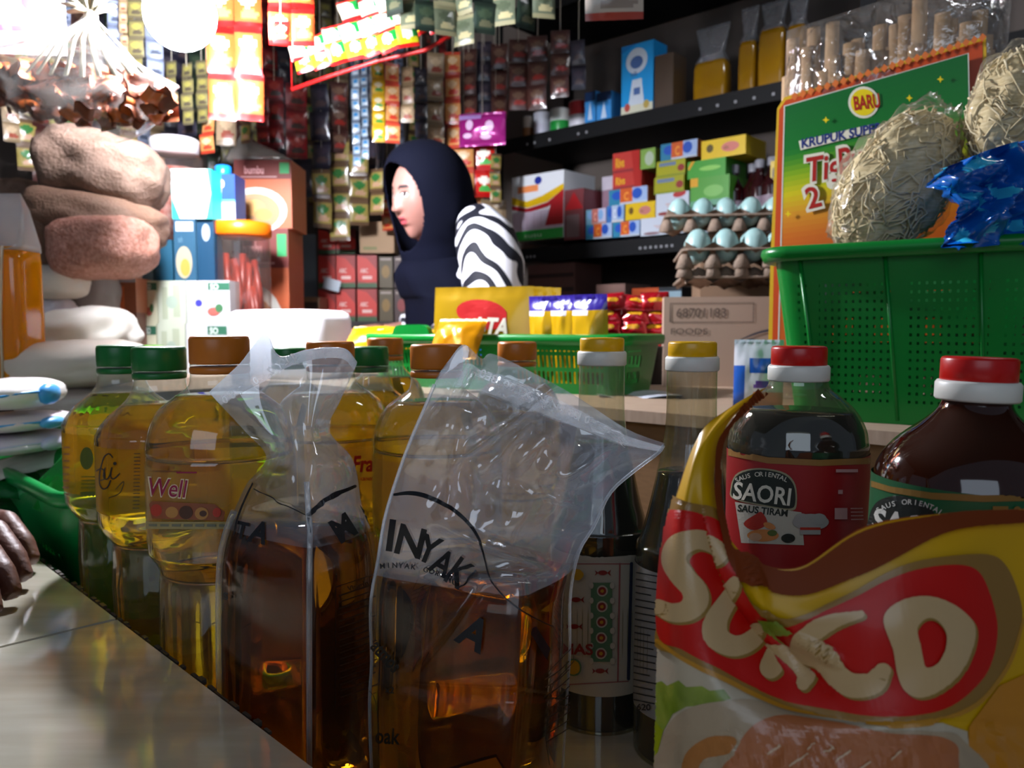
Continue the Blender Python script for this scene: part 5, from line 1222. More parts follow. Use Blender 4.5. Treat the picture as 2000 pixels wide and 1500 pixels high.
# ================================================================ side table and the goods crowding it
LZ = R(48)                        # faces of goods along the other wall
SC0 = Vector((-1.0, 1.6, 0)) - RX * .08
sM = Matrix(((RY.x, -RX.x, 0, SC0.x), (RY.y, -RX.y, 0, SC0.y), (0, 0, 1, 0), (0, 0, 0, 1)))
mb = MB(); mb.box((0, 0, .188), (1.34, .70, .024), 0, sM)
for a in (-.62, .62):
    for b in (-.3, .3): mb.box((a, b, -.312), (.05, .05, .976), 1, sM)
tag(mesh_obj('side_table', mb, [m_wood, m_card], origin=(SC0.x, SC0.y, FLZ)), 'wooden side table along the sachet wall carrying the sacks and tea boxes', 'table')
TZ = .20
def tbox(name, label, cat, px0, px1, y0, y1, D, colr, draw=None, mats=(), rz=LZ * 0, dp=.08, group=None, side=None, zb=None, rough=.45):
    W_ = (px1 - px0) / F * D; zt = P(px0, y0, D).z; zb_ = zb if zb is not None else max(TZ, P(px0, y1, D).z); X = P((px0 + px1) / 2, y1, D).x
    carton(name, label, cat, W_, dp, zt - zb_, (X, D + dp / 2, zb_), rz, colr, draw, side=side, mats=mats, group=group, rough=rough); return zt
tg = 'pale printed tea boxes stacked in two layers'
def d_tea(p): p.rect(.5, .78, 1, .95, 0); p.text('SO', .55, .80, .12, 1, up=1, sx=.9, bold=.03); p.ell(.28, .48, .08, .08, 2); p.ell(.62, .28, .14, .10, 3); p.ell(.75, .36, .09, .10, 4)
def d_tea2(p): p.rect(.15, .1, .35, .85, 0); p.rect(.55, .15, .8, .9, 0); p.ell(.5, .5, .2, .15, 1)
tm = ('2c6048', 'c8d0c8', '3a3a98', 'a85a50', '3c6a44')
for lay, (y0, y1, zb) in enumerate(((632, 740, TZ), (548, 632, None))):
    for (px0, px1, c_, dr, lab) in ((266, 308, 'c4c4a8', d_tea, 'narrow pale tea box by the orange boxes'), (310, 364, 'b4bca8', d_tea2, 'pale green-grey tea box in the middle'), (366, 450, 'b8b8b8', d_tea, 'wide grey tea box by the orange-lidded jar')):
        D = 1.72; zt = P(300, y0, D).z
        tbox('tea_box', lab + (', lower layer' if lay == 0 else ', upper layer'), 'box', px0, px1, y0, y1, D, c_, dr, tm if dr is d_tea else ('a0a890', '98a898'), dp=.09, group=tg, zb=TZ if lay == 0 else z_l1)
    z_l1 = P(300, 632, 1.72).z
zt2 = P(300, 548, 1.72).z
def d_teal(p): p.rect(.1, .60, .75, .9, 0); p.rect(0, 0, .9, .44, 1)
def d_teal2(p): p.rect(.1, .8, .9, .95, 0); p.ell(.45, .3, .38, .26, 1); p.ell(.5, .22, .22, .14, 2); p.text('teh', .2, .62, .1, 3, up=1, sx=1.2)
tbox('teal_box', 'teal and beige box lying beside the standing teal box', 'box', 252, 300, 466, 548, 1.74, '16465c', d_teal, ('a8b0b4', '6a8a98'), rz=R(8), dp=.05, group=None, zb=zt2)
tbox('teal_box', 'plain teal box end, next to the lying teal and beige box', 'box', 302, 334, 468, 545, 1.74, '0c4258', None, (), rz=R(8), dp=.05, zb=zt2)
tbox('teal_box', 'tall standing teal box with a photo of noodles, under the cyan pack', 'box', 342, 384, 427, 548, 1.74, '244a60', d_teal2, ('b8b8b8', '9a9078', 'a8843c', '5a7888'), rz=R(0), dp=.05, zb=zt2)
tbox('teal_box', 'tall standing dark teal box with a small oval label', 'box', 386, 420, 427, 548, 1.75, '0a3650', lambda p: p.ell(.55, .78, .24, .14, 0), ('8c98a0',), dp=.05, zb=zt2)
zt3 = P(300, 427, 1.74).z
tbox('tissue_pack', 'glaring white and cyan pack balanced on the standing teal boxes', 'pack', 337, 414, 330, 427, 1.74, '30d0c8', lambda p: (p.poly([(0, .9), (0, 1), (.9, 1), (.98, .5), (.85, 0), (.2, 0), (.02, .4)], 0), p.ell(.5, .62, .06, .02, 1)), ('f4f8fa', '2090b0'), dp=.07, zb=zt3)
tbox('blue_carton', 'tall blue and white drink carton behind the cyan pack', 'carton', 416, 460, 340, 432, 1.80, '0c3c88', lambda p: (p.rect(0, 0, 1, .40, 0), p.rect(.0, .40, 1, .46, 1), p.text('P', .35, .62, .25, 2, up=1, bold=.05)), ('c8c8d8', '50a0e0', 'c0b0c0'), dp=.07, zb=P(300, 432, 1.8).z)
t = thing('carton_cap', '', '', (0, 0, 0)); bpy.data.objects.remove(t)
o = P(430, 340, 1.83); mb = MB(); mb.lathe([(.017, 0), (.018, .002), (.018, .022), (.015, .025)], 24)
cb = [q_ for q_ in bpy.data.objects if q_.name.startswith('blue_carton')][0]
c_ = mesh_obj('screw_cap', mb, plain('1880e8', .3)); c_.parent = cb; c_.location = (-.012, 0, P(300, 340, 1.80).z - P(300, 432, 1.8).z)
# orange boxes column at the foot of the sacks
def d_orb(p): p.rect(.05, .1, .62, .75, 0); p.ell(.35, .4, .2, .18, 1); p.rect(0, .86, 1, 1, 2); p.ell(.3, .25, .1, .08, 3)
z0_ = tbox('orange_box', 'brown and orange box at the foot of the pile beside the tea boxes', 'box', 206, 264, 610, 700, 1.66, '6a4038', d_orb, ('a87858', 'c87840', '8a5a48', 'e8d8d0'), rz=R(6), dp=.08, zb=TZ)
z1_ = tbox('orange_box', 'orange box with a bright print stacked on the brown one', 'box', 206, 264, 542, 609, 1.66, '9a5a3c', d_orb, ('d87040', 'b85a30', 'b0b0b8', 'f0e0d8'), rz=R(3), dp=.08, zb=z0_)
tbox('beige_box', 'tall beige and grey box on the orange boxes below the pink beans', 'box', 216, 252, 462, 541, 1.66, 'b8ac9c', lambda p: (p.poly([(0, 1), (.4, 1), (.2, .5), (0, .6)], 0), p.poly([(.2, 0), (.9, 0), (1, .8), (.5, .5)], 1), p.ell(.7, .3, .2, .15, 2)), ('c8a060', 'd8d4d0', 'b8a890'), dp=.06, zb=z1_)
# jar with an orange lid
jc = P(474, 600, 1.82); jr = 54 / F * 1.82; jz = P(474, 436, 1.82).z
tj = thing('snack_jar', 'clear jar with an orange lid full of dark red sausage sticks', 'jar', (jc.x, 1.82, TZ), 0)
mb = MB(); mb.lathe([(jr * .9, 0), (jr, .006), (jr, jz - TZ - .05), (jr * .96, jz - TZ - .03)], 40, cap=False); mesh_obj('jar_body', mb, film('jar_plastic', .06, 'd0c0b8', .06, 'f4ece8'), tj)
mb = MB(); mb.lathe([(jr * 1.0, jz - TZ - .032), (jr * 1.06, jz - TZ - .028), (jr * 1.06, jz - TZ - .004), (jr * .98, jz - TZ)], 40, rf=lambda a, z: 1 + .006 * math.cos(a * 40)); mesh_obj('lid', mb, plain('f07008', .35), tj)
mb = MB()
for i in range(46):
    a = rnd.uniform(0, 2 * PI); q_ = math.sqrt(rnd.random()) * jr * .84; x, y = q_ * math.cos(a), q_ * math.sin(a); z_ = rnd.uniform(.008, jz - TZ - .22); h_ = rnd.uniform(.13, .17)
    mb.tube([(x, y, z_), (x * .8 + .01 * math.sin(i), y * .85, z_ + h_ / 2), (x * .75, y * .9, z_ + h_)], .0075, 7)
oo = mesh_obj('sausage_sticks', mb, mat('dark_red_stick', '6a1c14', .35, mix=(30, '8a3020', .3)), tj); oo['kind'] = 'stuff'
# tall printed noodle cartons
def d_box(p):
    p.rect(0, .84, 1, 1, 1); p.text('Sarimie', .22, .83, .08, 2, up=1, sx=.9, bold=.03); p.rect(.15, .79, .8, .805, 3); p.rect(.80, .84, .96, .95, 4); p.rect(0, .0, 1, .84, 0)
    p.ell(.42, .32, .52, .34, 5); p.ell(.40, .31, .42, .26, 6); p.ell(.36, .36, .22, .14, 7); p.ell(.52, .26, .16, .10, 8); p.ell(.10, .48, .12, .10, 9); p.rect(0, 0, 1, .03, 1)
def d_box1(p):
    d_box(p); t_ = p.t; lay = 0
bm_ = ('b45a34', '6e2a24', 'd8a0a0', 'b89090', '2c9a58', 'c0c8c4', 'a8805c', 'd0a060', 'b8884c', 'a83c28')
def d_bx(p):
    p.rect(0, 0, 1, .72, 0); p.rect(0, .72, 1, 1, 1); p.text('bumbu', .18, .80, .11, 2, up=1, sx=.8, bold=.03); p.rect(.12, .745, .75, .76, 3); p.rect(.80, .80, .97, .96, 4)
    p.ell(.38, .26, .54, .34, 5); p.ell(.36, .24, .44, .27, 6); p.ell(.32, .30, .22, .12, 7); p.ell(.5, .2, .16, .09, 8); p.ell(.08, .42, .10, .10, 9)
zb1 = tbox('seasoning_carton', 'tall brown-red carton with a bowl picture, lower one behind the jar', 'box', 458, 566, 446, 640, 1.98, 'b45a34', d_bx, bm_, dp=.14, group='brown-red food cartons behind the jar', zb=.05 if False else TZ + .0)
tbox('seasoning_carton', 'tall brown-red carton with a bowl picture, upper one with pink lettering', 'box', 460, 570, 312, 445, 1.98, 'b45a34', d_bx, bm_, dp=.14, group='brown-red food cartons behind the jar', zb=zb1)
zb2 = P(500, 312, 1.98).z
tF = thing('foil_sack', 'silver pointed foil sack lying on the brown-red cartons', 'bag', (P(495, 312, 2.03).x, 2.05, zb2))
mb = MB(); mb.loft([[Vector((x_ * k + dx, y_ * k2, z_)) for x_, y_ in [(math.cos(a) * .085, math.sin(a) * .06) for a in [2 * PI * i / 20 for i in range(20)]]] for k, k2, z_, dx in ((.9, 1, 0, .01), (1, 1, .012, .01), (.72, .8, .035, -.005), (.35, .5, .055, -.02), (.08, .2, .075, -.03), (.14, .3, .095, -.03))])
mesh_obj('foil_body', mb, mat('silver_foil', 'a8a4a0', .22, metal=.6, bump=(40, .8)), tF)
# white-lidded jar behind
wj = P(342, 330, 1.95); t = thing('sweets_jar', 'clear sweets jar with a white lid behind the cyan pack', 'jar', (wj.x, 1.95, TZ))
zz = P(342, 272, 1.95).z - TZ; r_ = 52 / F * 1.95
mb = MB(); mb.lathe([(r_ * .95, 0), (r_, .01), (r_, zz - .05), (r_ * .8, zz - .035)], 36, cap=False); mesh_obj('jar_body', mb, MATS['jar_plastic'], t)
mb = MB(); mb.lathe([(r_ * .85, zz - .035), (r_ * .88, zz - .004), (r_ * .8, zz)], 36); mesh_obj('lid', mb, plain('f4f0f4', .3), t)
mb = MB(); mb.lathe([(r_ * .9, .004), (r_ * .93, .02), (r_ * .93, zz - .08), (r_ * .7, zz - .07)], 30, rf=lambda a, z: 1 + .05 * noise.noise(Vector((a * 5, z * 60, 1)))); oo = mesh_obj('wrapped_sweets', mb, mat('sweets', 'c8a8a0', .5, mix=(60, 'a04838', .2)), t); oo['kind'] = 'stuff'

# ---------------- sacks
def sack(name, label, px, py, D, rx, rz_, ry, m, seed, am=.10, fr=2.2, rot=0, group=None, tie=None, cat='sack', nu=56, sq=.7, fine=.02):
    c = P(px, py, D); a, d = rx / F * D, rz_ / F * D
    t = thing(name, label, cat, (c.x, D, c.z - d), 0, group)
    def f(dv):
        k = (abs(dv.x) ** 4 + abs(dv.y) ** 4 + abs(dv.z) ** 4) ** (-.25 * sq)
        return k * .92 * (1 + am * noise.noise(dv * fr + Vector((seed, 0, 0))) + fine * noise.noise(dv * fr * 5 + Vector((0, seed, 0))))
    mb = MB(); mb.ell((0, 0, 0), (a, ry, d), nu, 36, 0, Matrix.Translation((0, 0, d)) @ Matrix.Rotation(rot, 4, 'Y'), f)
    mesh_obj('sack_body', mb, m, t); return t, d
m_on = mat('brown_mesh_sack', '80685a', .8, mix=(45, '604a3c', .3), bump=(160, .8)); m_on2 = mat('brown_onion_sack', '765c4a', .6, mix=(70, '6e5040', .3), bump=(200, .9))
m_pb = mat('pink_beans', 'c49484', .6, mix=(130, '98604c', .2), bump=(200, 1.0))
m_tan = mat('tan_paper_sack', 'b09a84', .7, mix=(20, '9a8470', .3))
sg = 'brown sacks heaped on the side table'
sack('onion_sack', 'big brown net sack on top of the heap', 205, 335, 1.58, 118, 78, .12, m_on, 1.0, rot=R(14), group=sg, am=.12)
sack('onion_sack', 'dusty brown sack squeezed under the big one', 190, 430, 1.56, 132, 52, .12, m_on2, 2.2, rot=R(10), group=sg)
sack('onion_sack', 'brown sack end poking out beyond the hanging crackers', 55, 400, 1.62, 48, 50, .08, m_on, 3.3, group=sg)
sack('bean_bag', 'clear bag of pink-brown beans below the brown sacks', 205, 485, 1.50, 100, 66, .09, m_pb, 4.1, rot=R(-4), group=None, am=.08, cat='bag')
sack('onion_sack', 'drooping brown sack beside the amber pouch', 95, 500, 1.55, 62, 110, .10, m_on2, 5.4, group=sg, am=.14)
sack('paper_sack', 'grey paper sack behind the small white bag', 170, 575, 1.60, 52, 66, .08, mat('grey_sack', '807874', .7), 6.1, cat='sack')
m_wb = mat('white_bag', 'f0ece2', .5, mix=(8, 'e0d8c8', .3), coat=.2); m_wbl = mat('white_blue_bag', 'ece8ec', .35, mix=(6, 'd8d4e0', .3), coat=.4)
sack('sugar_bag', 'white cylindrical bag beside the amber pouch', 100, 552, 1.50, 66, 36, .07, m_wb, 7.3, am=.05, cat='bag', group='white bags of sugar and flour')
sack('sugar_bag', 'glaring cream-white bag in front of the orange boxes', 165, 655, 1.42, 100, 58, .10, m_wb, 8.1, am=.09, rot=R(-8), cat='bag', group='white bags of sugar and flour')
sack('flour_bag', 'small white crumpled bag under the cylindrical one', 105, 605, 1.52, 46, 26, .05, m_wbl, 9.1, cat='bag', group='white bags of sugar and flour')
# rice bag with green ends
t, d = sack('rice_bag', 'wide white rice bag with green ends behind the green-capped bottles', 150, 712, 1.24, 158, 52, .09, mat('rice_bag_white', 'ddd2c4', .45, mix=(10, 'c8bcae', .3), coat=.3), 10.2, am=.06, rot=R(-3), cat='bag', group='stacked rice bags', sq=.5)
mg = mat('green_print', '2c9a30', .35, mix=(30, '88b048', .25), coat=.3)
mb = MB(); a = 158 / F * 1.24
mb.ell((0, 0, 0), (.035, .06, .026), 20, 14, 0, Matrix.Translation((-a * .86, -.01, d * 1.0)), lambda v: 1 + .15 * noise.noise(v * 3)); mesh_obj('green_end', mb, mg, t); mb = MB(); mb.ell((0, 0, 0), (.03, .05, .016), 20, 14, 0, Matrix.Translation((a * .86, .02, d * 1.35)), lambda v: 1 + .15 * noise.noise(v * 3 + Vector((4, 0, 0))))
mesh_obj('green_end', mb, mg, t)
sack('rice_bag', 'lower grey-white rice bag squashed beneath the green-ended one', 170, 785, 1.24, 130, 34, .09, mat('rice_bag_grey', 'b4a8a0', .5, coat=.2), 11.5, am=.06, cat='bag', group='stacked rice bags', sq=.5)
sack('rice_bag', 'green bag flattened at the bottom of the rice bags', 165, 838, 1.24, 125, 28, .09, mat('rice_bag_green', '1c7a30', .45, coat=.2), 12.5, am=.06, cat='bag', group='stacked rice bags', sq=.5)
# fill under the bags down to the counter: sacks of the lower tier
sack('rice_bag', 'dark green bag at the very bottom of the pile', 110, 905, 1.24, 130, 46, .09, mat('rice_bag_dark', '12502a', .45), 13.5, am=.06, cat='bag', group='stacked rice bags', sq=.5)
# white and blue pads on the small basket
def pad(label, px0, px1, py, D, hh, seed, c0, c1, group):
    a = (px1 - px0) / 2 / F * D; c = P((px0 + px1) / 2, py, D); h_ = hh / F * D
    t = thing('diaper_pack', label, 'pack', (c.x, D, c.z - h_), R(rnd.uniform(-6, 6)), group)
    mb = MB(); mb.ell((0, 0, h_), (a, .07, h_), 40, 20, 0, None, lambda v: (abs(v.x) ** 3 + abs(v.y) ** 3 + abs(v.z) ** 3) ** (-.2) * (1 + .04 * noise.noise(v * 3 + Vector((seed, 0, 0)))))
    mesh_obj('pack_body', mb, mat('pack_' + c0, c0, .35, coat=.4), t)
    mb = MB(); mb.tube([(a * math.cos(q_) * 1.03, -.072 * math.sin(q_), h_ * (1.1 + .12 * math.sin(q_ * 3))) for q_ in [.05 + i * .2 for i in range(15)]], .0016, 6); mb.ell((a * 1.0, -.01, h_), (.010, .02, h_ * .7), 12, 8); mesh_obj('blue_edge', mb, mat('pack_' + c1, c1, .35), t)
pg = 'white packs with blue edges on the small basket'
pad('plump white pack with a blue edge, topmost above the small green basket', -40, 102, 768, .92, 30, 1, 'f2ece8', '48a0e0', pg)
pad('flat white pack with a blue edge under the plump one', -50, 116, 822, .92, 17, 2, 'e4d8dc', '58a8e0', pg)
pad('crumpled lilac-white pack beneath the two blue-edged packs', -50, 118, 862, .92, 20, 3, 'dcd4e0', 'c8c8e0', pg)
# small basket on the low counter
bS = basket('green_basket', 'small green basket filled with green packets, beside the raised ledge', .36, .145, .135, .015, .014, (-.503, .935, .0), R(-45.6), '0a8c40', (.012, .02, .45, .3, .03, .08), rib=.6, rr=.04)
for i, (px, py, D, wd, ht, rx_, ry_, rz_, c_, zc_, lab) in enumerate((
    (38, 925, .90, .12, .05, -50, 12, 30, '0c6a30', '083c20', 'dark green packet lying flat at the edge of the small basket'),
    (95, 905, .86, .035, .13, -20, 40, -10, '1c8a34', 'c8d0c8', 'green packet with a clear sealed edge slanting out of the small basket'),
    (60, 900, .92, .10, .06, -60, -20, 20, 'b8c0b0', '0c5a28', 'pale-edged green packet lying across the dark one'),
    (25, 880, .90, .12, .05, -65, -14, 10, 'c4c8bc', '1a7a38', 'pale packet with a green corner below the lilac-white pack'),
    (105, 960, .84, .05, .10, -35, 35, 25, '2a9a40', 'a8b8a0', 'bright green packet leaning towards the fluted oil bottle'),
    (20, 970, .90, .12, .06, -70, 5, 0, '0a4a24', '0c6a30', 'very dark green packet deep in the small basket'))):
    o = P(px, py, D)
    snack(lab, wd, ht, .012, (o.x, D, o.z - .03), 0, 0, c_, seed=120 + i, name='green_packet', cat='packet', group='green packets crammed in the small basket', mats=(zc_,), zone=lambda u, v: 1 if v > .8 or u > .85 else 0, rot=(R(rx_), R(ry_), R(rz_)))
# amber pouch on the far side
PL = .20
o = P(12, 560, 1.20); W_ = 108 / F * 1.20; zt_ = P(12, 378, 1.20).z; zo = P(12, 485, 1.20).z; zb_ = TZ
t = thing('oil_pouch', 'amber oil pouch with a pale film top standing at the frame edge beside the sacks', 'pouch', (o.x, 1.20, zb_))
mb = MB(); mb.loft([rrect(W_ * k, .07 * k, .015, 4, (zo - zb_) * f) for k, f in ((.9, 0), (.99, .04), (1, .5), (.98, .9), (.95, 1))]); mesh_obj('cooking_oil', mb, film('bright_amber_oil', .62, 'ffb410', .08, 'ffc020', gl=1), t)
mb = MB(); zh = zt_ - zb_; zl = zo - zb_
mb.loft([rrect(W_ * k, .07 * d_, .012 * d_ + .0004, 4, zl + (zh - zl) * f) for k, d_, f in ((.97, 1, -.06), (1.02, .8, .06), (.96, .6, .3), (.86, .3, .7), (.66, .05, 1))]); mesh_obj('film_top', mb, film('white_pouch_top', .55, 'e8eef4', .2, gl=1.2), t)
mb = MB(); mb.tube([(.012, -.0365, .0), (.014, -.038, zl * .5), (.020, -.037, zl)], .003, 8, flat=.5); mesh_obj('welded_seam', mb, plain('d8c8b0', .4), t)
# hanging bag of brown crackers
hb = thing('hanging_cracker_bag', 'clear bag of dark brown crackers tied in a pleated knot and hung above the sacks', 'bag', P(150, 260, 1.30))
hz = hb.location.z; hx = hb.location.x; mb = MB(); mc1 = mat('brown_cracker', '5a3428', .45, mix=(20, '8a4a2c', .25), coat=.3); mc2 = mat('orange_cracker', 'b8622c', .4, coat=.3)
for i in range(150):
    u = rnd.uniform(0, 1); x = -20 + 345 * u; ymid = 170 + 30 * u; y = ymid + rnd.uniform(-52, 48) * math.sin(PI * (.12 + .8 * u)) ** .5
    q_ = P(x, y, 1.30 + rnd.uniform(-.06, .07)); Mx = Matrix.Translation(q_) @ Matrix.Rotation(rnd.uniform(0, 6), 4, 'Z') @ Matrix.Rotation(rnd.uniform(0, 6), 4, 'X')
    a_ = rnd.uniform(.014, .024); gg = [[Vector(((k / 4 - 1) * a_, (j / 3 - 1) * a_ * .7, .008 * math.cos((k / 4 - 1) * 2.2) + .003 * math.sin(j))) for k in range(9)] for j in range(7)]
    mb.grid(gg, m=0 if rnd.random() < .72 else 1, M=Mx); mb.grid([[v - Vector((0, 0, .003)) for v in r] for r in gg], m=0, M=Mx, flip=True)
oo = mesh_obj('crackers', mb, [mc1, mc2], hb, True); oo['kind'] = 'stuff'
g = []
for j in range(25):
    v = j / 24; row = []
    for i in range(56):
        a = 2 * PI * i / 56
        if v < .62: f = v / .62; rx_ = 178 * math.sin(PI * (.08 + .50 * f)) ** .6; ry_ = .10 * math.sin(PI * (.1 + .5 * f)) ** .6; cy = 258 - 112 * f; cx = 150
        else: f = (v - .62) / .38; rx_ = 178 * (1 - f) ** 1.7 + 12; ry_ = .10 * (1 - f) ** 1.5 + .010; cy = 146 - 116 * f; cx = 150 + 28 * f
        k = 1 + .05 * math.sin(a * 11) * min(1, v * 1.3) + .04 * noise.noise(Vector((math.cos(a) * 2, math.sin(a) * 2, v * 5)))
        q_ = P(cx + rx_ * math.cos(a) * k, cy + 18 * math.cos(a) * (1 if v < .62 else (1 - f)), 1.30); row.append(q_ + Vector((0, ry_ * math.sin(a) * k, 0)))
    g.append(row + [row[0]])
mb = MB(); mb.grid(g); mesh_obj('clear_wrap', mb, film('hung_wrap', .05, 'f0ece4', .12, gl=1.6, bump=(30, .6)), hb, True)
mb = MB(); kp = P(178, 30, 1.30)
for i in range(11):
    a = -1.9 + i * .38; e = kp + Vector((math.sin(a) * .040, -.01 + .01 * math.cos(i * 2), .012 + .028 * math.cos(a) * .8)); mb.tube([kp, (kp + e) / 2 + Vector((0, 0, .006)), e], [.003, .010, .005], 8, flat=.25)
mb.ell(kp, (.010, .010, .009), 12, 8); mb.tube([kp, (kp.x, kp.y, CEZ - .0005)], .002, 6)
for i in range(9):
    a = -1.0 + i * .22; e = P(178 + 150 * math.sin(a), 150 - 8 * abs(a), 1.22); mb.tube([kp, (kp + e) / 2 + Vector((0, -.012, .004)), e], [.003, .0035, .004], 6, flat=.5)
mesh_obj('pleated_knot', mb, mat('bright_pleats', 'ece4c8', .4, coat=.3), hb, True)
# pink and white pack
def d_pink(p): p.ell(.5, .72, .3, .16, 0); p.ell(.8, .5, .12, .12, 1); p.rect(.2, .2, .8, .26, 1); p.rect(.1, .52, .6, .56, 2)
d_pink.cols = ['e03880', 'f070a0', '4060c0']
o = P(20, 100, 1.50); snack('pink and white puffed pack hanging at the top corner over the crackers', .20, .17, .06, (o.x, 1.50, o.z - .005), R(5), 0, 'f8f0f2', d_pink, seed=140, name='hanging_pack', cat='pack')
hp = [q_ for q_ in bpy.data.objects if q_.name.startswith('hanging_pack')][0]
mb = MB(); mb.tube([(0, 0, .165), (0, 0, CEZ - hp.location.z)], .001, 5); mesh_obj('hanging_string', mb, plain('b8b0a0', .6), hp)

# ================================================================ shelf of coffee boxes behind, seen past the shopkeeper
SB = P(690, 620, 2.55)
mb = MB(); mb.box((0, 0, .10), (.36, .26, .20)); t = tag(mesh_obj('low_cabinet', mb, plain('2c2624', .7)), 'dark low cabinet under the stacked red coffee boxes', 'cabinet'); t.location = (-.47, 2.595, .12); t.rotation_euler = (0, 0, R(0))
cz = .32
mb = MB(); mb.box((0, 0, -.46), (.34, .24, .92), 0); c_ = mesh_obj('cabinet_base', mb, plain('241f1e', .7), t); c_.location = (0, 0, 0)
def d_cof(p): p.poly([(0, .22), (.0, .98), (.5, .9), (1, .55), (1, .2), (.5, .16)], 0); p.rect(0, 0, 1, .14, 1); p.text('ABC', .15, .46, .13, 2, up=1, sx=1.1, bold=.03); p.rect(.25, .26, .75, .36, 2)
cg = 'red and green coffee boxes in a block'
for j in range(3):
    for i in range(3):
        if j == 2 and i == 2: continue
        px0, px1 = (622, 657, 698)[i], (656, 695, 737)[i]; D = 2.47
        y1 = (625, 560, 490)[j]; y0 = y1 - 63 if j < 2 else y1 - 48
        W_ = (px1 - px0) / F * D; o = P((px0 + px1) / 2, y1, D)
        carton('coffee_box', ['bottom', 'middle', 'top'][j] + '-row red coffee box, ' + ['next to the dark tray', 'in the middle column', 'on the shopkeeper\'s side'][i], 'box', W_ - .002, .08, (y1 - y0) / F * D - .001, (o.x, D + .04, cz + j * 65 / F * D), 0, '5a1c1c' if j == 2 else '8c2420', d_cof, mats=('b82c20', '2c4a24', 'd0a8a0'), group=cg)
for j in range(2):
    for i, (px0, px1, c_) in enumerate(((740, 768, '4a3c1c'), (770, 798, '3c2420'))):
        D = 2.50; W_ = (px1 - px0) / F * D; o = P((px0 + px1) / 2, 600, D)
        carton('coffee_box', ['lower', 'upper'][j] + [' olive box beside the red coffee boxes', ' dark brown box half hidden by the shopkeeper'][i], 'box', W_ - .002, .08, .10, (o.x, D + .04, cz + j * .1045), 0, c_, lambda p: (p.ell(.5, .5, .3, .2, 0), p.rect(.1, .85, .9, .93, 1)), mats=('7a5c20' if i == 0 else '7a2424', '8a7a70'), group='dark boxes by the shopkeeper')
o = P(732, 500, 2.42)
carton('brown_paper_box', 'plain tan cardboard box on the coffee boxes by the face of the shopkeeper', 'box', .105, .08, .095, (o.x, 2.50, cz + .209), 0, 'a08468', lambda p: p.rect(.1, .1, .5, .2, 0), mats=('7c7c58',), rough=.8)
for j, (y1, c1, c2, lab) in enumerate(((614, 'c8b820', '6a4030', 'box with a yellow panel at the foot of the dark tray'), (583, '4a3830', '8a6a50', 'dark flat tray above the yellow-panelled box'))):
    D = 2.35; W_ = 60 / F * D; o = P(594, y1, D)
    carton('flat_box', lab, 'box', W_, .10, .055 if j == 0 else .04, (o.x, D + .05, .295 + j * .0555), 0, c2, lambda p: (p.rect(.08, .1, .92, .62, 0), p.ell(.3, .82, .1, .12, 0)), mats=(c1,), group='flat boxes beside the coffee boxes')
mb = MB(); mb.box((0, 0, -.5), (.09, .08, 1.09)); t = tag(mesh_obj('wooden_stool', mb, plain('241f1e', .7)), 'dark stand carrying the flat boxes beside the brown-red cartons', 'stand'); o = P(594, 614, 2.35); t.location = (o.x, 2.40, .2485)
carton('grey_door_panel', 'pale grey-blue upright sheet behind the brown-red cartons', 'panel', .085, .012, .30, (P(592, 500, 2.75).x, 2.76, .32), 0, '7c8890')
mb = MB(); mb.box((0, 0, -.56), (.12, .1, 1.12)); c_ = mesh_obj('panel_foot', mb, plain('2c2826', .7), [q_ for q_ in bpy.data.objects if q_.name.startswith('grey_door_panel')][0])
# white paper note
mb = MB(); gg = [[Vector((x * .025, .004 * math.sin(x * 2 + z), z * .017)) for x in (-1, -.5, 0, .5, 1)] for z in (-1, 0, 1)]; mb.grid(gg); mb.grid([[v + Vector((0, .001, 0)) for v in r] for r in gg], flip=True)
t = tag(mesh_obj('paper_note', mb, plain('b4bcc4', .6)), 'small white paper tag on the corner of the coffee boxes', 'paper'); t.location = P(648, 556, 2.44); t.rotation_euler = (.1, R(15), 0)

# ================================================================ hanging sachets
K = {'red': ('c81c14', 'b01010', 'f4f0e0', '4cae50'), 'redw': ('b84a20', '9a0a08', 'e0d0b0', 'd09848'), 'redd': ('7c1418', '5c1014', '94342c', '3c2c28'), 'yel': ('c8a018', 'b89010', 'd8d0b0', '4c8a38'), 'yr': ('c88a50', 'b03c28', 'd8b890', 'c03c28'),
     'gold': ('8c7c40', '5a4430', '2c6a30', 'b08c70'), 'blue': ('8a9cac', '5a6878', '2878b0', 'b8c4cc'), 'dark': ('2c2a38', '1c1a28', '3c3440', '504040'), 'dred': ('4a2a24', '3a1c18', '6a5040', '8c2820'), 'dgrn': ('28382c', '1c2820', '3c4c38', '606048'),
     'beige': ('9a8468', '7c684c', 'b8a080', '8a3c28'), 'pink': ('a02c78', '8c2060', 'c8a8c8', 'd0b0c8'), 'olive': ('7c7448', '5c5440', '98904c', '4c4438'), 'grey': ('7c8498', '5c6478', '98a0ac', '3c4454'), 'sil': ('5c6450', '8c8868', '4a5440', 'a8a078')}
big = 'red sachet sheets hung by the lamp'
strip('tall pair of red and white sachet chains just beside the lamp', 428, -40, 235, 1.66, 50, K['redw'], big, R(6), 1.5, cols=2)
strip('short red sachet sheet with white cups hung above the brown-red cartons', 545, -60, 88, 1.42, 42, K['redw'], big, R(14), 1.5, cols=2)
strip('single red sachet at the bottom corner of the short sheet', 548, 40, 86, 1.38, 30, K['red'], big, R(10), 1.3)
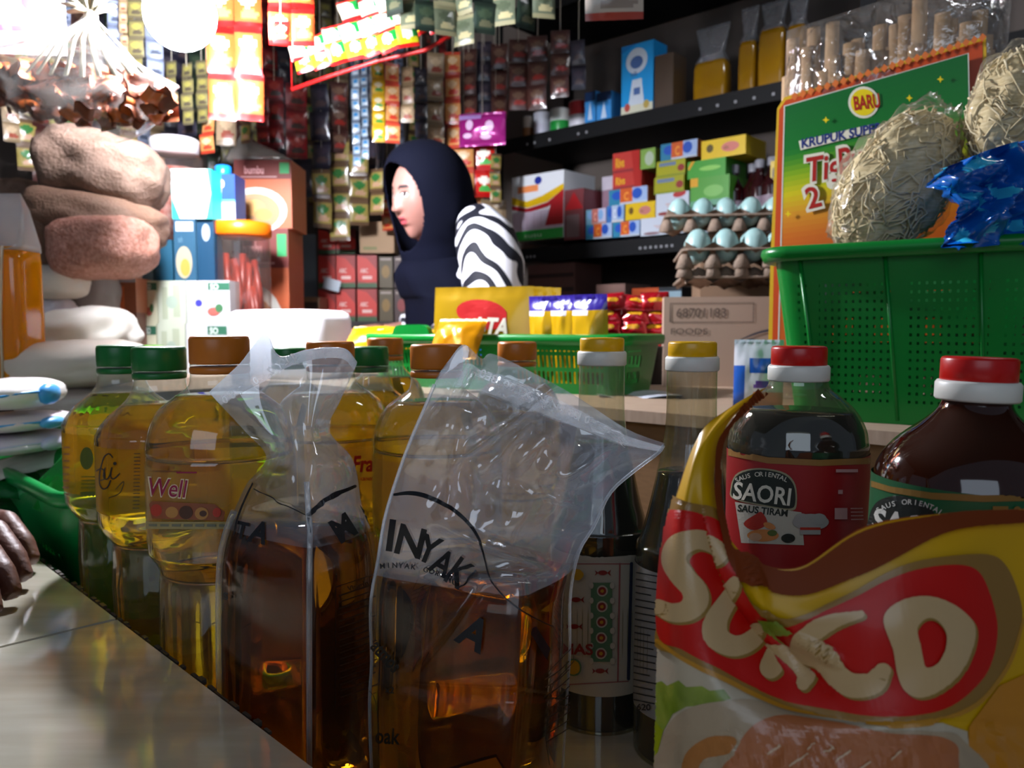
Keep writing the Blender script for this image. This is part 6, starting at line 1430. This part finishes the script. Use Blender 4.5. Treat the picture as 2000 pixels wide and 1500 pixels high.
# slanting garland of sauce sachets on a cord
gt = thing('sachet_garland', 'slanting garland of red, white and green sauce sachets below the ceiling', 'sachets', P(600, 150, 1.75))
pts = []
n_ = 0
for row, (xa, ya, xb, yb, cnt) in enumerate(((590, 118, 830, 40, 8), (600, 140, 800, 92, 7), (690, 40, 800, 20, 4), (740, 85, 860, 62, 4))):
    for i in range(cnt):
        f = i / (cnt - 1); px, py = xa + (xb - xa) * f, ya + (yb - ya) * f; D = 1.75 - .1 * f; wd = 38 / F * D
        q_ = P(px, py, D); key = ('g', row % 2)
        if key not in SM: ob = mesh_obj('sachet', packet_mb(wd, wd * 1.05, wd * .2, lambda u, v: 1 if v < .2 or v > .88 else (2 if (u - .5) ** 2 + (v - .62) ** 2 < .07 else (3 if u > .6 and v > .45 else 0)), 12, 12, 3 + row, .2), sachet_mats(('d8d020' if row % 2 else 'e8e0c0', 'c01818', 'f4f4ec', '188838')), gt); SM[key] = ob.data
        else: ob = bpy.data.objects.new('sachet', SM[key]); COL.objects.link(ob); ob.parent = gt; WM[ob.name] = WM[gt.name]
        ob.location = WM[gt.name].inverted() @ q_; ob.rotation_euler = (rnd.uniform(-.2, .2), R(-18) + rnd.uniform(-.1, .1), rnd.uniform(-.3, .3))
mb = MB(); mb.tube([P(570, 175, 1.78), P(640, 150, 1.76), P(740, 118, 1.72), P(830, 98, 1.70), P(880, 70, 1.68)], .0045, 8); mb.tube([P(600, 105, 1.75), P(720, 62, 1.7), P(860, 18, 1.66)], .002, 6)
for px, py, D in ((570, 175, 1.78), (880, 70, 1.68), (600, 105, 1.75), (860, 18, 1.66)):
    q_ = P(px, py, D); mb.tube([q_, (q_.x, q_.y, CEZ - .0005)], .0015, 5)
mesh_obj('red_cord', mb, plain('a01414', .4), gt, True)
S = [ # label, px, y0, y1, D, w, kind
 ('yellow and green sachet chain in the gap beside the bright pleats', 84, 5, 88, 1.75, 38, 'yel'), ('grey-blue sachet chain next to the yellow-green one', 122, -20, 75, 1.78, 24, 'grey'),
 ('dull mauve sachet chain half hidden by the pleated knot', 222, -30, 130, 1.75, 26, 'grey'), ('slim sachet chain with one green and orange spot, near the lamp', 238, -40, 150, 1.74, 14, 'beige'), ('grey-green sachet chain on the lamp side of the slim one', 262, -40, 150, 1.80, 28, 'olive'),
 ('lilac-grey sachet chain lit by the lamp', 300, 40, 190, 1.85, 30, 'grey'), ('olive and yellow sachet chain under the lamp', 335, 120, 240, 1.95, 24, 'olive'), ('second olive and yellow sachet chain under the lamp', 364, 122, 244, 1.95, 24, 'olive'), ('third olive chain, touching the red and white sachets', 393, 118, 240, 1.98, 24, 'olive'),
 ('dark blue sachet chain under the olive ones', 366, 236, 268, 2.05, 40, 'dark'), ('orange and red flat packet chain above the silver foil sack', 405, 225, 300, 2.0, 34, 'yr'), ('beige sachet chain hanging over the silver foil sack', 440, 215, 285, 2.0, 36, 'beige'), ('green and white sachet chain over the brown-red cartons', 478, 200, 280, 2.0, 26, 'gold'),
 ('dark red sachet chain behind the short red sheet', 535, 150, 290, 2.15, 34, 'redd'), ('dark red sachet chain next to the purple-black ones', 577, 165, 310, 2.15, 40, 'redd'), ('deep red short chain over the brown-red carton', 512, 190, 285, 2.1, 26, 'redd'),
 ('purple-black sachet chain in the shade of the garland', 625, 165, 330, 2.3, 38, 'dark'), ('black and brown sachet chain with pale spots', 660, 160, 300, 2.35, 36, 'dred'), ('pale blue and white sachet chain behind the garland', 694, 128, 325, 2.2, 15, 'blue'), ('bright blue-spotted narrow sachet chain', 711, 128, 310, 2.2, 14, 'blue'),
 ('yellow sachet chain with green spots over the headscarf', 738, 122, 278, 2.1, 24, 'yel'), ('red and beige sachet chain beside the yellow one', 765, 125, 280, 2.1, 27, 'yr'), ('silver-beige sachet chain catching the light', 795, 130, 240, 2.12, 26, 'beige'), ('dark slim sachet chain behind the silver-beige one', 822, 130, 270, 2.3, 24, 'dark'),
 ('beige and red sachet chain above the headscarf', 850, 105, 290, 2.35, 32, 'beige'), ('yellow and brown sachet chain above the headscarf', 884, 100, 290, 2.38, 30, 'yr'), ('dark brown sachet chain over the pink packet', 915, 95, 230, 2.4, 30, 'dred'), ('black sachet chain over the pink packet', 945, 80, 235, 2.42, 28, 'dark'),
 ('brown mottled sachet chain before the rack post', 975, 85, 235, 2.4, 32, 'dred'), ('brown mottled sachet chain in front of the upper shelf end', 1012, 75, 215, 2.3, 36, 'dred'), ('dim beige and brown sachet chain above the tins', 1050, 70, 215, 2.25, 38, 'dred'), ('dim red-brown sachet chain above the red-banded tin', 1094, 60, 190, 2.2, 36, 'dred'), ('shadowed sachet chain above the narrow blue boxes', 1130, 80, 175, 2.2, 28, 'dark'),
 ('gold coffee sachet chain beside the grey sheet', 628, 330, 445, 2.3, 34, 'gold'), ('gold and brown coffee sachet chain, upper end bright', 662, 270, 470, 2.35, 38, 'gold'), ('gold coffee sachet chain in the middle of the three', 700, 295, 440, 2.35, 36, 'gold'), ('gold and green coffee sachet chain near the face', 735, 330, 420, 2.3, 30, 'gold'), ('dark chain above the gold coffee sachets', 724, 262, 340, 2.45, 50, 'dark'), ('thin beige chain with pink spots by the face', 756, 390, 450, 2.4, 26, 'yr'),
 ('pale speckled sachet chain above the grey sheet', 588, 310, 385, 2.45, 44, 'dark'),
 ('red and orange packet chain behind the headscarf', 905, 285, 380, 2.4, 40, 'yr'), ('orange packet chain behind the headscarf, above the white box', 945, 280, 385, 2.42, 40, 'red'), ('green, white and red chain against the rack post', 968, 300, 400, 2.4, 22, 'gold'), ('brown and gold chain beside the striped shoulder', 965, 390, 460, 2.45, 50, 'beige'), ('golden chain behind the shoulder', 925, 375, 450, 2.5, 40, 'yr')]
for lab, px, y0, y1, D, wpx, kd in S:
    strip(lab, px, y0, y1, D, wpx, K[kd], 'sachet chains hanging around the back corner', R(rnd.uniform(-25, 25)))
# second tier behind, close to the walls
for i in range(34):
    px = 8 + i * 28.5; u = (px - 1000) / F
    s_ = (u * 3.35 + .30) / (-.669 + .743 * u); D = 3.35 - .743 * s_ - .16
    strip('dim sachet chain on the wall behind the brighter chains', px, -120 + rnd.uniform(-40, 40), rnd.uniform(260, 460), D, rnd.uniform(26, 36) * 2.2 / D, K[rnd.choice(['dark', 'dred', 'gold', 'olive', 'redd', 'dgrn', 'grey', 'beige'])], 'dim sachet chains against the wall', R(48 + rnd.uniform(-15, 15)), name='dim_sachet_strip')
# packets close under the ceiling
for i, (px, y1, kd, lab) in enumerate(((770, 30, 'dgrn', 'dark green foil packet at the top next to the garland'), (800, 55, 'sil', 'silver-green foil packet above the garland'), (832, 62, 'dgrn', 'large dark green foil packet under the ceiling'), (870, 70, 'sil', 'silver-green foil packet beside the sparkling one'), (905, 88, 'sil', 'sparkling torn foil packet hanging lowest under the ceiling'), (945, 66, 'dgrn', 'green foil packet after the sparkling one'), (985, 50, 'sil', 'silver foil packet with a folded corner'), (1025, 58, 'dgrn', 'dark green foil packet with pale streaks'), (1062, 36, 'sil', 'small silver foil packet at the end of the ceiling row'))):
    strip(lab, px, y1 - 120, y1, 1.62, 44, K[kd], 'foil packets hung under the ceiling', R(rnd.uniform(-40, 40)), aspect=1.6, name='hanging_foil_packet', cat='packet')
o = P(1200, 42, 1.15)
t = strip('white and red cloth-like packet hanging nearest under the dark ceiling', 1200, -60, 38, 1.15, 110, ('c8bcb0', 'b04030', 'd8d0c4', '9c8c80'), 'foil packets hung under the ceiling', R(-15), aspect=.9, name='hanging_foil_packet', cat='packet')
# pink packet
o = P(942, 285, 2.35); 
def d_pk(p): p.ell(.25, .62, .08, .16, 0); p.ell(.68, .55, .09, .18, 0); p.ell(.2, .3, .1, .08, 0); p.ell(.6, .25, .12, .08, 0); p.rect(0, .8, .5, .95, 1)
d_pk.cols = ['d8b8d8', 'a888c8']
snack('shiny magenta packet with white blossoms hung beside the upper shelf', 92 / F * 2.35, 62 / F * 2.35, .035, (o.x, 2.35, o.z), R(-14), 0, 'a0207c', d_pk, seed=150, name='magenta_packet', cat='packet')
hp = [q_ for q_ in bpy.data.objects if q_.name.startswith('magenta_packet')][0]
mb = MB(); mb.tube([(0, 0, .09), (0, 0, CEZ - hp.location.z)], .001, 5); mesh_obj('hanging_string', mb, plain('b8b0a0', .6), hp)
# ================================================================ people
m_skin = mat('skin', 'a8786c', .5, mix=(6, 'a06e62', .3), sss=.15)
Hs = .90; HC = P(832, 384, 1.90); az = R(-50)
W0 = thing('person', 'shopkeeper in a dark headscarf and black and white wavy tunic, bending and looking aside', 'person', (HC.x + .16, 1.96, FLZ))
HM = Matrix.Translation(HC) @ Matrix.Rotation(az, 4, 'Z') @ Matrix.Rotation(R(10), 4, 'X') @ Matrix.Rotation(R(4), 4, 'Y')
def gs(x, s): return math.exp(-(x / s) ** 2)
nu, nv = 132, 96; vs = []; ms = []
for j in range(nv + 1):
    e = -PI / 2 + PI * j / nv
    for i in range(nu):
        a = 2 * PI * i / nu - PI
        k = 1.0; f = gs(a, .9)
        nh = max(0, min(1, (.22 - e) / .42)) if e > -.22 else max(0, 1 - (-.22 - e) / .10)
        k += .17 * gs(a, .12 + .07 * nh * nh) * nh * (1 if e < .22 else 0) + .045 * gs(abs(a) - .13, .07) * gs(e + .19, .07)
        for s_ in (-1, 1): k -= .065 * gs(a - s_ * .36, .19) * gs(e - .10, .12); k += .03 * gs(a - s_ * .36, .12) * gs(e - .09, .055); k += .035 * gs(a - s_ * .75, .30) * gs(e + .12, .22)
        k += .025 * gs(a, .6) * gs(e - .28, .10) + .05 * gs(a, .24) * (gs(e + .43, .045) + 1.05 * gs(e + .56, .05)) - .02 * gs(a, .22) * gs(e + .49, .02) - .03 * gs(a, .3) * gs(e + .68, .05)
        k += .10 * gs(a, .40) * gs(e + .92, .20) - .10 * max(0, -e - .35) * (1 - gs(a, .55)) 
        x = .074 * k * math.cos(e) * math.sin(a); y = -.092 * k * math.cos(e) * math.cos(a); z = .114 * k * math.sin(e)
        vs.append(Vector((x, y, z)) * Hs)
fs = []
for j in range(nv):
    e = -PI / 2 + PI * (j + .5) / nv
    for i in range(nu):
        a = 2 * PI * (i + .5) / nu - PI; q = j * nu
        fs.append((q + i, q + (i + 1) % nu, q + nu + (i + 1) % nu, q + nu + i)); c = 0
        if abs(a) < .25 and -.61 < e < -.38 and (a / .25) ** 2 + ((e + .49) / .115) ** 2 < 1: c = 5 if abs(e + .49 - .01 * math.cos(a * 8)) < .016 else 1
        for s_ in (-1, 1):
            b = abs(a - s_ * .36)
            if (b / .15) ** 2 + ((e - .09) / .052) ** 2 < 1: c = 4 if (b / .055) ** 2 + ((e - .09) / .055) ** 2 < 1 else 3
            elif (b / .17) ** 2 + ((e - .10) / .066) ** 2 < 1 and e > .10: c = 2
            if b < .22 and abs(e - .27 + .25 * b * b * 3) < .030: c = 2
        ms.append(c)
bd = MB(); bd.add(vs, fs, ms, HM)
sh = Vector((HC.x + .10, 1.96, HC.z - .26))
bd.tube([HM @ Vector((0, .01, -.05)), HM @ Vector((0, .03, -.13)), sh + Vector((-.03, 0, .05)), sh], [.052, .048, .055, .075], 20, 0)
# forearms and hands (resting behind the packets)
def hand(w, d, nrm, s=1.0, curl=.5, m=0, mb=bd, thumb=1):
    d = d.normalized(); side = d.cross(nrm).normalized() * thumb
    mb.tube([w - d * .06, w, w + d * .035, w + d * .075], [.024, .022, .032, .034], 14, m, None, .5)
    for i, (ln, o_) in enumerate(((.068, -.028), (.076, -.010), (.070, .009), (.056, .027))):
        b = w + d * .078 + side * o_ * -1; p1 = b + d * ln * .45 + nrm * .006; p2_ = p1 + d * ln * .33 - nrm * ln * .33 * curl; p3 = p2_ + d * ln * .2 - nrm * ln * .3 * curl
        mb.tube([b - d * .02, b, p1, p2_, p3], [.0095, .0095, .0088, .0080, .0062], 10, m)
    mb.tube([w + d * .012 + side * .020, w + d * .035 + side * .042, w + d * .062 + side * .052 - nrm * .006, w + d * .085 + side * .048 - nrm * .012], [.013, .0115, .0100, .0070], 10, m)
hw = P(812, 660, 1.62); hw.z = .262
hand(hw, Vector((-1, -.25, -.1)), Vector((0, 0, 1)), curl=.4)
hw2 = P(760, 640, 2.12); hw2.z = .30
hand(hw2, Vector((-1, .1, -.15)), Vector((0, 0, 1)), curl=.4, thumb=-1)
mesh_obj('body', bd, [m_skin, plain('a84a50', .35), plain('2c1c1c', .6), plain('d8d0cc', .3), plain('1c1010', .2), plain('5c1c24', .4)], W0, True)
# tunic: torso, skirt and both sleeves
mt = mat('wavy_tunic', 'e4e4ea', .7); nt = mt.node_tree; b_ = nt.nodes['Principled BSDF']
tc = nt.nodes.new('ShaderNodeTexCoord'); wv = nt.nodes.new('ShaderNodeTexWave'); wv.inputs['Scale'].default_value = 6.5; wv.inputs['Distortion'].default_value = 14; wv.inputs['Detail'].default_value = 1.2; wv.inputs['Detail Scale'].default_value = 1.1
wv.bands_direction = 'DIAGONAL'; cr = nt.nodes.new('ShaderNodeValToRGB'); cr.color_ramp.elements[0].position = .34; cr.color_ramp.elements[1].position = .42; cr.color_ramp.elements[0].color = H('0c0e1c'); cr.color_ramp.elements[1].color = H('e8e8ee')
nt.links.new(tc.outputs['Object'], wv.inputs['Vector']); nt.links.new(wv.outputs['Fac'], cr.inputs[0]); nt.links.new(cr.outputs[0], b_.inputs['Base Color'])
tn = MB(); rings = []
for z_, cx, cy, a, b in ((FLZ + .05, .20, 2.02, .20, .17), (-.35, .18, 2.02, .18, .15), (-.02, .17, 2.02, .175, .14), (.16, .15, 2.0, .155, .12), (.28, .13, 1.98, .165, .12), (.36, .115, 1.965, .165, .12), (.42, .10, 1.955, .12, .11), (.455, .09, 1.95, .065, .06)):
    rings.append([Vector((HC.x + cx + a * math.cos(t_) * .72, cy + (b * 1.25) * math.sin(t_), z_)) for t_ in [2 * PI * i / 36 for i in range(36)]])
tn.loft(rings)
shl = P(938, 452, 1.80)
tn.tube([shl + Vector((-.02, .11, -.005)), shl + Vector((-.004, .05, .015)), shl + Vector((.012, .0, -.02)), P(962, 520, 1.77), P(962, 590, 1.75), P(935, 640, 1.72), P(880, 662, 1.68), hw + Vector((.045, .01, .006))],
        [.040, .056, .070, .072, .066, .058, .048, .038], 26)
s2_ = Vector((HC.x + .09, 2.12, .40)); tn.tube([s2_, s2_ + Vector((.02, .05, -.06)), s2_ + Vector((.0, .06, -.13)), hw2 + Vector((.10, .02, .0)), hw2 + Vector((.03, 0, 0))], [.05, .056, .05, .042, .036], 18)
to = mesh_obj('tunic', tn, mt, W0, True)
rm = to.modifiers.new('joined', 'REMESH'); rm.mode = 'VOXEL'; rm.voxel_size = .007; rm.use_smooth_shade = True
# feet
ft = MB()
for s_ in (-1, 1): ft.ell((HC.x + .12, 2.02 + s_ * .08, FLZ + .035), (.11, .045, .035), 16, 10)
mesh_obj('slippers', ft, plain('2c2420', .6), W0, True)
# headscarf
m_sc = mat('dark_scarf', '070a1e', .9, spec=.15, mix=(4, '050714', .3)); g = []
prof = [(.142, .004, .004, 0), (.136, .035, .038, 0), (.120, .062, .072, .002), (.095, .084, .096, .004), (.06, .097, .112, .007), (.02, .101, .119, .010), (-.02, .100, .119, .012), (-.06, .095, .112, .013), (-.095, .088, .102, .012), (-.125, .080, .092, .008), (-.16, .080, .088, .006)]
cv = crom([(a, b, c) for a, b, c, d in prof], 100); cy_ = crom([(d, 0, 0) for *_, d in prof], 100); n_ = 220
sc = MB(); vs = []; fs = []
for j, q in enumerate(cv):
    for i in range(n_):
        a = 2 * PI * i / n_ - PI; k = 1 + .012 * math.sin(a * 5 + q.x * 30) * (1 if q.x < 0 else .3) + .02 * noise.noise(Vector((math.cos(a), math.sin(a), q.x * 12)))
        v = Vector((q.y * math.sin(a) * k, cy_[j].x - q.z * math.cos(a) * k, q.x)) * Hs
        vs.append(HM @ v)
for j in range(99):
    z_ = (cv[j].x + cv[j + 1].x) / 2
    for i in range(n_):
        a = 2 * PI * (i + .5) / n_ - PI; t_ = 1 - ((z_ + .022) / .112) ** 2
        if t_ > 0 and abs(a) < .86 * math.sqrt(t_) ** .8: continue
        fs.append((j * n_ + i, j * n_ + (i + 1) % n_, (j + 1) * n_ + (i + 1) % n_, (j + 1) * n_ + i))
sc.add(vs, fs)
last = vs[-n_:]; rings = [last]
for z_, cx, cy, a, b in ((HC.z - .185, .025, 1.92, .098, .10), (HC.z - .23, .05, 1.935, .112, .13), (.36, .075, 1.94, .125, .145), (.28, .085, 1.95, .135, .145), (.20, .09, 1.96, .135, .138), (.12, .09, 1.96, .135, .130)):
    ring = []
    for i in range(n_):
        t_ = 2 * PI * i / n_ - PI - PI / 2 + az; kk = 1 + .03 * math.sin(t_ * 7 + z_ * 9)
        ring.append(Vector((HC.x + cx + a * math.cos(t_) * kk, cy + b * math.sin(t_) * kk, z_)))
    rings.append(ring)
cols = [crom([r[i] for r in rings], 26) for i in range(n_)]
g = [[cols[i][j] for i in range(n_)] + [cols[0][j]] for j in range(26)]
sc.grid(g)
# back panel of the scarf falling over the far shoulder
g = []
for j in range(20):
    v = j / 19; row = []
    for i in range(24):
        u = i / 23; px = 905 + 95 * v ** .8 * u + 15 * v - 30 * (1 - u); py = 345 + 240 * v + 25 * u * v
        row.append(P(px, py, 1.90 + .05 * math.sin(PI * u) + .012 * math.sin(u * 14 + v * 3) + .03 * (1 - v)))
    g.append(row)
sc.grid(g)
so = mesh_obj('headscarf', sc, m_sc, W0, True)
sl = so.modifiers.new('thickness', 'SOLIDIFY'); sl.thickness = .0035; sl.offset = -1
# customer's hand on the ledge
W1 = thing('person', 'brown hand of a customer with curled fingers resting on the tiled ledge', 'person', (-.50, .68, .08))
hm = MB()
kn_ = [(-.500, .745, .118), (-.485, .705, .122), (-.468, .665, .119), (-.450, .630, .112)]; tp = [(-.432, .702, .089), (-.410, .655, .089), (-.393, .612, .089), (-.385, .575, .089)]
for a_, b_2 in zip(kn_, tp):
    a_ = Vector(a_); b_2 = Vector(b_2); m1 = a_.lerp(b_2, .45) + Vector((0, 0, .016)); m2 = a_.lerp(b_2, .82) + Vector((0, 0, .010))
    hm.tube([a_ - (b_2 - a_) * .5, a_, m1, m2, b_2], [.012, .0118, .0105, .0098, .0078], 12)
hm.tube([(-.455, .60, .095), (-.43, .565, .094), (-.405, .545, .090)], [.014, .012, .009], 12)
hm.ell((-.515, .66, .110), (.048, .062, .024), 24, 14)
hm.tube([(-.53, .64, .108), (-.60, .57, .112), (-.75, .42, .13), (-.88, .28, .16)], [.032, .028, .038, .045], 16)
ho = mesh_obj('hand', hm, mat('brown_skin', '6a4436', .5, mix=(40, '55342a', .3), bump=(120, .3)), W1, True)
rm = ho.modifiers.new('joined', 'REMESH'); rm.mode = 'VOXEL'; rm.voxel_size = .0028; rm.use_smooth_shade = True
sm_ = ho.modifiers.new('smooth', 'SMOOTH'); sm_.iterations = 3
mb = MB(); mb.tube([(-.70, .475, .124), (-.82, .34, .145), (-.95, .20, .18)], [.046, .052, .055], 18); mesh_obj('sleeve', mb, plain('2c3040', .8), W1, True)
